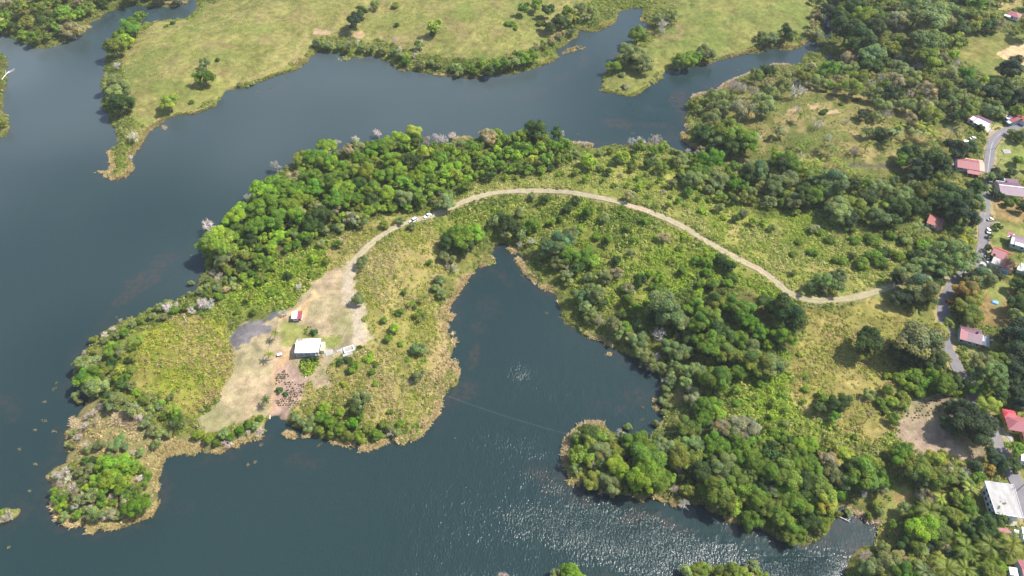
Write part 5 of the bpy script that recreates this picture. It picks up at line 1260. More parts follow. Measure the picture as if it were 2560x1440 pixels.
REEDS = [  # polyline on the photograph, half width in m, colour
 ([(1232,638),(1200,662),(1165,692),(1140,732),(1118,762),(1098,790)], 3.2, 'tan'), ([(1105,805),(1128,850),(1112,890),(1104,930),(1098,985),(1090,1030),(1068,1055),(1040,1085),(1005,1098),(985,1092)], 3.0, 'tan'), ([(1135,905),(1140,935),(1118,960),(1108,975)], 2.6, 'tan'), ([(1115,790),(1130,793)], 2.5, 'tan'),
 ([(965,1104),(930,1117),(900,1123)], 2.6, 'tan'), ([(882,1111),(845,1105),(828,1098)], 2.0, 'tan'), ([(1215,652),(1230,655)], 3.5, 'yel'),
 ([(1293,648),(1320,682),(1345,707),(1382,725)], 3.2, 'tan'), ([(1397,752),(1407,778),(1420,805),(1450,825),(1490,843),(1525,860)], 1.7, 'tan'), ([(1270,618),(1287,632)], 2.2, 'tan'),
 ([(1505,1060),(1465,1064),(1437,1080),(1420,1103),(1414,1130),(1416,1160),(1424,1180)], 2.6, 'red'), ([(1430,1198),(1436,1208),(1445,1200)], 3.0, 'gold'), ([(1470,1216),(1503,1226)], 1.6, 'gold'), ([(1530,1238),(1533,1234)], 1.8, 'gold'), ([(1592,1240),(1610,1246)], 1.6, 'gold'), ([(1637,1240),(1660,1250)], 2.0, 'gold'), ([(1683,1258),(1686,1262)], 2.4, 'gold'), ([(1812,1296),(1832,1302)], 1.6, 'gold'),
 ([(655,1090),(620,1099),(567,1121),(520,1134),(460,1128),(415,1140),(398,1165),(390,1200),(394,1250),(378,1283),(340,1298),(290,1315),(255,1317)], 1.6, 'gold'), ([(225,1325),(240,1318),(225,1312)], 2.8, 'gold'), ([(200,1313),(165,1307),(140,1283),(127,1240),(122,1200)], 1.3, 'tan'), ([(440,1120),(400,1130),(420,1110),(500,1120)], 3.0, 'gold'),
 ([(250,1020),(300,1040),(340,1060),(280,1050)], 4.5, 'red'), ([(180,1050),(200,1080),(190,1120),(170,1150)], 2.6, 'red'),
 ([(765,150),(730,174),(690,185),(640,205),(575,226),(530,264),(485,281),(440,285),(410,297)], 2.6, 'yel'), ([(405,300),(365,330),(350,357),(325,392),(323,428),(295,445),(272,437),(285,417),(275,380)], 3.0, 'gold'), ([(830,105),(800,120),(770,140)], 3.0, 'yel'), ([(740,160),(765,146)], 3.0, 'tan'),
 ([(985,172),(1012,176)], 2.0, 'tan'), ([(1090,187),(1160,192),(1192,194)], 2.0, 'tan'), ([(1357,160),(1392,142)], 2.8, 'yel'), ([(1508,226),(1545,230),(1580,236),(1620,213),(1660,190),(1690,173)], 2.6, 'yel'), ([(1747,160),(1772,158)], 2.0, 'gold'), ([(1813,142),(1865,131),(1920,120),(1990,118)], 2.4, 'gold'), ([(2005,112),(2010,103),(2035,98),(2054,112),(2075,100)], 2.6, 'gold'),
 ([(1447,72),(1490,73),(1520,60),(1545,32)], 4.0, 'yel'), ([(1500,65),(1530,55)], 3.5, 'tan'), ([(1601,42),(1618,70),(1630,85)], 2.2, 'gold'), ([(1550,18),(1600,16)], 3.0, 'yel'),
 ([(1740,240),(1723,258),(1711,292),(1718,316)], 3.4, 'pink'), ([(1709,335),(1713,352),(1740,368),(1782,381)], 2.4, 'gold'), ([(1750,236),(1793,228),(1815,212),(1853,194),(1893,177)], 2.6, 'pink'), ([(1930,163),(1975,162)], 2.2, 'pink'), ([(1800,395),(1850,402),(1880,408)], 2.2, 'red'),
 ([(1132,349),(1172,346)], 3.0, 'gold'), ([(1425,358),(1480,363)], 2.2, 'pink'), ([(1654,920),(1650,950)], 1.6, 'pink'), ([(1700,940),(1703,965),(1695,1000),(1672,1045),(1660,1070),(1640,1080)], 2.6, 'tan'),
 ([(2120,1275),(2160,1292),(2198,1312)], 1.6, 'pink'), ([(2205,1325),(2195,1365),(2180,1378)], 2.0, 'yel'), ([(2210,1320),(2235,1345),(2215,1380)], 3.0, 'yel'),
 ([(208,898),(190,935)], 1.5, 'red'), ([(198,885),(212,890)], 1.6, 'red'), ([(390,6),(440,10),(465,8)], 2.0, 'pink'), ([(218,66),(226,70)], 1.4, 'tan'), ([(480,285),(530,266)], 1.6, 'red'), ([(478,150),(320,52)], .1, 'yel'),
]
RC = {'tan': [(.40,.30,.15),(.33,.25,.12),(.45,.36,.20)], 'yel': [(.30,.30,.08),(.34,.31,.10),(.24,.25,.06)], 'gold': [(.34,.27,.12),(.28,.235,.09),(.40,.31,.16)], 'red': [(.31,.235,.14),(.27,.205,.11),(.38,.31,.20)], 'pink': [(.40,.31,.22),(.33,.26,.16),(.44,.35,.26)]}
def reed_arrays(pts, half, cols, dens=2.0, hmin=.7, hmax=1.5):
    L = spline(pg(pts), .5) if len(pts) > 1 else pg(pts)
    n = max(4, int(len(L) * .5 * half * 2 * dens))
    k = urng.integers(0, len(L), n)
    off = rand_dirs(len(k), urng)[:, :2] * (half * .62 * np.sqrt(urng.random(len(k))) * (.15 + 1.5 * fnoise(L[k, 0], L[k, 1], 7, 131)))[:, None]
    P = L[k] + off
    kp = fnoise(P[:, 0], P[:, 1], 15, 137) > .36
    P = P[kp]; n = len(P)
    z = np.maximum(hgt(P[:, 0], P[:, 1]), -.05)
    K = 9
    h = urng.uniform(hmin, hmax, (n, 1)); a = urng.uniform(0, 6.28, (n, K)); ln = urng.uniform(.4, 1.3, (n, K))
    b = np.stack([P[:, 0], P[:, 1], z], 1)[:, None, :] + np.concatenate([urng.normal(0, .22, (n, K, 2)), np.zeros((n, K, 1))], 2)
    tip = b + np.stack([np.cos(a) * ln * h, np.sin(a) * ln * h, h * (1.0 - .55 * ln)], 2)
    w = np.stack([-np.sin(a), np.cos(a), 0 * a], 2) * .16
    V = np.stack([b - w, b + w, tip + w * .6, tip - w * .6], 2).reshape(-1, 3)
    c = np.array(cols)[urng.integers(0, len(cols), n)]
    c = np.repeat(c, K, 0) * urng.uniform(.9, 1.4, (n * K, 1))
    return V, c
VV = []; CC = []
for pts, half, ck in REEDS:
    if half < .2: continue
    V, c = reed_arrays(pts, half, RC[ck])
    VV.append(V); CC.append(c)
V = np.vstack(VV); C = np.vstack(CC)
tag(link("shore_reeds", np_mesh("shore_reeds", V, np.arange(len(V)).reshape(-1, 4), [M_reed], 4, face_col=C)), "tan and golden reed beds fringing the lake shores", kind='stuff')
print("reeds", len(V) // 4)

# reed islets and floating weed rafts stand or drift on their own
def islet(name, label, cat, px, py, rx, ry, ang, ck, group=None, h=(.5, 1.1), dens=4.0):
    ca, sa = math.cos(math.radians(ang)), math.sin(math.radians(ang))
    x0, y0 = gp(px, py, 0.0)
    n = int(max(10, rx * ry * math.pi / 25.0 * dens))
    t = urng.random(n) ** .5; a = urng.uniform(0, 6.283, n)
    r_ = 1 + .35 * np.sin(2 * a + px) + .2 * np.sin(5 * a + py)
    u = t * np.cos(a) * rx * r_; v = t * np.sin(a) * ry * r_
    X, Y = gp(px + u * ca - v * sa, py + u * sa + v * ca, 0.0)
    K = 7
    hh = urng.uniform(h[0], h[1], (n, 1)); a2 = urng.uniform(0, 6.28, (n, K)); ln = urng.uniform(.3, 1, (n, K))
    b = np.stack([X - x0, Y - y0, 0 * X], 1)[:, None, :] + np.concatenate([urng.normal(0, .2, (n, K, 2)), np.zeros((n, K, 1))], 2)
    tip = b + np.stack([np.cos(a2) * ln * hh, np.sin(a2) * ln * hh, hh * (1.0 - .6 * ln)], 2)
    w = np.stack([-np.sin(a2), np.cos(a2), 0 * a2], 2) * .15
    V = np.stack([b - w, b + w, tip + w * .5, tip - w * .5], 2).reshape(-1, 3)
    cols = np.array(RC[ck]) * (.55 if h[1] < .3 else 1.15); c = np.repeat(cols[urng.integers(0, 3, n)], K, 0) * urng.uniform(.75, 1.25, (n * K, 1))
    o = link(name, np_mesh(name, V, np.arange(len(V)).reshape(-1, 4), [M_reed], 4, face_col=c))
    o.location = (x0, y0, .02)
    return tag(o, label, cat, group)
islet("reed_islet", "golden oval reed islet in the water off the small beach", "reed islet", 725, 1087, 14, 9, 25, 'tan', h=(.8, 1.5))
islet("reed_islet", "pointed tan reed islet beside the south thicket shore", "reed islet", 768, 1086, 9, 10, -30, 'tan', h=(.8, 1.4))
islet("reed_islet", "long tan reed islet in the mouth of the far creek", "reed islet", 1434, 125, 22, 7, -15, 'gold', h=(.8, 1.4))
islet("reed_islet", "small yellow-green reed islet off the far shore shrub belt, the larger one", "reed islet", 862, 147, 15, 6, -10, 'yel')
islet("reed_islet", "small yellow-green reed islet off the far shore shrub belt, the right one", "reed islet", 903, 143, 11, 5, 0, 'yel')
islet("reed_islet", "round golden reed islet below the lower wood's shaded shore", "reed islet", 1684, 1258, 7, 9, 0, 'gold', h=(.8, 1.4))
islet("reed_islet", "tan reed islet beside the inlet's reedy west shore", "reed islet", 1118, 792, 14, 8, 0, 'tan', h=(.8, 1.4))
islet("reed_islet", "tan reed islet by the inlet's lower right shore, upper one", "reed islet", 1637, 1001, 5, 4, 0, 'gold')
islet("reed_islet", "tan reed islet by the inlet's lower right shore, lower one", "reed islet", 1640, 1021, 8, 5, 10, 'gold')
islet("reed_islet", "reed islet alone in the inlet off its right shore", "reed islet", 1522, 886, 5, 5, 0, 'tan')
islet("reed_islet", "yellow-green raft of lily weed at the narrow inlet's head", "weed raft", 1212, 653, 22, 10, -10, 'yel', h=(.2, .5))
islet("reed_islet", "brown reed islet at the tip left of the far meadow point", "reed islet", 252, 431, 10, 4, -10, 'tan')
islet("reed_islet", "pinkish dead reed clump in the lake by the far meadow tree", "reed islet", 409, 319, 9, 5, 20, 'pink')
for k, (px, py, rx, ry, a, ck, ph) in enumerate([(136,972,12,3,-35,'yel',"left of the yellow brush's west end"),(112,1005,7,4,20,'gold',"off the marsh's upper west side, upper one"),(110,1052,11,4,25,'tan',"off the marsh's upper west side, lower one"),(88,1075,5,3,0,'tan',"farther out west of the marsh"),(49,1124,5,3,0,'yel',"in open water near the left edge, west of the marsh"),(135,1078,8,2,10,'tan',"close west of the marsh"),(88,1160,7,2,10,'tan',"west of the round islet, upper one"),(75,1228,4,2,10,'tan',"west of the round islet, lower one"),(22,1368,4,3,0,'yel',"in open water low on the left edge"),(142,957,5,2,-30,'yel',"just left of the dark shore tree, far left"),(479,638,6,2,-20,'yel',"off the peninsula's west shore"),(292,793,4,2,-10,'gold',"off the reedy north-west shore"),
     (640,1155,8,5,-20,'gold',"south of the small beach, lower one"),(652,1112,4,5,70,'pink',"south of the small beach, upper one"),(620,1162,6,3,0,'tan',"south of the small beach, left one"),(800,1112,9,3,-30,'yel',"off the south thicket, left one"),(877,1122,4,2,-20,'yel',"off the south thicket, right one"),(1306,690,8,4,20,'yel',"beside the inlet's upper right reeds"),(1296,668,6,4,60,'yel',"beside the uppermost right reeds of the inlet"),(1400,793,5,2,10,'gold',"off the inlet's right shore"),(1367,783,6,2,20,'yel',"out from the inlet's right shore"),(1600,917,7,2,5,'yel',"off the inlet's lower shore, left one"),(1630,921,5,2,5,'yel',"off the inlet's lower shore, right one"),(1605,1018,7,4,15,'red',"left of the inlet's lower right shore, upper one"),(1605,1049,5,3,-30,'red',"left of the inlet's lower right shore, lower one"),
     (717,193,5,2,-10,'yel',"off the far meadow's bay shore, right one"),(676,221,5,2,-20,'gold',"off the far meadow's bay shore, middle one"),(644,229,4,2,0,'gold',"off the far meadow's bay shore, left one"),(965,168,4,1.5,0,'tan',"off the far shrub belt's right end"),(1455,150,5,2,-10,'yel',"below the long reed islet of the far creek"),(1470,92,4,2,0,'red',"in the far narrow creek"),(1680,244,5,3,0,'pink',"in the channel off the reedy bank"),(1845,175,5,5,-45,'tan',"in the arm below the meadow point, right side"),(1445,336,6,2,0,'tan',"off the north shore's right part"),(1583,333,8,3,-10,'gold',"above the submerged red weed shore"),(1560,20,8,3,0,'tan',"at the far narrow creek's head")]):
    islet("floating_weed", "small floating weed patch " + ph, "weed patch", px, py, rx * .62, ry * .62, a, ck, "floating weed patches on the lake", h=(.08, .25), dens=4.5)
# ------------------------------------------------------------------ houses
def frame(BL, BR, FL, eave):
    """place, heading and size of a rectangular roof seen with these three eave corners on the photograph"""
    c = np.array([BL, BR, FL], float)
    cx, cy = (BR[0] + FL[0]) / 2, (BR[1] + FL[1]) / 2
    gx_, gy_, z0 = on_ground(np.array([cx]), np.array([cy]), eave)
    z0 = float(z0[0])
    X, Y = gp(c[:, 0], c[:, 1], z0 + eave)
    u = np.array([X[1] - X[0], Y[1] - Y[0]]); w = np.linalg.norm(u); u /= w
    v = np.array([-u[1], u[0]])
    dv = np.array([X[2] - X[0], Y[2] - Y[0]])
    d = abs(dv @ v)
    ctr = np.array([X[0], Y[0]]) + u * w / 2 - v * d / 2
    return (float(ctr[0]), float(ctr[1]), z0), math.atan2(u[1], u[0]), float(w), float(d)

def roof_prof(name, parent, mat, x0, x1, prof, rib=.8, th=.10, label=None):
    """roof sheet following a profile of (y, z) from front to back, with raised ribs"""
    mb = MB()
    for (ya, za), (yb, zb) in zip(prof[:-1], prof[1:]):
        mb.hexa([(x0, ya, za - th), (x1, ya, za - th), (x1, yb, zb - th), (x0, yb, zb - th), (x0, ya, za), (x1, ya, za), (x1, yb, zb), (x0, yb, zb)])
        n = max(1, int(round((x1 - x0) / rib)))
        for k in range(n + 1):
            x = x0 + (x1 - x0) * k / n; a = .05
            xa, xb = max(x0, x - a), min(x1, x + a)
            mb.hexa([(xa, ya, za + .003), (xb, ya, za + .003), (xb, yb, zb + .003), (xa, yb, zb + .003), (xa, ya, za + .055), (xb, ya, za + .055), (xb, yb, zb + .055), (xa, yb, zb + .055)])
    o = mb.build(name, mat, parent)
    if label: o["label"] = label
    return o

def ridge_cap(parent, mat, x0, x1, y, z, name="ridge_cap"):
    return MB().hexa([(x0, y - .3, z + .01), (x1, y - .3, z + .01), (x1, y + .3, z + .01), (x0, y + .3, z + .01), (x0, y - .08, z + .12), (x1, y - .08, z + .12), (x1, y + .08, z + .12), (x0, y + .08, z + .12)]).build(name, mat, parent)

def walls(parent, mat, x0, x1, y0, y1, eave, prof=None, name="wall"):
    mb = MB().box(x0, x1, y0, y1, -1.2, eave)
    if prof:
        for xs in (x0 + .003, x1 - .203):
            ys = [p for p in prof if y0 < p[0] < y1]
            pts = [(y0, eave + .002)] + [(p[0], p[1] - .14) for p in ys] + [(y1, eave + .002)]
            n = len(pts)
            mb.add([(xs, a, b) for a, b in pts] + [(xs + .2, a, b) for a, b in pts], [tuple(range(n)), tuple(range(n, 2 * n))[::-1]] + [(i, i + n, (i + 1) % n + n, (i + 1) % n) for i in range(n)])
    return mb.build(name, mat, parent)

def window(parent, side, pos, plane, w=1.1, h=1.0, z=1.1, name="window", frame_mat=None):
    """an opening on the front ('f'), left ('l') or right ('r') wall"""
    mb = MB(); fb = MB(); e = .06
    def bx(m, a0, a1, p0, p1, z0, z1):
        if side == 'f': m.box(a0, a1, plane - p1, plane - p0, z0, z1)
        elif side == 'l': m.box(plane - p1, plane - p0, a0, a1, z0, z1)
        else: m.box(plane + p0, plane + p1, a0, a1, z0, z1)
    bx(fb, pos - w / 2 - e, pos + w / 2 + e, -.02, .05, z + h, z + h + e); bx(fb, pos - w / 2 - e, pos + w / 2 + e, -.02, .07, z - e, z)
    bx(fb, pos - w / 2 - e, pos - w / 2, -.02, .05, z + .001, z + h - .001); bx(fb, pos + w / 2, pos + w / 2 + e, -.02, .05, z + .001, z + h - .001)
    bx(mb, pos - w / 2, pos + w / 2, -.02, .02, z, z + h)
    o = fb.build(name, frame_mat or M_white, parent)
    mb.build("pane" if name == "window" else "panel", M_glass, o)
    return o

def gable(ew, er, d, over=.5, yr=0.0):
    sf = (er - ew) / (d / 2 + yr); sb = (er - ew) / (d / 2 - yr)
    return [(-d / 2 - 0, ew), (yr, er), (d / 2 + 0, ew)]

# --- white-roofed house on the yard
loc, rz, w, d = frame((743, 848), (803, 846), (738, 882), 2.9)
h = thing("house", "single-storey house with a blinding white sheet roof in the middle of the yard", "house", loc, rz)
pf = [(-d / 2, 2.75), (.6, 3.75), (d / 2, 3.0)]
walls(h, M_wallw, -w / 2 + .5, w / 2 - .6, -d / 2 + 1.3, d / 2 - .4, 2.7)
roof_prof("roof", h, R_white, -w / 2, w / 2, pf)
ridge_cap(h, R_white, -w / 2, w / 2, .6, 3.81)
roof_prof("roof_panel", h, R_rust, -w / 2 + .2, -w / 2 + 2.6, [(d / 2 - 3.0, 3.40 + .12), (d / 2 - .3, 3.06 + .12)], .6, .05, "rust red sheets at the roof's upper left corner")
for k, x in enumerate((-3.4, -.6, 2.2)):
    window(h, 'f', x, -d / 2 + 1.3, 1.3, 1.0)
window(h, 'f', 3.8, -d / 2 + 1.3, .9, 2.0, .02, "door", M_wood)
for x in (-w / 2 + .4, -1.6, 1.4, w / 2 - .5):
    MB().box(x - .07, x + .07, -d / 2 + .2, -d / 2 + .34, -.6, 2.7).build("post", M_wallw, h)
MB().box(-w / 2 + .3, w / 2 - .4, -d / 2 + .1, -d / 2 + 1.29, -.6, .12).build("porch_floor", M_concd, h)
a = thing("lean_to", "cream-walled lean-to with small white roof sheet against the white-roofed house", "outbuilding", on := (loc[0] + math.cos(rz) * (w / 2 + .8), loc[1] + math.sin(rz) * (w / 2 + .8), loc[2]), rz)
MB().box(-.75, .9, -2.2, 1.6, -.8, 1.9).build("wall", M_wallc, a)
roof_prof("roof", a, R_white, -.8, 1.0, [(1.0, 2.1), (2.2, 2.25)], .6)

# --- little shed with a half white, half red roof
loc, rz, w, d = frame((731, 780), (757, 779), (732, 796), 2.2)
s = thing("shed", "tiny shed with a half white half red roof near the yard's left edge", "shed", loc, rz)
walls(s, M_wallw, -w / 2 + .4, w / 2 - .4, -d / 2 + .5, d / 2 - .3, 1.95)
roof_prof("roof", s, R_white, -w / 2, w / 2 - 2.1, [(-d / 2, 2.05), (d / 2, 2.5)], .6, .08, "white half of the roof")
roof_prof("roof", s, R_red, w / 2 - 2.08, w / 2, [(-d / 2 - .3, 2.02), (d / 2 + .2, 2.55)], .6, .08, "red half of the roof")
window(s, 'f', -.6, -d / 2 + .5, .8, .8, .8); window(s, 'f', .9, -d / 2 + .5, .8, 1.7, .05, "door", M_red)

# --- open concrete basin, slab and path right of the house
loc, rz, w, d = frame((857, 870), (882, 862), (862, 882), .7)
b = thing("water_basin", "open rectangular concrete basin right of the white-roofed house", "basin", loc, rz)
t = .28
mb = MB().box(-w / 2, w / 2, -d / 2, -d / 2 + t, -.8, .7).box(-w / 2, w / 2, d / 2 - t, d / 2, -.8, .7).box(-w / 2, -w / 2 + t, -d / 2 + t, d / 2 - t, -.8, .7).box(w / 2 - t, w / 2, -d / 2 + t, d / 2 - t, -.8, .7)
mb.build("rim_wall", R_white, b)
MB().box(-w / 2 + t, w / 2 - t, -d / 2 + t, d / 2 - t, -.8, .12).build("floor", M_concd, b)
MB().box(-w / 2 - 1.0, w / 2 + 1.2, -d / 2 - 1.3, -d / 2 - .01, -.8, .10).build("apron", M_conc, b)

def slab(name, label, cat, pts, mat, z=.12, kind=None):
    P = pg(pts); c = P.mean(0); zz = float(hgt(c[0], c[1]))
    mb = MB(); n = len(P)
    top = [(p[0] - c[0], p[1] - c[1], float(hgt(p[0], p[1])) - zz + z) for p in P]
    bot = [(a, b, q - .8) for a, b, q in top]
    ar = sum(P[i, 0] * P[(i + 1) % n, 1] - P[(i + 1) % n, 0] * P[i, 1] for i in range(n))
    if ar < 0: top.reverse(); bot.reverse()
    mb.add(bot + top, [tuple(range(n))[::-1], tuple(range(n, 2 * n))] + [(i, (i + 1) % n, (i + 1) % n + n, i + n) for i in range(n)])
    o = mb.build(name, mat); o.location = (c[0], c[1], zz)
    return tag(o, label, cat, kind=kind)
slab("paved_terrace", "broken grey concrete terrace between the white-roofed house and the basin", "terrace", [(812, 876), (831, 873), (836, 884), (815, 892)], M_conc)
slab("concrete_path", "narrow concrete path leading to the open basin", "path", [(841, 877), (857, 870), (859, 874), (843, 881)], M_conc)
slab("concrete_path", "pale dusty concrete path beside the cream lean-to", "path", [(806, 879), (812, 877), (815, 884), (806, 885)], M_conc, .1)

# --- water tank on a stand, left of the house
x, y, z = [float(q[0]) for q in on_ground(np.array([699.]), np.array([886.]), .9)]
t = thing("water_trough", "small white box-shaped trough on legs left of the white-roofed house", "trough", (x, y, z), .25)
MB().box(-.95, .95, -.5, .5, .55, 1.05).build("tank", M_white, t)
MB().box(-1.0, 1.0, -.55, .55, 1.052, 1.10).build("lid", M_white, t)
for sx in (-.8, .8):
    for sy in (-.4, .4):
        MB().box(sx - .05, sx + .05, sy - .05, sy + .05, -.3, .548).build("leg", M_wood, t)

# --- fallen bleached branch in the garden, landing plank at the beach
def branchy(name, label, cat, p0, p1, seed, rad=.14, mat=M_bare, n=5):
    r = np.random.default_rng(seed)
    a = np.array([float(q[0]) for q in on_ground(np.array([p0[0]]), np.array([p0[1]]), .5)]); b = np.array([float(q[0]) for q in on_ground(np.array([p1[0]]), np.array([p1[1]]), .5)])
    o0 = a.copy(); a = np.array([0, 0, .25]); b = b - o0 + np.array([0, 0, .5])
    mb = MB().tube([a, (a + b) / 2 + np.array([0, 0, .1]), b], [rad, rad * .8, rad * .4], 6)
    for k in range(n):
        t = .35 + .6 * k / n; s = a * (1 - t) + b * t
        e = s + (b - a) * .28 + rand_dirs(1, r)[0] * np.array([1, 1, .3]) * np.linalg.norm(b - a) * .35
        mb.tube([s, (s + e) / 2, e], [rad * .5, rad * .35, rad * .15], 4)
    o = mb.build(name, mat); o.location = tuple(o0); o.color = (.62, .58, .52, 1)
    return tag(o, label, cat)
branchy("fallen_branch", "bleached fallen branch lying in the green garden plot below the house", "branch", (763, 944), (769, 925), 3)
branchy("driftwood", "bleached driftwood branches in the water below the lower wood", "driftwood", (1712, 1262), (1695, 1248), 4, .2)
branchy("driftwood", "small driftwood snag at the lower wood's shaded shore, farther right", "driftwood", (1722, 1275), (1712, 1266), 5, .15)
branchy("driftwood", "pale log floating near the small cove's head", "driftwood", (2100, 1292), (2125, 1305), 6, .2, n=3)
branchy("driftwood", "bleached dead trunks leaning over the far left lake edge", "driftwood", (4, 198), (22, 178), 8, .3)
branchy("bare_log", "pale bare trunk leaning through the brush near the north-west shore", "trunk", (466, 804), (457, 787), 9, .2, n=1)
x, y, z = [float(q[0]) for q in on_ground(np.array([675.]), np.array([1040.]), .3)]
p = thing("landing_plank", "long pale plank reaching into the water at the small beach", "plank", (x, y, .1), math.radians(100))
MB().box(-1.4, 1.4, -.22, .22, .15, .23).build("board", M_plank, p)
for sx in (-1.2, 1.2): MB().box(sx - .06, sx + .06, -.18, .18, -.9, .148).build("post", M_wood, p)

# --- two cars parked on the dirt track
def car(label, px, py, ax, ay, L, Wd, tall, group):
    x, y, z = [float(q[0]) for q in on_ground(np.array([px], float), np.array([py], float), .8)]
    x2, y2, z2 = [float(q[0]) for q in on_ground(np.array([ax], float), np.array([ay], float), .8)]
    z = max(z, float(hgt(x, y))) + .12
    c = thing("parked_car", label, "car", (x, y, z), math.atan2(y2 - y, x2 - x), group)
    l, w = L / 2, Wd / 2; hb = .92 if tall else .80; ht = 1.72 if tall else 1.45
    mb = MB()
    secs = [(-l, .45, hb * .82, .86), (-l + .12, .30, hb, .96), (-l * .35, .28, hb + .02, 1), (l * .30, .28, hb + .02, 1), (l * .62, .28, hb - .04, .99), (l - .15, .30, hb - .14, .92), (l, .42, hb - .28, .80)]
    V = []; Fc = []
    for sx, z0, z1, k in secs:
        V += [(sx, -w * k, z0), (sx, w * k, z0), (sx, w * k, z0 + (z1 - z0) * .6), (sx, w * k * .93, z1), (sx, -w * k * .93, z1), (sx, -w * k, z0 + (z1 - z0) * .6)]
    n = 6
    for i in range(len(secs) - 1):
        for k in range(n):
            Fc.append((i * n + k, i * n + (k + 1) % n, (i + 1) * n + (k + 1) % n, (i + 1) * n + k))
    Fc += [tuple(range(n))[::-1], tuple(range((len(secs) - 1) * n, len(secs) * n))]
    mb.add(V, Fc)
    mb.build("body", M_white, c)
    xb0, xb1, xt0, xt1 = (-l + .2, l * .42, -l + .5, l * .12) if tall else (-l * .62, l * .40, -l * .42, l * .08)
    cb = [(xb0, -w * .90, hb), (xb1, -w * .90, hb), (xb1, w * .90, hb), (xb0, w * .90, hb), (xt0, -w * .74, ht - .05), (xt1, -w * .74, ht - .05), (xt1, w * .74, ht - .05), (xt0, w * .74, ht - .05)]
    MB().hexa(cb).build("window", M_glass, c)
    MB().box(xt0 - .06, xt1 + .05, -w * .78, w * .78, ht - .05, ht).build("roof", M_white, c)
    for sx in (xb0 * .0 + (xb0 + xb1) / 2 - .1,):
        for sd in (-1, 1):
            MB().hexa([(sx - .08, sd * w * .90 - .02, hb), (sx + .08, sd * w * .90 - .02, hb), (sx + .08, sd * w * .90 + .02, hb), (sx - .08, sd * w * .90 + .02, hb), (sx - .10, sd * w * .76 - .02, ht - .05), (sx + .06, sd * w * .76 - .02, ht - .05), (sx + .06, sd * w * .76 + .02, ht - .05), (sx - .10, sd * w * .76 + .02, ht - .05)]).build("pillar", M_white, c)
    for sx in (-l * .62, l * .62):
        for sd in (-1, 1):
            wl = MB().tube([(sx, sd * (w - .20), .31), (sx, sd * (w + .02), .31)], .31, 12).build("wheel", M_tyre, c)
            MB().tube([(sx, sd * (w + .021), .31), (sx, sd * (w + .035), .31)], .18, 10).build("rim", M_rim, wl)
    for sd in (-1, 1):
        MB().box(l - .10, l - .01, sd * w * .55 - .16, sd * w * .55 + .16, hb - .36, hb - .24).build("headlight", M_lamp, c)
        MB().box(-l - .012, -l + .05, sd * w * .62 - .12, sd * w * .62 + .12, hb - .34, hb - .16).build("tail_light", M_red, c)
    return c
car("white pickup-nosed car parked on the dirt track, lower left of the two", 1033, 551, 1014, 560, 4.6, 1.8, True, "white cars parked on the dirt track")
car("white car parked on the dirt track beside the dark shady tree", 1069, 539, 1050, 548, 4.3, 1.75, False, "white cars parked on the dirt track")
car("white van parked on the paved corner by the bright red long roof", 2468, 650, 2476, 660, 4.8, 1.9, True, "vehicles by the village road")
car("white car parked at the roadside below the small driveway", 2472, 576, 2473, 562, 4.4, 1.8, False, "vehicles by the village road")
car("white car under the trees above the small half white shed", 2433, 345, 2445, 343, 4.0, 1.7, False, "vehicles by the village road")
car("tiny white car in the grass right of the road bend", 2477, 548, 2490, 546, 3.2, 1.5, False, "vehicles by the village road")

# --- houses of the village
G = "houses along the village road"
loc, rz, w, d = frame((2437, 283), (2484, 305), (2420, 297), 3.0)
h = thing("house", "long house with white front roof, faded red left end and purple rear slope", "house", loc, rz, G)
pf = [(-d / 2, 2.9), (-.4, 4.2), (d / 2, 3.0)]
walls(h, M_wallw, -w / 2 + .5, w / 2 - .4, -d / 2 + .8, d / 2 - .4, 2.85, pf)
xs = -w / 2 + w * .34
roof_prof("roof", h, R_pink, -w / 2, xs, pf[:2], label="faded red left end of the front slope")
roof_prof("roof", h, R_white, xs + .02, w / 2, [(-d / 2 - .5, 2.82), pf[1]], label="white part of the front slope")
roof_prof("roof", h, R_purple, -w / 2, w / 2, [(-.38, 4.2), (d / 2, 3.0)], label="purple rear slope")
roof_prof("roof_panel", h, R_white, xs - 2.6, xs - .4, [(-d / 2 + .4, 3.14), (-.9, 4.05)], .7, .04)
ridge_cap(h, R_mauve, -w / 2, w / 2, -.4, 4.26)
for k in (.30, .70): MB().box(xs + w * .3 * k + .4, xs + w * .3 * k + .8, -2.2, -1.8, 3.4, 3.95).build("roof_vent", M_concd, h)
for x in (-w / 2 + 2.4, -.4, w / 2 - 2.6): window(h, 'f', x, -d / 2 + .8, 1.5, 1.1)
window(h, 'f', w / 2 - 1.3, -d / 2 + .8, 1.0, 2.0, .02, "door", M_wood)

loc, rz, w, d = frame((2534, 281), (2560, 299), (2511, 291), 2.9)
h = thing("house", "red-roofed house with white sheets on its left slope above the road's top bend", "house", loc, rz, G)
walls(h, M_wallt, -w / 2 + .5, w / 2 - .5, -d / 2 + .6, d / 2 - .4, 2.7)
pf = [(-d / 2, 2.8), (d * .18, 4.1), (d / 2, 3.1)]
roof_prof("roof", h, R_red, -w / 2, w / 2, pf)
for a0, a1, b0, b1 in ((0, .9, -d / 2, -d * .12), (1.3, 1.9, -d / 2, -d * .25), (2.6, 4.4, -d / 2, -d * .15)):
    f = lambda yy: 2.8 + (4.1 - 2.8) * (yy + d / 2) / (d * .68) + .09
    roof_prof("roof_panel", h, R_white, -w / 2 + a0, -w / 2 + a1, [(b0 - .1, f(b0)), (b1, f(b1))], .6, .04, "white roof sheet")
window(h, 'f', -1.2, -d / 2 + .6); window(h, 'f', 1.6, -d / 2 + .6)
roof_prof("porch_roof", h, R_white, 1.2, 3.4, [(-d / 2 - 1.8, 2.3), (-d / 2 - .1, 2.6)], .6)
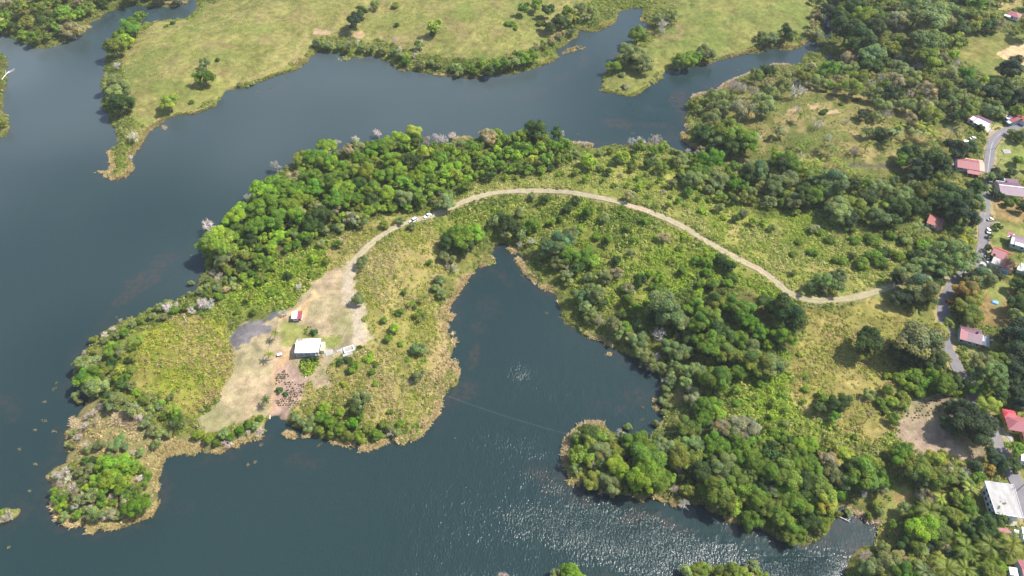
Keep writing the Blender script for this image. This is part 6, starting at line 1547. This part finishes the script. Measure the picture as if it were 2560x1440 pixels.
loc, rz, w, d = frame((2552, 286), (2580, 300), (2548, 298), 2.6)
h = thing("house", "dull red roof cut by the right edge beside the top right house", "house", loc, rz, G)
walls(h, M_wallw, -w / 2 + .4, w / 2 - .4, -d / 2 + .4, d / 2 - .4, 2.5); roof_prof("roof", h, R_brick, -w / 2, w / 2, [(-d / 2, 2.6), (0, 3.5), (d / 2, 2.6)])

loc, rz, w, d = frame((2405, 349), (2421, 352), (2406, 361), 2.3)
s = thing("shed", "small shed with white roof and red corner under the trees left of the road", "shed", loc, rz)
walls(s, M_wallt, -w / 2 + .3, w / 2 - .3, -d / 2 + .3, d / 2 - .3, 2.1)
roof_prof("roof", s, R_white, -w / 2 + .8, w / 2, [(-d / 2, 2.15), (d / 2, 2.6)], .6, label="white part"); roof_prof("roof", s, R_red, -w / 2, -w / 2 + .78, [(d * .05, 2.4), (d / 2, 2.6)], .6, label="red corner")
window(s, 'f', .6, -d / 2 + .3, .8, .8)

loc, rz, w, d = frame((2389, 391), (2456, 402), (2390, 417), 3.2)
h = thing("house", "largest red-roofed house left of the village road with a lower awning in front", "house", loc, rz, G)
pf = [(-d / 2, 3.1), (d * .12, 4.3), (d / 2, 3.3)]
walls(h, M_wallw, -w / 2 + .6, w / 2 - .5, -d / 2 + 1.0, d / 2 - .5, 3.0, pf)
xs = w / 2 - w * .18
roof_prof("roof", h, R_pink, -w / 2, xs, pf, label="faded red main roof")
roof_prof("roof", h, R_sand, xs + .02, w / 2, [(-d / 2, 3.1), (d * .12, 4.3), (d / 2 + .6, 3.2)], label="dusty sand-stained right end")
roof_prof("roof_panel", h, R_sand, -w / 2 + w * .35, xs - .5, [(d / 2 - 1.4, 3.72), (d / 2 - .1, 3.45)], .8, .05, "sand-stained strip at the rear edge")
ridge_cap(h, R_pink, -w / 2, xs, d * .12, 4.36)
roof_prof("awning", h, R_red, -w / 2 + w * .37, w / 2 - .1, [(-d / 2 - 2.6, 2.2), (-d / 2 + .5, 2.95)], .7, label="brighter red lower awning")
window(h, 'f', -w / 2 + 2.6, -d / 2 + 1.0, 1.8, .7, 1.5); window(h, 'f', -w / 2 + 1.2, -d / 2 + 1.0, .8, .8)
for x in (-w / 2 + w * .40, 1.5, w / 2 - .4): MB().box(x - .08, x + .08, -d / 2 - 2.4, -d / 2 - 2.24, -1, 2.2).build("post", M_white, h)
loc, rz, w, d = frame((2360, 398), (2379, 399), (2358, 411), 2.5)
s = thing("shed", "low brick-red roofed shed left of the largest red-roofed house", "shed", loc, rz)
walls(s, M_wallw, -w / 2 + .3, w / 2 - .3, -d / 2 + .5, d / 2 - .3, 2.3); roof_prof("roof", s, R_brick, -w / 2, w / 2, [(-d / 2, 2.4), (0, 3.0), (d / 2, 2.4)]); window(s, 'f', 0, -d / 2 + .5)
slab("yard_slab", "small pale concrete slab below the brick-red roofed shed", "slab", [(2360, 420), (2368, 420), (2368, 428), (2361, 428)], M_conc)

loc, rz, w, d = frame((2490, 453), (2551, 460), (2499, 484), 3.3)
h = thing("house", "house with broad purple roof and white parapet right of the road", "house", loc, rz, G)
pf = [(-d / 2, 3.0), (d * .10, 4.3), (d / 2, 3.3)]
walls(h, M_wallc, -w / 2 + .5, w / 2 - .5, -d / 2 + .4, d / 2 - .4, 3.0, pf)
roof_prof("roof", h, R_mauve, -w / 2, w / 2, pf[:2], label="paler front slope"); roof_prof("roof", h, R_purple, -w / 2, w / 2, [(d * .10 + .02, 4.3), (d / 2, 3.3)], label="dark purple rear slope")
ridge_cap(h, R_white, -w / 2, w / 2, d * .10, 4.34)
MB().box(-w / 2 - .12, -w / 2 + w * .36, d / 2 + .01, d / 2 + .35, -.8, 3.55).build("parapet", M_wallw, h)
MB().box(-w / 2 + w * .36, -w / 2 + w * .36 + .35, d / 2 + .36, d / 2 + 3.2, -.8, 3.75).build("parapet", M_wallw, h)
roof_prof("roof", h, R_purple, -w / 2 + w * .36 + .36, w / 2 - .8, [(d / 2 + .03, 3.34), (d / 2 + 3.2, 3.6)], label="rear wing of the purple roof")
walls(h, M_wallw, -w / 2 + w * .36 + .4, w / 2 - 1.0, d / 2 + .4, d / 2 + 3.0, 3.1)
for x in (-3, 1.0, 4.0): window(h, 'f', x, -d / 2 + .4)
slab("paved_forecourt", "pale broken paving between the road and the purple-roofed house", "forecourt", [(2473, 452), (2492, 455), (2490, 462), (2472, 461)], M_conc)

loc, rz, w, d = frame((2324, 536), (2362, 549), (2320, 558), 2.7)
h = thing("house", "small house with a terracotta roof, its right half ribbed and darker, in tree shade", "house", loc, rz, G)
walls(h, M_wallw, -w / 2 + .5, w / 2 - .5, -d / 2 + .5, d / 2 - .4, 2.5)
roof_prof("roof", h, R_brick, -w / 2, .2, [(-d / 2, 2.6), (d * .3, 3.5), (d / 2, 3.1)], label="terracotta left half"); roof_prof("roof", h, R_rust, .22, w / 2, [(-d / 2 - 1.2, 2.4), (d * .3, 3.4), (d / 2, 3.0)], .9, label="darker ribbed right half")
window(h, 'f', -1.6, -d / 2 + .5); window(h, 'l', 0, -w / 2 + .5)

loc, rz, w, d = frame((2528, 584), (2575, 598), (2524, 607), 3.0)
h = thing("house", "house with patched red and white sheet roof and white porch at the right edge", "house", loc, rz, G)
pf = [(-d / 2, 2.9), (.3, 4.0), (d / 2, 3.0)]
walls(h, M_wallt, -w / 2 + .8, w / 2 - .5, -d / 2 + .6, d / 2 - .4, 2.8, pf)
roof_prof("roof", h, R_mauve, -w / 2, w / 2, pf)
for a0, a1, b0, b1 in ((.1, 1.4, -d / 2, .0), (2.0, 5.5, -d / 2, -d * .28), (5.6, 6.6, -d / 2, .1), (7.5, 9.4, -d / 2, -.6)):
    f = lambda yy: 2.9 + 1.1 * (yy + d / 2) / (d / 2 + .3) + .09
    roof_prof("roof_panel", h, R_white, -w / 2 + a0, -w / 2 + a1, [(b0 - .15, f(b0)), (b1, f(b1))], .6, .04, "white roof sheet")
roof_prof("porch_roof", h, R_pink, -w / 2 - 1.6, -w / 2 + 1.9, [(.4, 2.7), (d / 2 + .6, 3.2)], .7)
MB().hexa([(-w / 2 - 1.6, .5, 2.78), (-w / 2 - 1.2, .5, 2.78), (-w / 2 + 1.6, d / 2 - .2, 3.2), (-w / 2 + 1.2, d / 2 - .2, 3.2), (-w / 2 - 1.6, .5, 2.9), (-w / 2 - 1.2, .5, 2.9), (-w / 2 + 1.6, d / 2 - .2, 3.32), (-w / 2 + 1.2, d / 2 - .2, 3.32)]).build("roof_trim", M_white, h)
window(h, 'f', -2, -d / 2 + .6); window(h, 'f', 1.5, -d / 2 + .6); window(h, 'l', -.5, -w / 2 + .8)

loc, rz, w, d = frame((2485, 616), (2551, 641), (2489, 641), 3.2)
h = thing("house", "long house with a two-tone bright red roof beside the road's bend", "house", loc, rz, G)
pf = [(-d / 2, 3.0), (d * .22, 4.3), (d / 2, 3.3)]
walls(h, M_wallw, -w / 2 + .5, w / 2 - .5, -d / 2 + .5, d / 2 - .4, 3.0, pf)
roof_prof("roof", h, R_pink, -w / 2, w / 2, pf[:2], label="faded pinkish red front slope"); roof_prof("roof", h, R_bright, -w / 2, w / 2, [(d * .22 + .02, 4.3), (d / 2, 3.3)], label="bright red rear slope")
ridge_cap(h, R_bright, -w / 2, w / 2, d * .22, 4.34)
roof_prof("side_roof", h, R_grey, -w / 2 + 1.4, -w / 2 + w * .42, [(-d / 2 - 4.2, 2.1), (-d / 2 + .3, 2.95)], .8, label="weathered grey lean-to roof"); roof_prof("side_roof", h, R_rust, -w / 2 + w * .42 + .02, w / 2 - 1.2, [(-d / 2 - 4.6, 2.05), (-d / 2 + .3, 2.97)], .8, label="rusty lean-to roof")
walls(h, M_wallw, -w / 2 + 1.6, w / 2 - 1.4, -d / 2 - 4.0, -d / 2 + .49, 2.1, name="side_wall")
window(h, 'l', -.5, -w / 2 + .5, 1.8, 1.8, .4, "gate", M_dark); window(h, 'f', 0, -d / 2 - 4.0)
slab("paved_corner", "pale concrete apron at the road by the bright red long roof", "apron", [(2449, 640), (2466, 634), (2480, 648), (2478, 662), (2462, 668), (2444, 660)], M_conc, .13)
loc, rz, w, d = frame((2548, 656), (2580, 668), (2540, 672), 2.6)
s = thing("shed", "small white and pink roofed shed at the right edge below the long red roof", "shed", loc, rz)
walls(s, M_wallw, -w / 2 + .3, w / 2 - .3, -d / 2 + .3, d / 2 - .3, 2.4); roof_prof("roof", s, R_white, -w / 2, -w / 2 + 3, [(-d / 2, 2.5), (d / 2, 2.9)], label="white part"); roof_prof("roof", s, R_brick, -w / 2 + 3.02, w / 2, [(-d / 2, 2.5), (d / 2, 2.9)], label="pinkish part")
# blue and white boat-like tarps beside it
def tarp(label, px, py, w, d, rz, mat, hh=.9, cat="tarpaulin"):
    x, y, z = [float(q[0]) for q in on_ground(np.array([px], float), np.array([py], float), hh)]
    r = np.random.default_rng(int(px)); n, m_ = 9, 7
    V = []; Fc = []
    for j in range(m_):
        for i in range(n):
            u, v = i / (n - 1) * 2 - 1, j / (m_ - 1) * 2 - 1
            k = max(abs(u), abs(v))
            V.append((u * w / 2 * (1 + .08 * r.normal()), v * d / 2 * (1 + .08 * r.normal()), hh * (1 - k ** 3) + .06 * r.normal() - (.25 if k > .99 else 0)))
    for j in range(m_ - 1):
        for i in range(n - 1):
            q = j * n + i; Fc.append((q, q + 1, q + n + 1, q + n))
    o = MB().add(V, Fc).build("tarpaulin", mat); o.location = (x, y, z); o.rotation_euler = (0, 0, rz)
    return tag(o, label, cat)
tarp("rumpled blue tarpaulin lying on the dry grass right of the road", 2489, 754, 3.4, 2.6, -.4, M_blue, .7)
tarp("narrow white tarpaulin beside the blue one below the long red roof", 2507, 672, 1.4, 3.4, .75, M_white, .7)
tarp("narrow blue tarpaulin below the lean-to of the long red roof", 2514, 680, 1.2, 2.6, .75, M_blue, .6)
tarp("pale junk cover on the yard corner beside the white van", 2484, 655, 1.6, 1.6, .3, M_wallc, .6, "cover")
tarp("small white sheet lying in the grass among the palms", 2438 - 123, 332, 1.4, 2.6, .6, M_white, .3, "sheet")

# orange tractor-like loader half hidden in the road's shade
x, y, z = [float(q[0]) for q in on_ground(np.array([2375.]), np.array([757.]), .9)]
t = thing("orange_tractor", "small orange tractor standing in the shaded road under the trees", "tractor", (x, y, max(z, float(hgt(x, y))) + .12), 1.9)
MB().box(.1, 1.7, -.42, .42, .75, 1.35).box(-.9, .1, -.5, .5, .7, 1.1).build("body", M_orange, t)
MB().box(-.8, .0, -.6, .6, 2.0, 2.1).build("canopy", M_orange, t)
for sx, sy in ((-.75, -.5), (-.75, .5), (-.05, -.5), (-.05, .5)): MB().box(sx - .04, sx + .04, sy - .04, sy + .04, 1.1, 2.0).build("post", M_dark, t)
for sx, rr in ((-.55, .7), (1.3, .42)):
    for sd in (-1, 1):
        wl = MB().tube([(sx, sd * .55, rr), (sx, sd * .88, rr)], rr, 14).build("wheel", M_tyre, t)
        MB().tube([(sx, sd * .881, rr), (sx, sd * .90, rr)], rr * .5, 10).build("rim", M_orange, wl)
MB().box(-.55, -.15, -.25, .25, 1.1, 1.25).box(-.65, -.55, -.25, .25, 1.1, 1.6).build("seat", M_dark, t)

loc, rz, w, d = frame((2399, 812), (2454, 827), (2400, 847), 3.0)
h = thing("house", "teal-walled house with pink and purple gabled roof and small carport right of the road", "house", loc, rz, G)
pf = [(-d / 2, 2.9), (d * .12, 4.1), (d / 2, 3.1)]
walls(h, M_wallt, -w / 2 + .4, w / 2 - .4, -d / 2 + .5, d / 2 - .4, 2.8, pf)
xs = -w / 2 + w * .36
roof_prof("roof", h, R_pink, -w / 2, xs, pf[:2], label="pink left part"); roof_prof("roof", h, R_purple, xs + .02, w / 2, pf[:2], label="purple right part"); roof_prof("roof", h, R_purple, -w / 2, w / 2, [(d * .12 + .02, 4.1), (d / 2, 3.1)], label="purple rear slope")
ridge_cap(h, R_pink, -w / 2 + w * .2, w / 2 - w * .25, d * .12, 4.14)
MB().box(w * .2, w * .2 + .7, d * .12 - .3, d * .12 + .35, 3.6, 4.7).build("chimney", M_dark, h)
for x in (-3.2, 0, 3): window(h, 'f', x, -d / 2 + .5)
roof_prof("carport_roof", h, R_white, w / 2 + .1, w / 2 + 2.0, [(-d / 2 + .8, 2.3), (d / 2 - 2.0, 2.5)], .6)
roof_prof("carport_roof", h, R_grey, w / 2 + 2.02, w / 2 + 3.2, [(-d / 2 + .4, 2.25), (d / 2 - 1.0, 2.5)], .6)
for sy in (-d / 2 + .9, d / 2 - 1.2): MB().box(w / 2 + 3.0, w / 2 + 3.12, sy, sy + .12, -1, 2.25).build("post", M_dark, h)
tarp("white tub lying by the right corner of the teal-walled house", 2447, 864, 1.2, 1.6, .3, M_white, .5, "tub")
tarp("small white heap on the grass right of the carport", 2480, 849, 1.2, .9, .3, M_white, .4, "heap")

# red hipped house at the right edge
def hip(name, parent, mat, x0, x1, y0, y1, ew, er, label=None, ins=None):
    k = ins if ins is not None else (y1 - y0) / 2
    ym = (y0 + y1) / 2
    mb = MB().add([(x0, y0, ew), (x1, y0, ew), (x1, y1, ew), (x0, y1, ew), (x0 + k, ym, er), (x1 - k, ym, er), (x0, y0, ew - .15), (x1, y0, ew - .15), (x1, y1, ew - .15), (x0, y1, ew - .15)],
                  [(0, 1, 5, 4), (1, 2, 5), (2, 3, 4, 5), (3, 0, 4), (6, 7, 1, 0), (7, 8, 2, 1), (8, 9, 3, 2), (9, 6, 0, 3), (9, 8, 7, 6)])
    o = mb.build(name, mat, parent)
    if label: o["label"] = label
    return o
loc, rz, w, d = frame((2510, 1036), (2572, 1046), (2508, 1072), 3.0)
h = thing("house", "house with a many-sided red hipped roof and yellow wall at the right edge", "house", loc, rz, G)
walls(h, M_wally, -w / 2 + .7, w / 2 - .5, -d / 2 + .7, d / 2 - .5, 2.9)
hip("roof", h, R_pink, -w / 2, w / 2, -d / 2, d / 2, 3.0, 4.5, "broad faded red hip")
hip("roof", h, R_bright, -w / 2 - .2, -w / 2 + 4.6, d / 2 - 1.6, d / 2 + 2.6, 3.05, 3.9, "bright red wing", 1.5)
walls(h, M_wally, -w / 2 + .2, -w / 2 + 4.2, d / 2 - .49, d / 2 + 2.2, 2.9)
hip("roof", h, R_pink, .3, w / 2 + 1.5, -d / 2 - 3.6, -d / 2 + .8, 2.9, 3.9, "lower front wing", 2.0)
walls(h, M_wally, .8, w / 2 + 1, -d / 2 - 3.2, -d / 2 + .69, 2.8, name="front_wall")
window(h, 'l', 0, -w / 2 + .7); window(h, 'f', -2, -d / 2 + .7); window(h, 'l', -d / 2 - 1.5, .8)
slab("driveway", "pale concrete driveway beside the red hipped house", "driveway", [(2500, 1071), (2510, 1068), (2530, 1094), (2526, 1103)], M_conc, .14)

# flat concrete-roofed building
loc, rz, w, d = frame((2461, 1202), (2534, 1212), (2488, 1284), 4.6)
cw = [gp(px, py, loc[2] + 4.6) for px, py in ((2461, 1202), (2535, 1212), (2559, 1296), (2489, 1284))]
h = thing("flat_roofed_building", "largest white building with a stained flat concrete roof beside the road", "building", (loc[0], loc[1], loc[2]), 0, None)
C4 = [(float(a) - loc[0], float(b) - loc[1]) for a, b in cw]
def quadbox(name, pts, z0, z1, mat, shrink=0.0, label=None):
    c = np.mean(pts, 0); P = [tuple(c + (np.array(p) - c) * (1 - shrink)) for p in pts][::-1]
    o = MB().hexa([(p[0], p[1], z0) for p in P] + [(p[0], p[1], z1) for p in P]).build(name, mat, h)
    return o
quadbox("wall", C4, -1.5, 4.3, M_wallw, .14)
quadbox("roof", C4, 4.3, 4.55, M_conc)
for i in range(4):
    a = np.array(C4[i]); b = np.array(C4[(i + 1) % 4]); c = np.mean(C4, 0)
    ia = a + (c - a) * .025; ib = b + (c - b) * .025
    o = MB().hexa([(a[0], a[1], 4.553), (ia[0], ia[1], 4.553), (ib[0], ib[1], 4.553), (b[0], b[1], 4.553), (a[0], a[1], 4.72), (ia[0], ia[1], 4.72), (ib[0], ib[1], 4.72), (b[0], b[1], 4.72)]).build("roof_edge", M_wallw, h)
    for t in (.2, .5, .8):
        p = a * (1 - t) + b * t; q = p + (p - c) * .05
        MB().tube([(p[0], p[1], 4.45), (q[0], q[1], 4.45)], .07, 5).build("rain_spout", M_white, h)
A, B_ = np.array(C4[0]), np.array(C4[3]); c = np.mean(C4, 0)
for i, t in enumerate((.2, .4, .6, .8)):
    for z0 in (.6, 2.6):
        p = A * (1 - t) + B_ * t; p = c + (p - c) * .862
        MB().box(p[0] - .06, p[0] + .1, p[1] - .6, p[1] + .6, z0, z0 + 1.1).build("window", M_glass, h)
A, B_ = np.array(C4[3]), np.array(C4[2])
for t in (.25, .5, .75):
    p = A * (1 - t) + B_ * t; p = c + (p - c) * .862
    MB().box(p[0] - .6, p[0] + .6, p[1] - .06, p[1] + .1, 2.4, 3.5).build("window", M_glass, h)

def small_roof(label, BL, BR, FL, eave, mat, cat="shed", wall=M_wallw, name="shed"):
    loc, rz, w, d = frame(BL, BR, FL, eave)
    s = thing(name, label, cat, loc, rz)
    walls(s, wall, -w / 2 + .3, w / 2 - .3, -d / 2 + .3, d / 2 - .3, eave - .2)
    roof_prof("roof", s, mat, -w / 2, w / 2, [(-d / 2, eave), (d / 2, eave + .45)])
    window(s, 'f', 0, -d / 2 + .3, .9, .9)
    return s
small_roof("white roof cut by the right edge above the flat concrete building", (2552, 1133), (2580, 1142), (2558, 1152), 3.0, R_white, "house", name="house")
small_roof("rusty red roofed shed below the flat concrete building", (2492, 1320), (2526, 1324), (2494, 1334), 2.3, R_red)
small_roof("small white roofed shed in a row below the flat building, left one", (2534, 1324), (2546, 1328), (2538, 1340), 2.3, R_white)
small_roof("wide white roofed shed at the right edge below the flat building", (2552, 1318), (2580, 1324), (2550, 1346), 2.4, R_white)
loc, rz, w, d = frame((2542, 1398), (2590, 1404), (2550, 1450), 2.8)
h = thing("house", "faded pink sheet-roofed house in the bottom right corner", "house", loc, rz, G)
walls(h, M_wallw, -w / 2 + .4, w / 2 - .4, -d / 2 + .4, d / 2 - .4, 2.6); roof_prof("roof", h, R_pink, -w / 2, w / 2, [(-d / 2, 2.8), (0, 3.7), (d / 2, 2.8)])
small_roof("white roofed lean-to left of the pink sheet-roofed house", (2520, 1418), (2541, 1421), (2525, 1437), 2.3, R_white)
slab("concrete_pad", "pale concrete pad between the flat building and the rusty red shed", "pad", [(2514, 1304), (2542, 1304), (2544, 1316), (2514, 1314)], M_conc)
slab("concrete_pad", "pale pinkish slab beside the bare red plot in the garden thicket", "slab", [(2474, 1216), (2492, 1216), (2496, 1236), (2480, 1236)], M_conc, .2)
slab("concrete_pad", "small pale slab on the grass at the cove's right", "slab", [(2287, 1232), (2296, 1230), (2302, 1245), (2294, 1248)], M_conc, .1)
slab("foundation", "pale ruined foundation on the lawn right of the road", "foundation", [(2504, 374), (2524, 375), (2528, 384), (2510, 386)], M_concd, .3)
loc, rz, w, d = frame((2527, 26), (2558, 36), (2518, 36), 3.0)
h = thing("house", "pinkish red hipped house behind the ball field at the top right", "house", loc, rz, G)
walls(h, M_wallw, -w / 2 + .5, w / 2 - .5, -d / 2 + .5, d / 2 - .5, 2.9); hip("roof", h, R_pink, -w / 2, w / 2, -d / 2, d / 2, 3.0, 4.4)
roof_prof("porch_roof", h, R_white, -w / 2 - 1.0, -w / 2 + 3.0, [(-d / 2 - 1.6, 2.4), (-d / 2 - .02, 2.9)], .6)
window(h, 'f', 0, -d / 2 + .5)

# ------------------------------------------------------------------ poles and wires
def pole(label, px, py, hgt_m, arm=True, rz=0.0):
    x, y, z = [float(q[0]) for q in on_ground(np.array([px], float), np.array([py], float))]
    p = thing("utility_pole", label, "pole", (x, y, z), rz, "utility poles along the road")
    MB().tube([(0, 0, -.5), (0, 0, hgt_m)], [.15, .10], 8).build("mast", M_wood, p)
    if arm:
        MB().box(-1.0, 1.0, -.06, .06, hgt_m - .6, hgt_m - .48).build("crossarm", M_wood, p)
        for sx in (-.9, 0, .9): MB().tube([(sx, 0, hgt_m - .479), (sx, 0, hgt_m - .25)], .06, 6).build("insulator", M_white, p)
    return np.array((x, y, z + hgt_m - .25))
tops = [pole("utility pole in front of the long white-roofed house", 2468, 338, 9, True, .3), pole("utility pole on the road's right verge by the lawn", 2489, 372, 9, True, .1), pole("utility pole on the verge across from the largest red-roofed house", 2482, 430, 9, True, .1),
        pole("utility pole by the left verge above the road's bend", 2452, 632, 9, True, 0), pole("utility pole at the dirt track's junction", 2398, 728, 9, True, .4), pole("utility pole beside the road left of the cleared plot's tree", 2408, 985, 9, True, .4), pole("utility pole in front of the flat concrete building", 2541, 1228, 9, True, .5)]
yp = pole("thin pole at the right corner of the white-roofed house", 806, 894, 6, False)
yp2 = pole("lone pole in the brush below the stone basin", 990, 955, 6, False)
yp3 = pole("pole on the brush slope left of the cleared plot", 2160, 1058, 8, True, .2)
yp4 = pole("short pole on the lower wood's reedy left tip", 1432, 1110, 7, False)
def wire(label, a, b, sag=1.0, n=12, rad=.025, offs=((0, 0),)):
    o0 = (a + b) / 2
    mb = MB()
    for ox, oz in offs:
        pts = [a + (b - a) * (i / n) + np.array([ox, 0, oz - sag * 4 * (i / n) * (1 - i / n)]) - o0 for i in range(n + 1)]
        mb.tube(pts, rad, 4)
    o = mb.build("power_line", M_wire); o.location = tuple(o0)
    return tag(o, label, "wire")
for i, (a, b, tx) in enumerate([(0, 1, "overhead wires across the road bend at the top right"), (1, 2, "overhead wires along the lawn right of the road"), (2, 3, "overhead wires past the purple-roofed house"), (3, 4, "overhead wires over the road's bend by the feathery trees"), (4, 5, "overhead wires along the shaded road"), (5, 6, "overhead wires past the red hipped house")]):
    wire(tx, tops[a], tops[b], 1.0, offs=((-.8, 0), (.8, 0)))
wire("pair of thin power lines crossing the inlet between reedy shores", yp2, yp4, 3.0, 20, .022, ((0, 0), (0, -.7)))
wire("power lines over the brush slope towards the lower wood", yp4, yp3, 3.0, 20, .018, ((0, 0), (0, -.6)))
wire("thin wire from the house pole to the lone brush pole", yp, yp2, .8, 10, .016)
wire("wire from the brush slope pole to the village road", yp3, tops[5], 2.0, 12, .018)

# ------------------------------------------------------------------ crop plants in the plots
def crop_mesh(seed):
    r = np.random.default_rng(seed)
    dd = rand_dirs(26, r); dd[:, 2] = np.abs(dd[:, 2])
    P = dd * np.array([.42, .42, .45]); nr = dd + .4 * r.normal(size=dd.shape); nr /= np.linalg.norm(nr, axis=1)[:, None]
    V, Fc = cards(P, nr, .34, r)
    return np_mesh("crop_plant", V, Fc, [M_leaf], 3, face_val=r.uniform(.7, 1.3, len(Fc)))
CROP = [crop_mesh(900 + i) for i in range(3)]
GBUSH = [crown_mesh("garden_bush", 950 + i, nlobe=12, ncard=420, csize=.16, zc=.30, flat=.6, spread=.6, low=-.1)[0] for i in range(2)]
def crop(poly, dx, dy, skew, prob, label, group, colr, sc=1.0, seed=1):
    r = np.random.default_rng(seed); P = np.array(poly, float); x0, y0 = P.min(0); x1, y1 = P.max(0)
    pts = []
    for j in range(int((y1 - y0) / dy) + 1):
        for i in range(int((x1 - x0) / dx) + 8):
            pts.append((x0 - 30 + i * dx + j * skew + r.normal(0, .7), y0 + j * dy + r.normal(0, .6)))
    pts = np.array(pts); m = inside(P, pts[:, 0], pts[:, 1]) & (r.random(len(pts)) < prob); pts = pts[m]
    x, y, z = on_ground(pts[:, 0], pts[:, 1], .2)
    for k in range(len(pts)):
        o = link("crop_plant", CROP[k % 3]); o.location = (float(x[k]), float(y[k]), float(hgt(x[k], y[k])) - .05)
        s = sc * float(r.uniform(.75, 1.25)); o.scale = (s, s, s); o.rotation_euler = (0, 0, float(r.uniform(0, 6))); o.color = (*colr, 1)
        tag(o, label, "crop plant", group)
    return len(pts)
nc = crop([(708, 950), (745, 955), (762, 958), (748, 1000), (730, 1018), (696, 1016), (690, 1000), (716, 985)], 6.2, 5.2, 2.4, .85, "small dark crop plant in rows on the reddish plot near the beach", "crop plants in the reddish plot", (.12, .11, .06), .8, 2)
nc += crop([(688, 936), (712, 920), (722, 940), (705, 955), (690, 962)], 5.5, 5.0, 2.0, .8, "small dark crop plant beside the trail above the reddish plot", "crop plants beside the trail", (.12, .13, .05), .85, 3)
nc += crop([(757, 826), (772, 812), (790, 815), (794, 835), (775, 842), (758, 838)], 6.0, 5.4, 2.4, .75, "small crop plant in the patch behind the white-roofed house", "crop plants behind the house", (.10, .13, .04), .9, 4)
nc += crop([(2262, 1040), (2300, 1005), (2345, 990), (2368, 1006), (2350, 1030), (2300, 1045), (2280, 1052)], 8.0, 6.0, 3.5, .55, "small dark crop plant in rows on the cleared plot by the road", "crop plants on the cleared plot", (.11, .11, .055), .8, 5)
print("crops", nc)
for k, (px, py, d, ph) in enumerate([(757, 903, 12, "left one"), (768, 900, 13, "second from left"), (780, 898, 13, "second from right"), (791, 896, 11, "right one")]):
    x, y, z = [float(q[0]) for q in on_ground(np.array([px], float), np.array([py], float), .7)]
    o = link("garden_bush", GBUSH[k % 2]); o.location = (x, y, float(hgt(x, y)) - .1); o.scale = (1.4, 1.4, 1.7); o.color = (.05, .105, .03, 1)
    tag(o, "leafy dark green garden bush in front of the white-roofed house, " + ph, "shrub", "garden bushes below the house")
for px, py, sc, lb in [(785, 832, 4.5, "rounded bright bush at the crop patch behind the white-roofed house"), (697, 977, 4.5, "light green leafy bush on the reddish plot's left edge"), (712, 985, 3.2, "smaller leafy bush on the reddish plot, right of the light green one")]:
    x, y, z = [float(q[0]) for q in on_ground(np.array([px], float), np.array([py], float), .8)]
    o = link("garden_bush", GBUSH[0]); o.location = (x, y, float(hgt(x, y)) - .1); o.scale = (sc * .45, sc * .45, sc * .55); o.color = (.06, .14, .035, 1)
    tag(o, lb, "shrub")
# ------------------------------------------------------------------ thin summer haze
def mat_haze():
    m, nt, out = new_mat("haze_air")
    v = N(nt, "ShaderNodeVolumePrincipled")
    v.inputs["Color"].default_value = (.93, .95, 1.0, 1)
    v.inputs["Density"].default_value = HAZE
    nt.links.new(v.outputs[0], out.inputs["Volume"])
    return m
HAZE = .00007
E = max(abs(gx[0]), gx[-1], abs(gy[0]), gy[-1], abs(wx[0]), wx[-1], abs(wy[0]), wy[-1]) + 40
hz_o = MB().box(-E, E, -E, E, -6.0, H + 12.0).build("haze", mat_haze())
tag(hz_o, "thin pale haze in the air over the lake", kind='stuff')
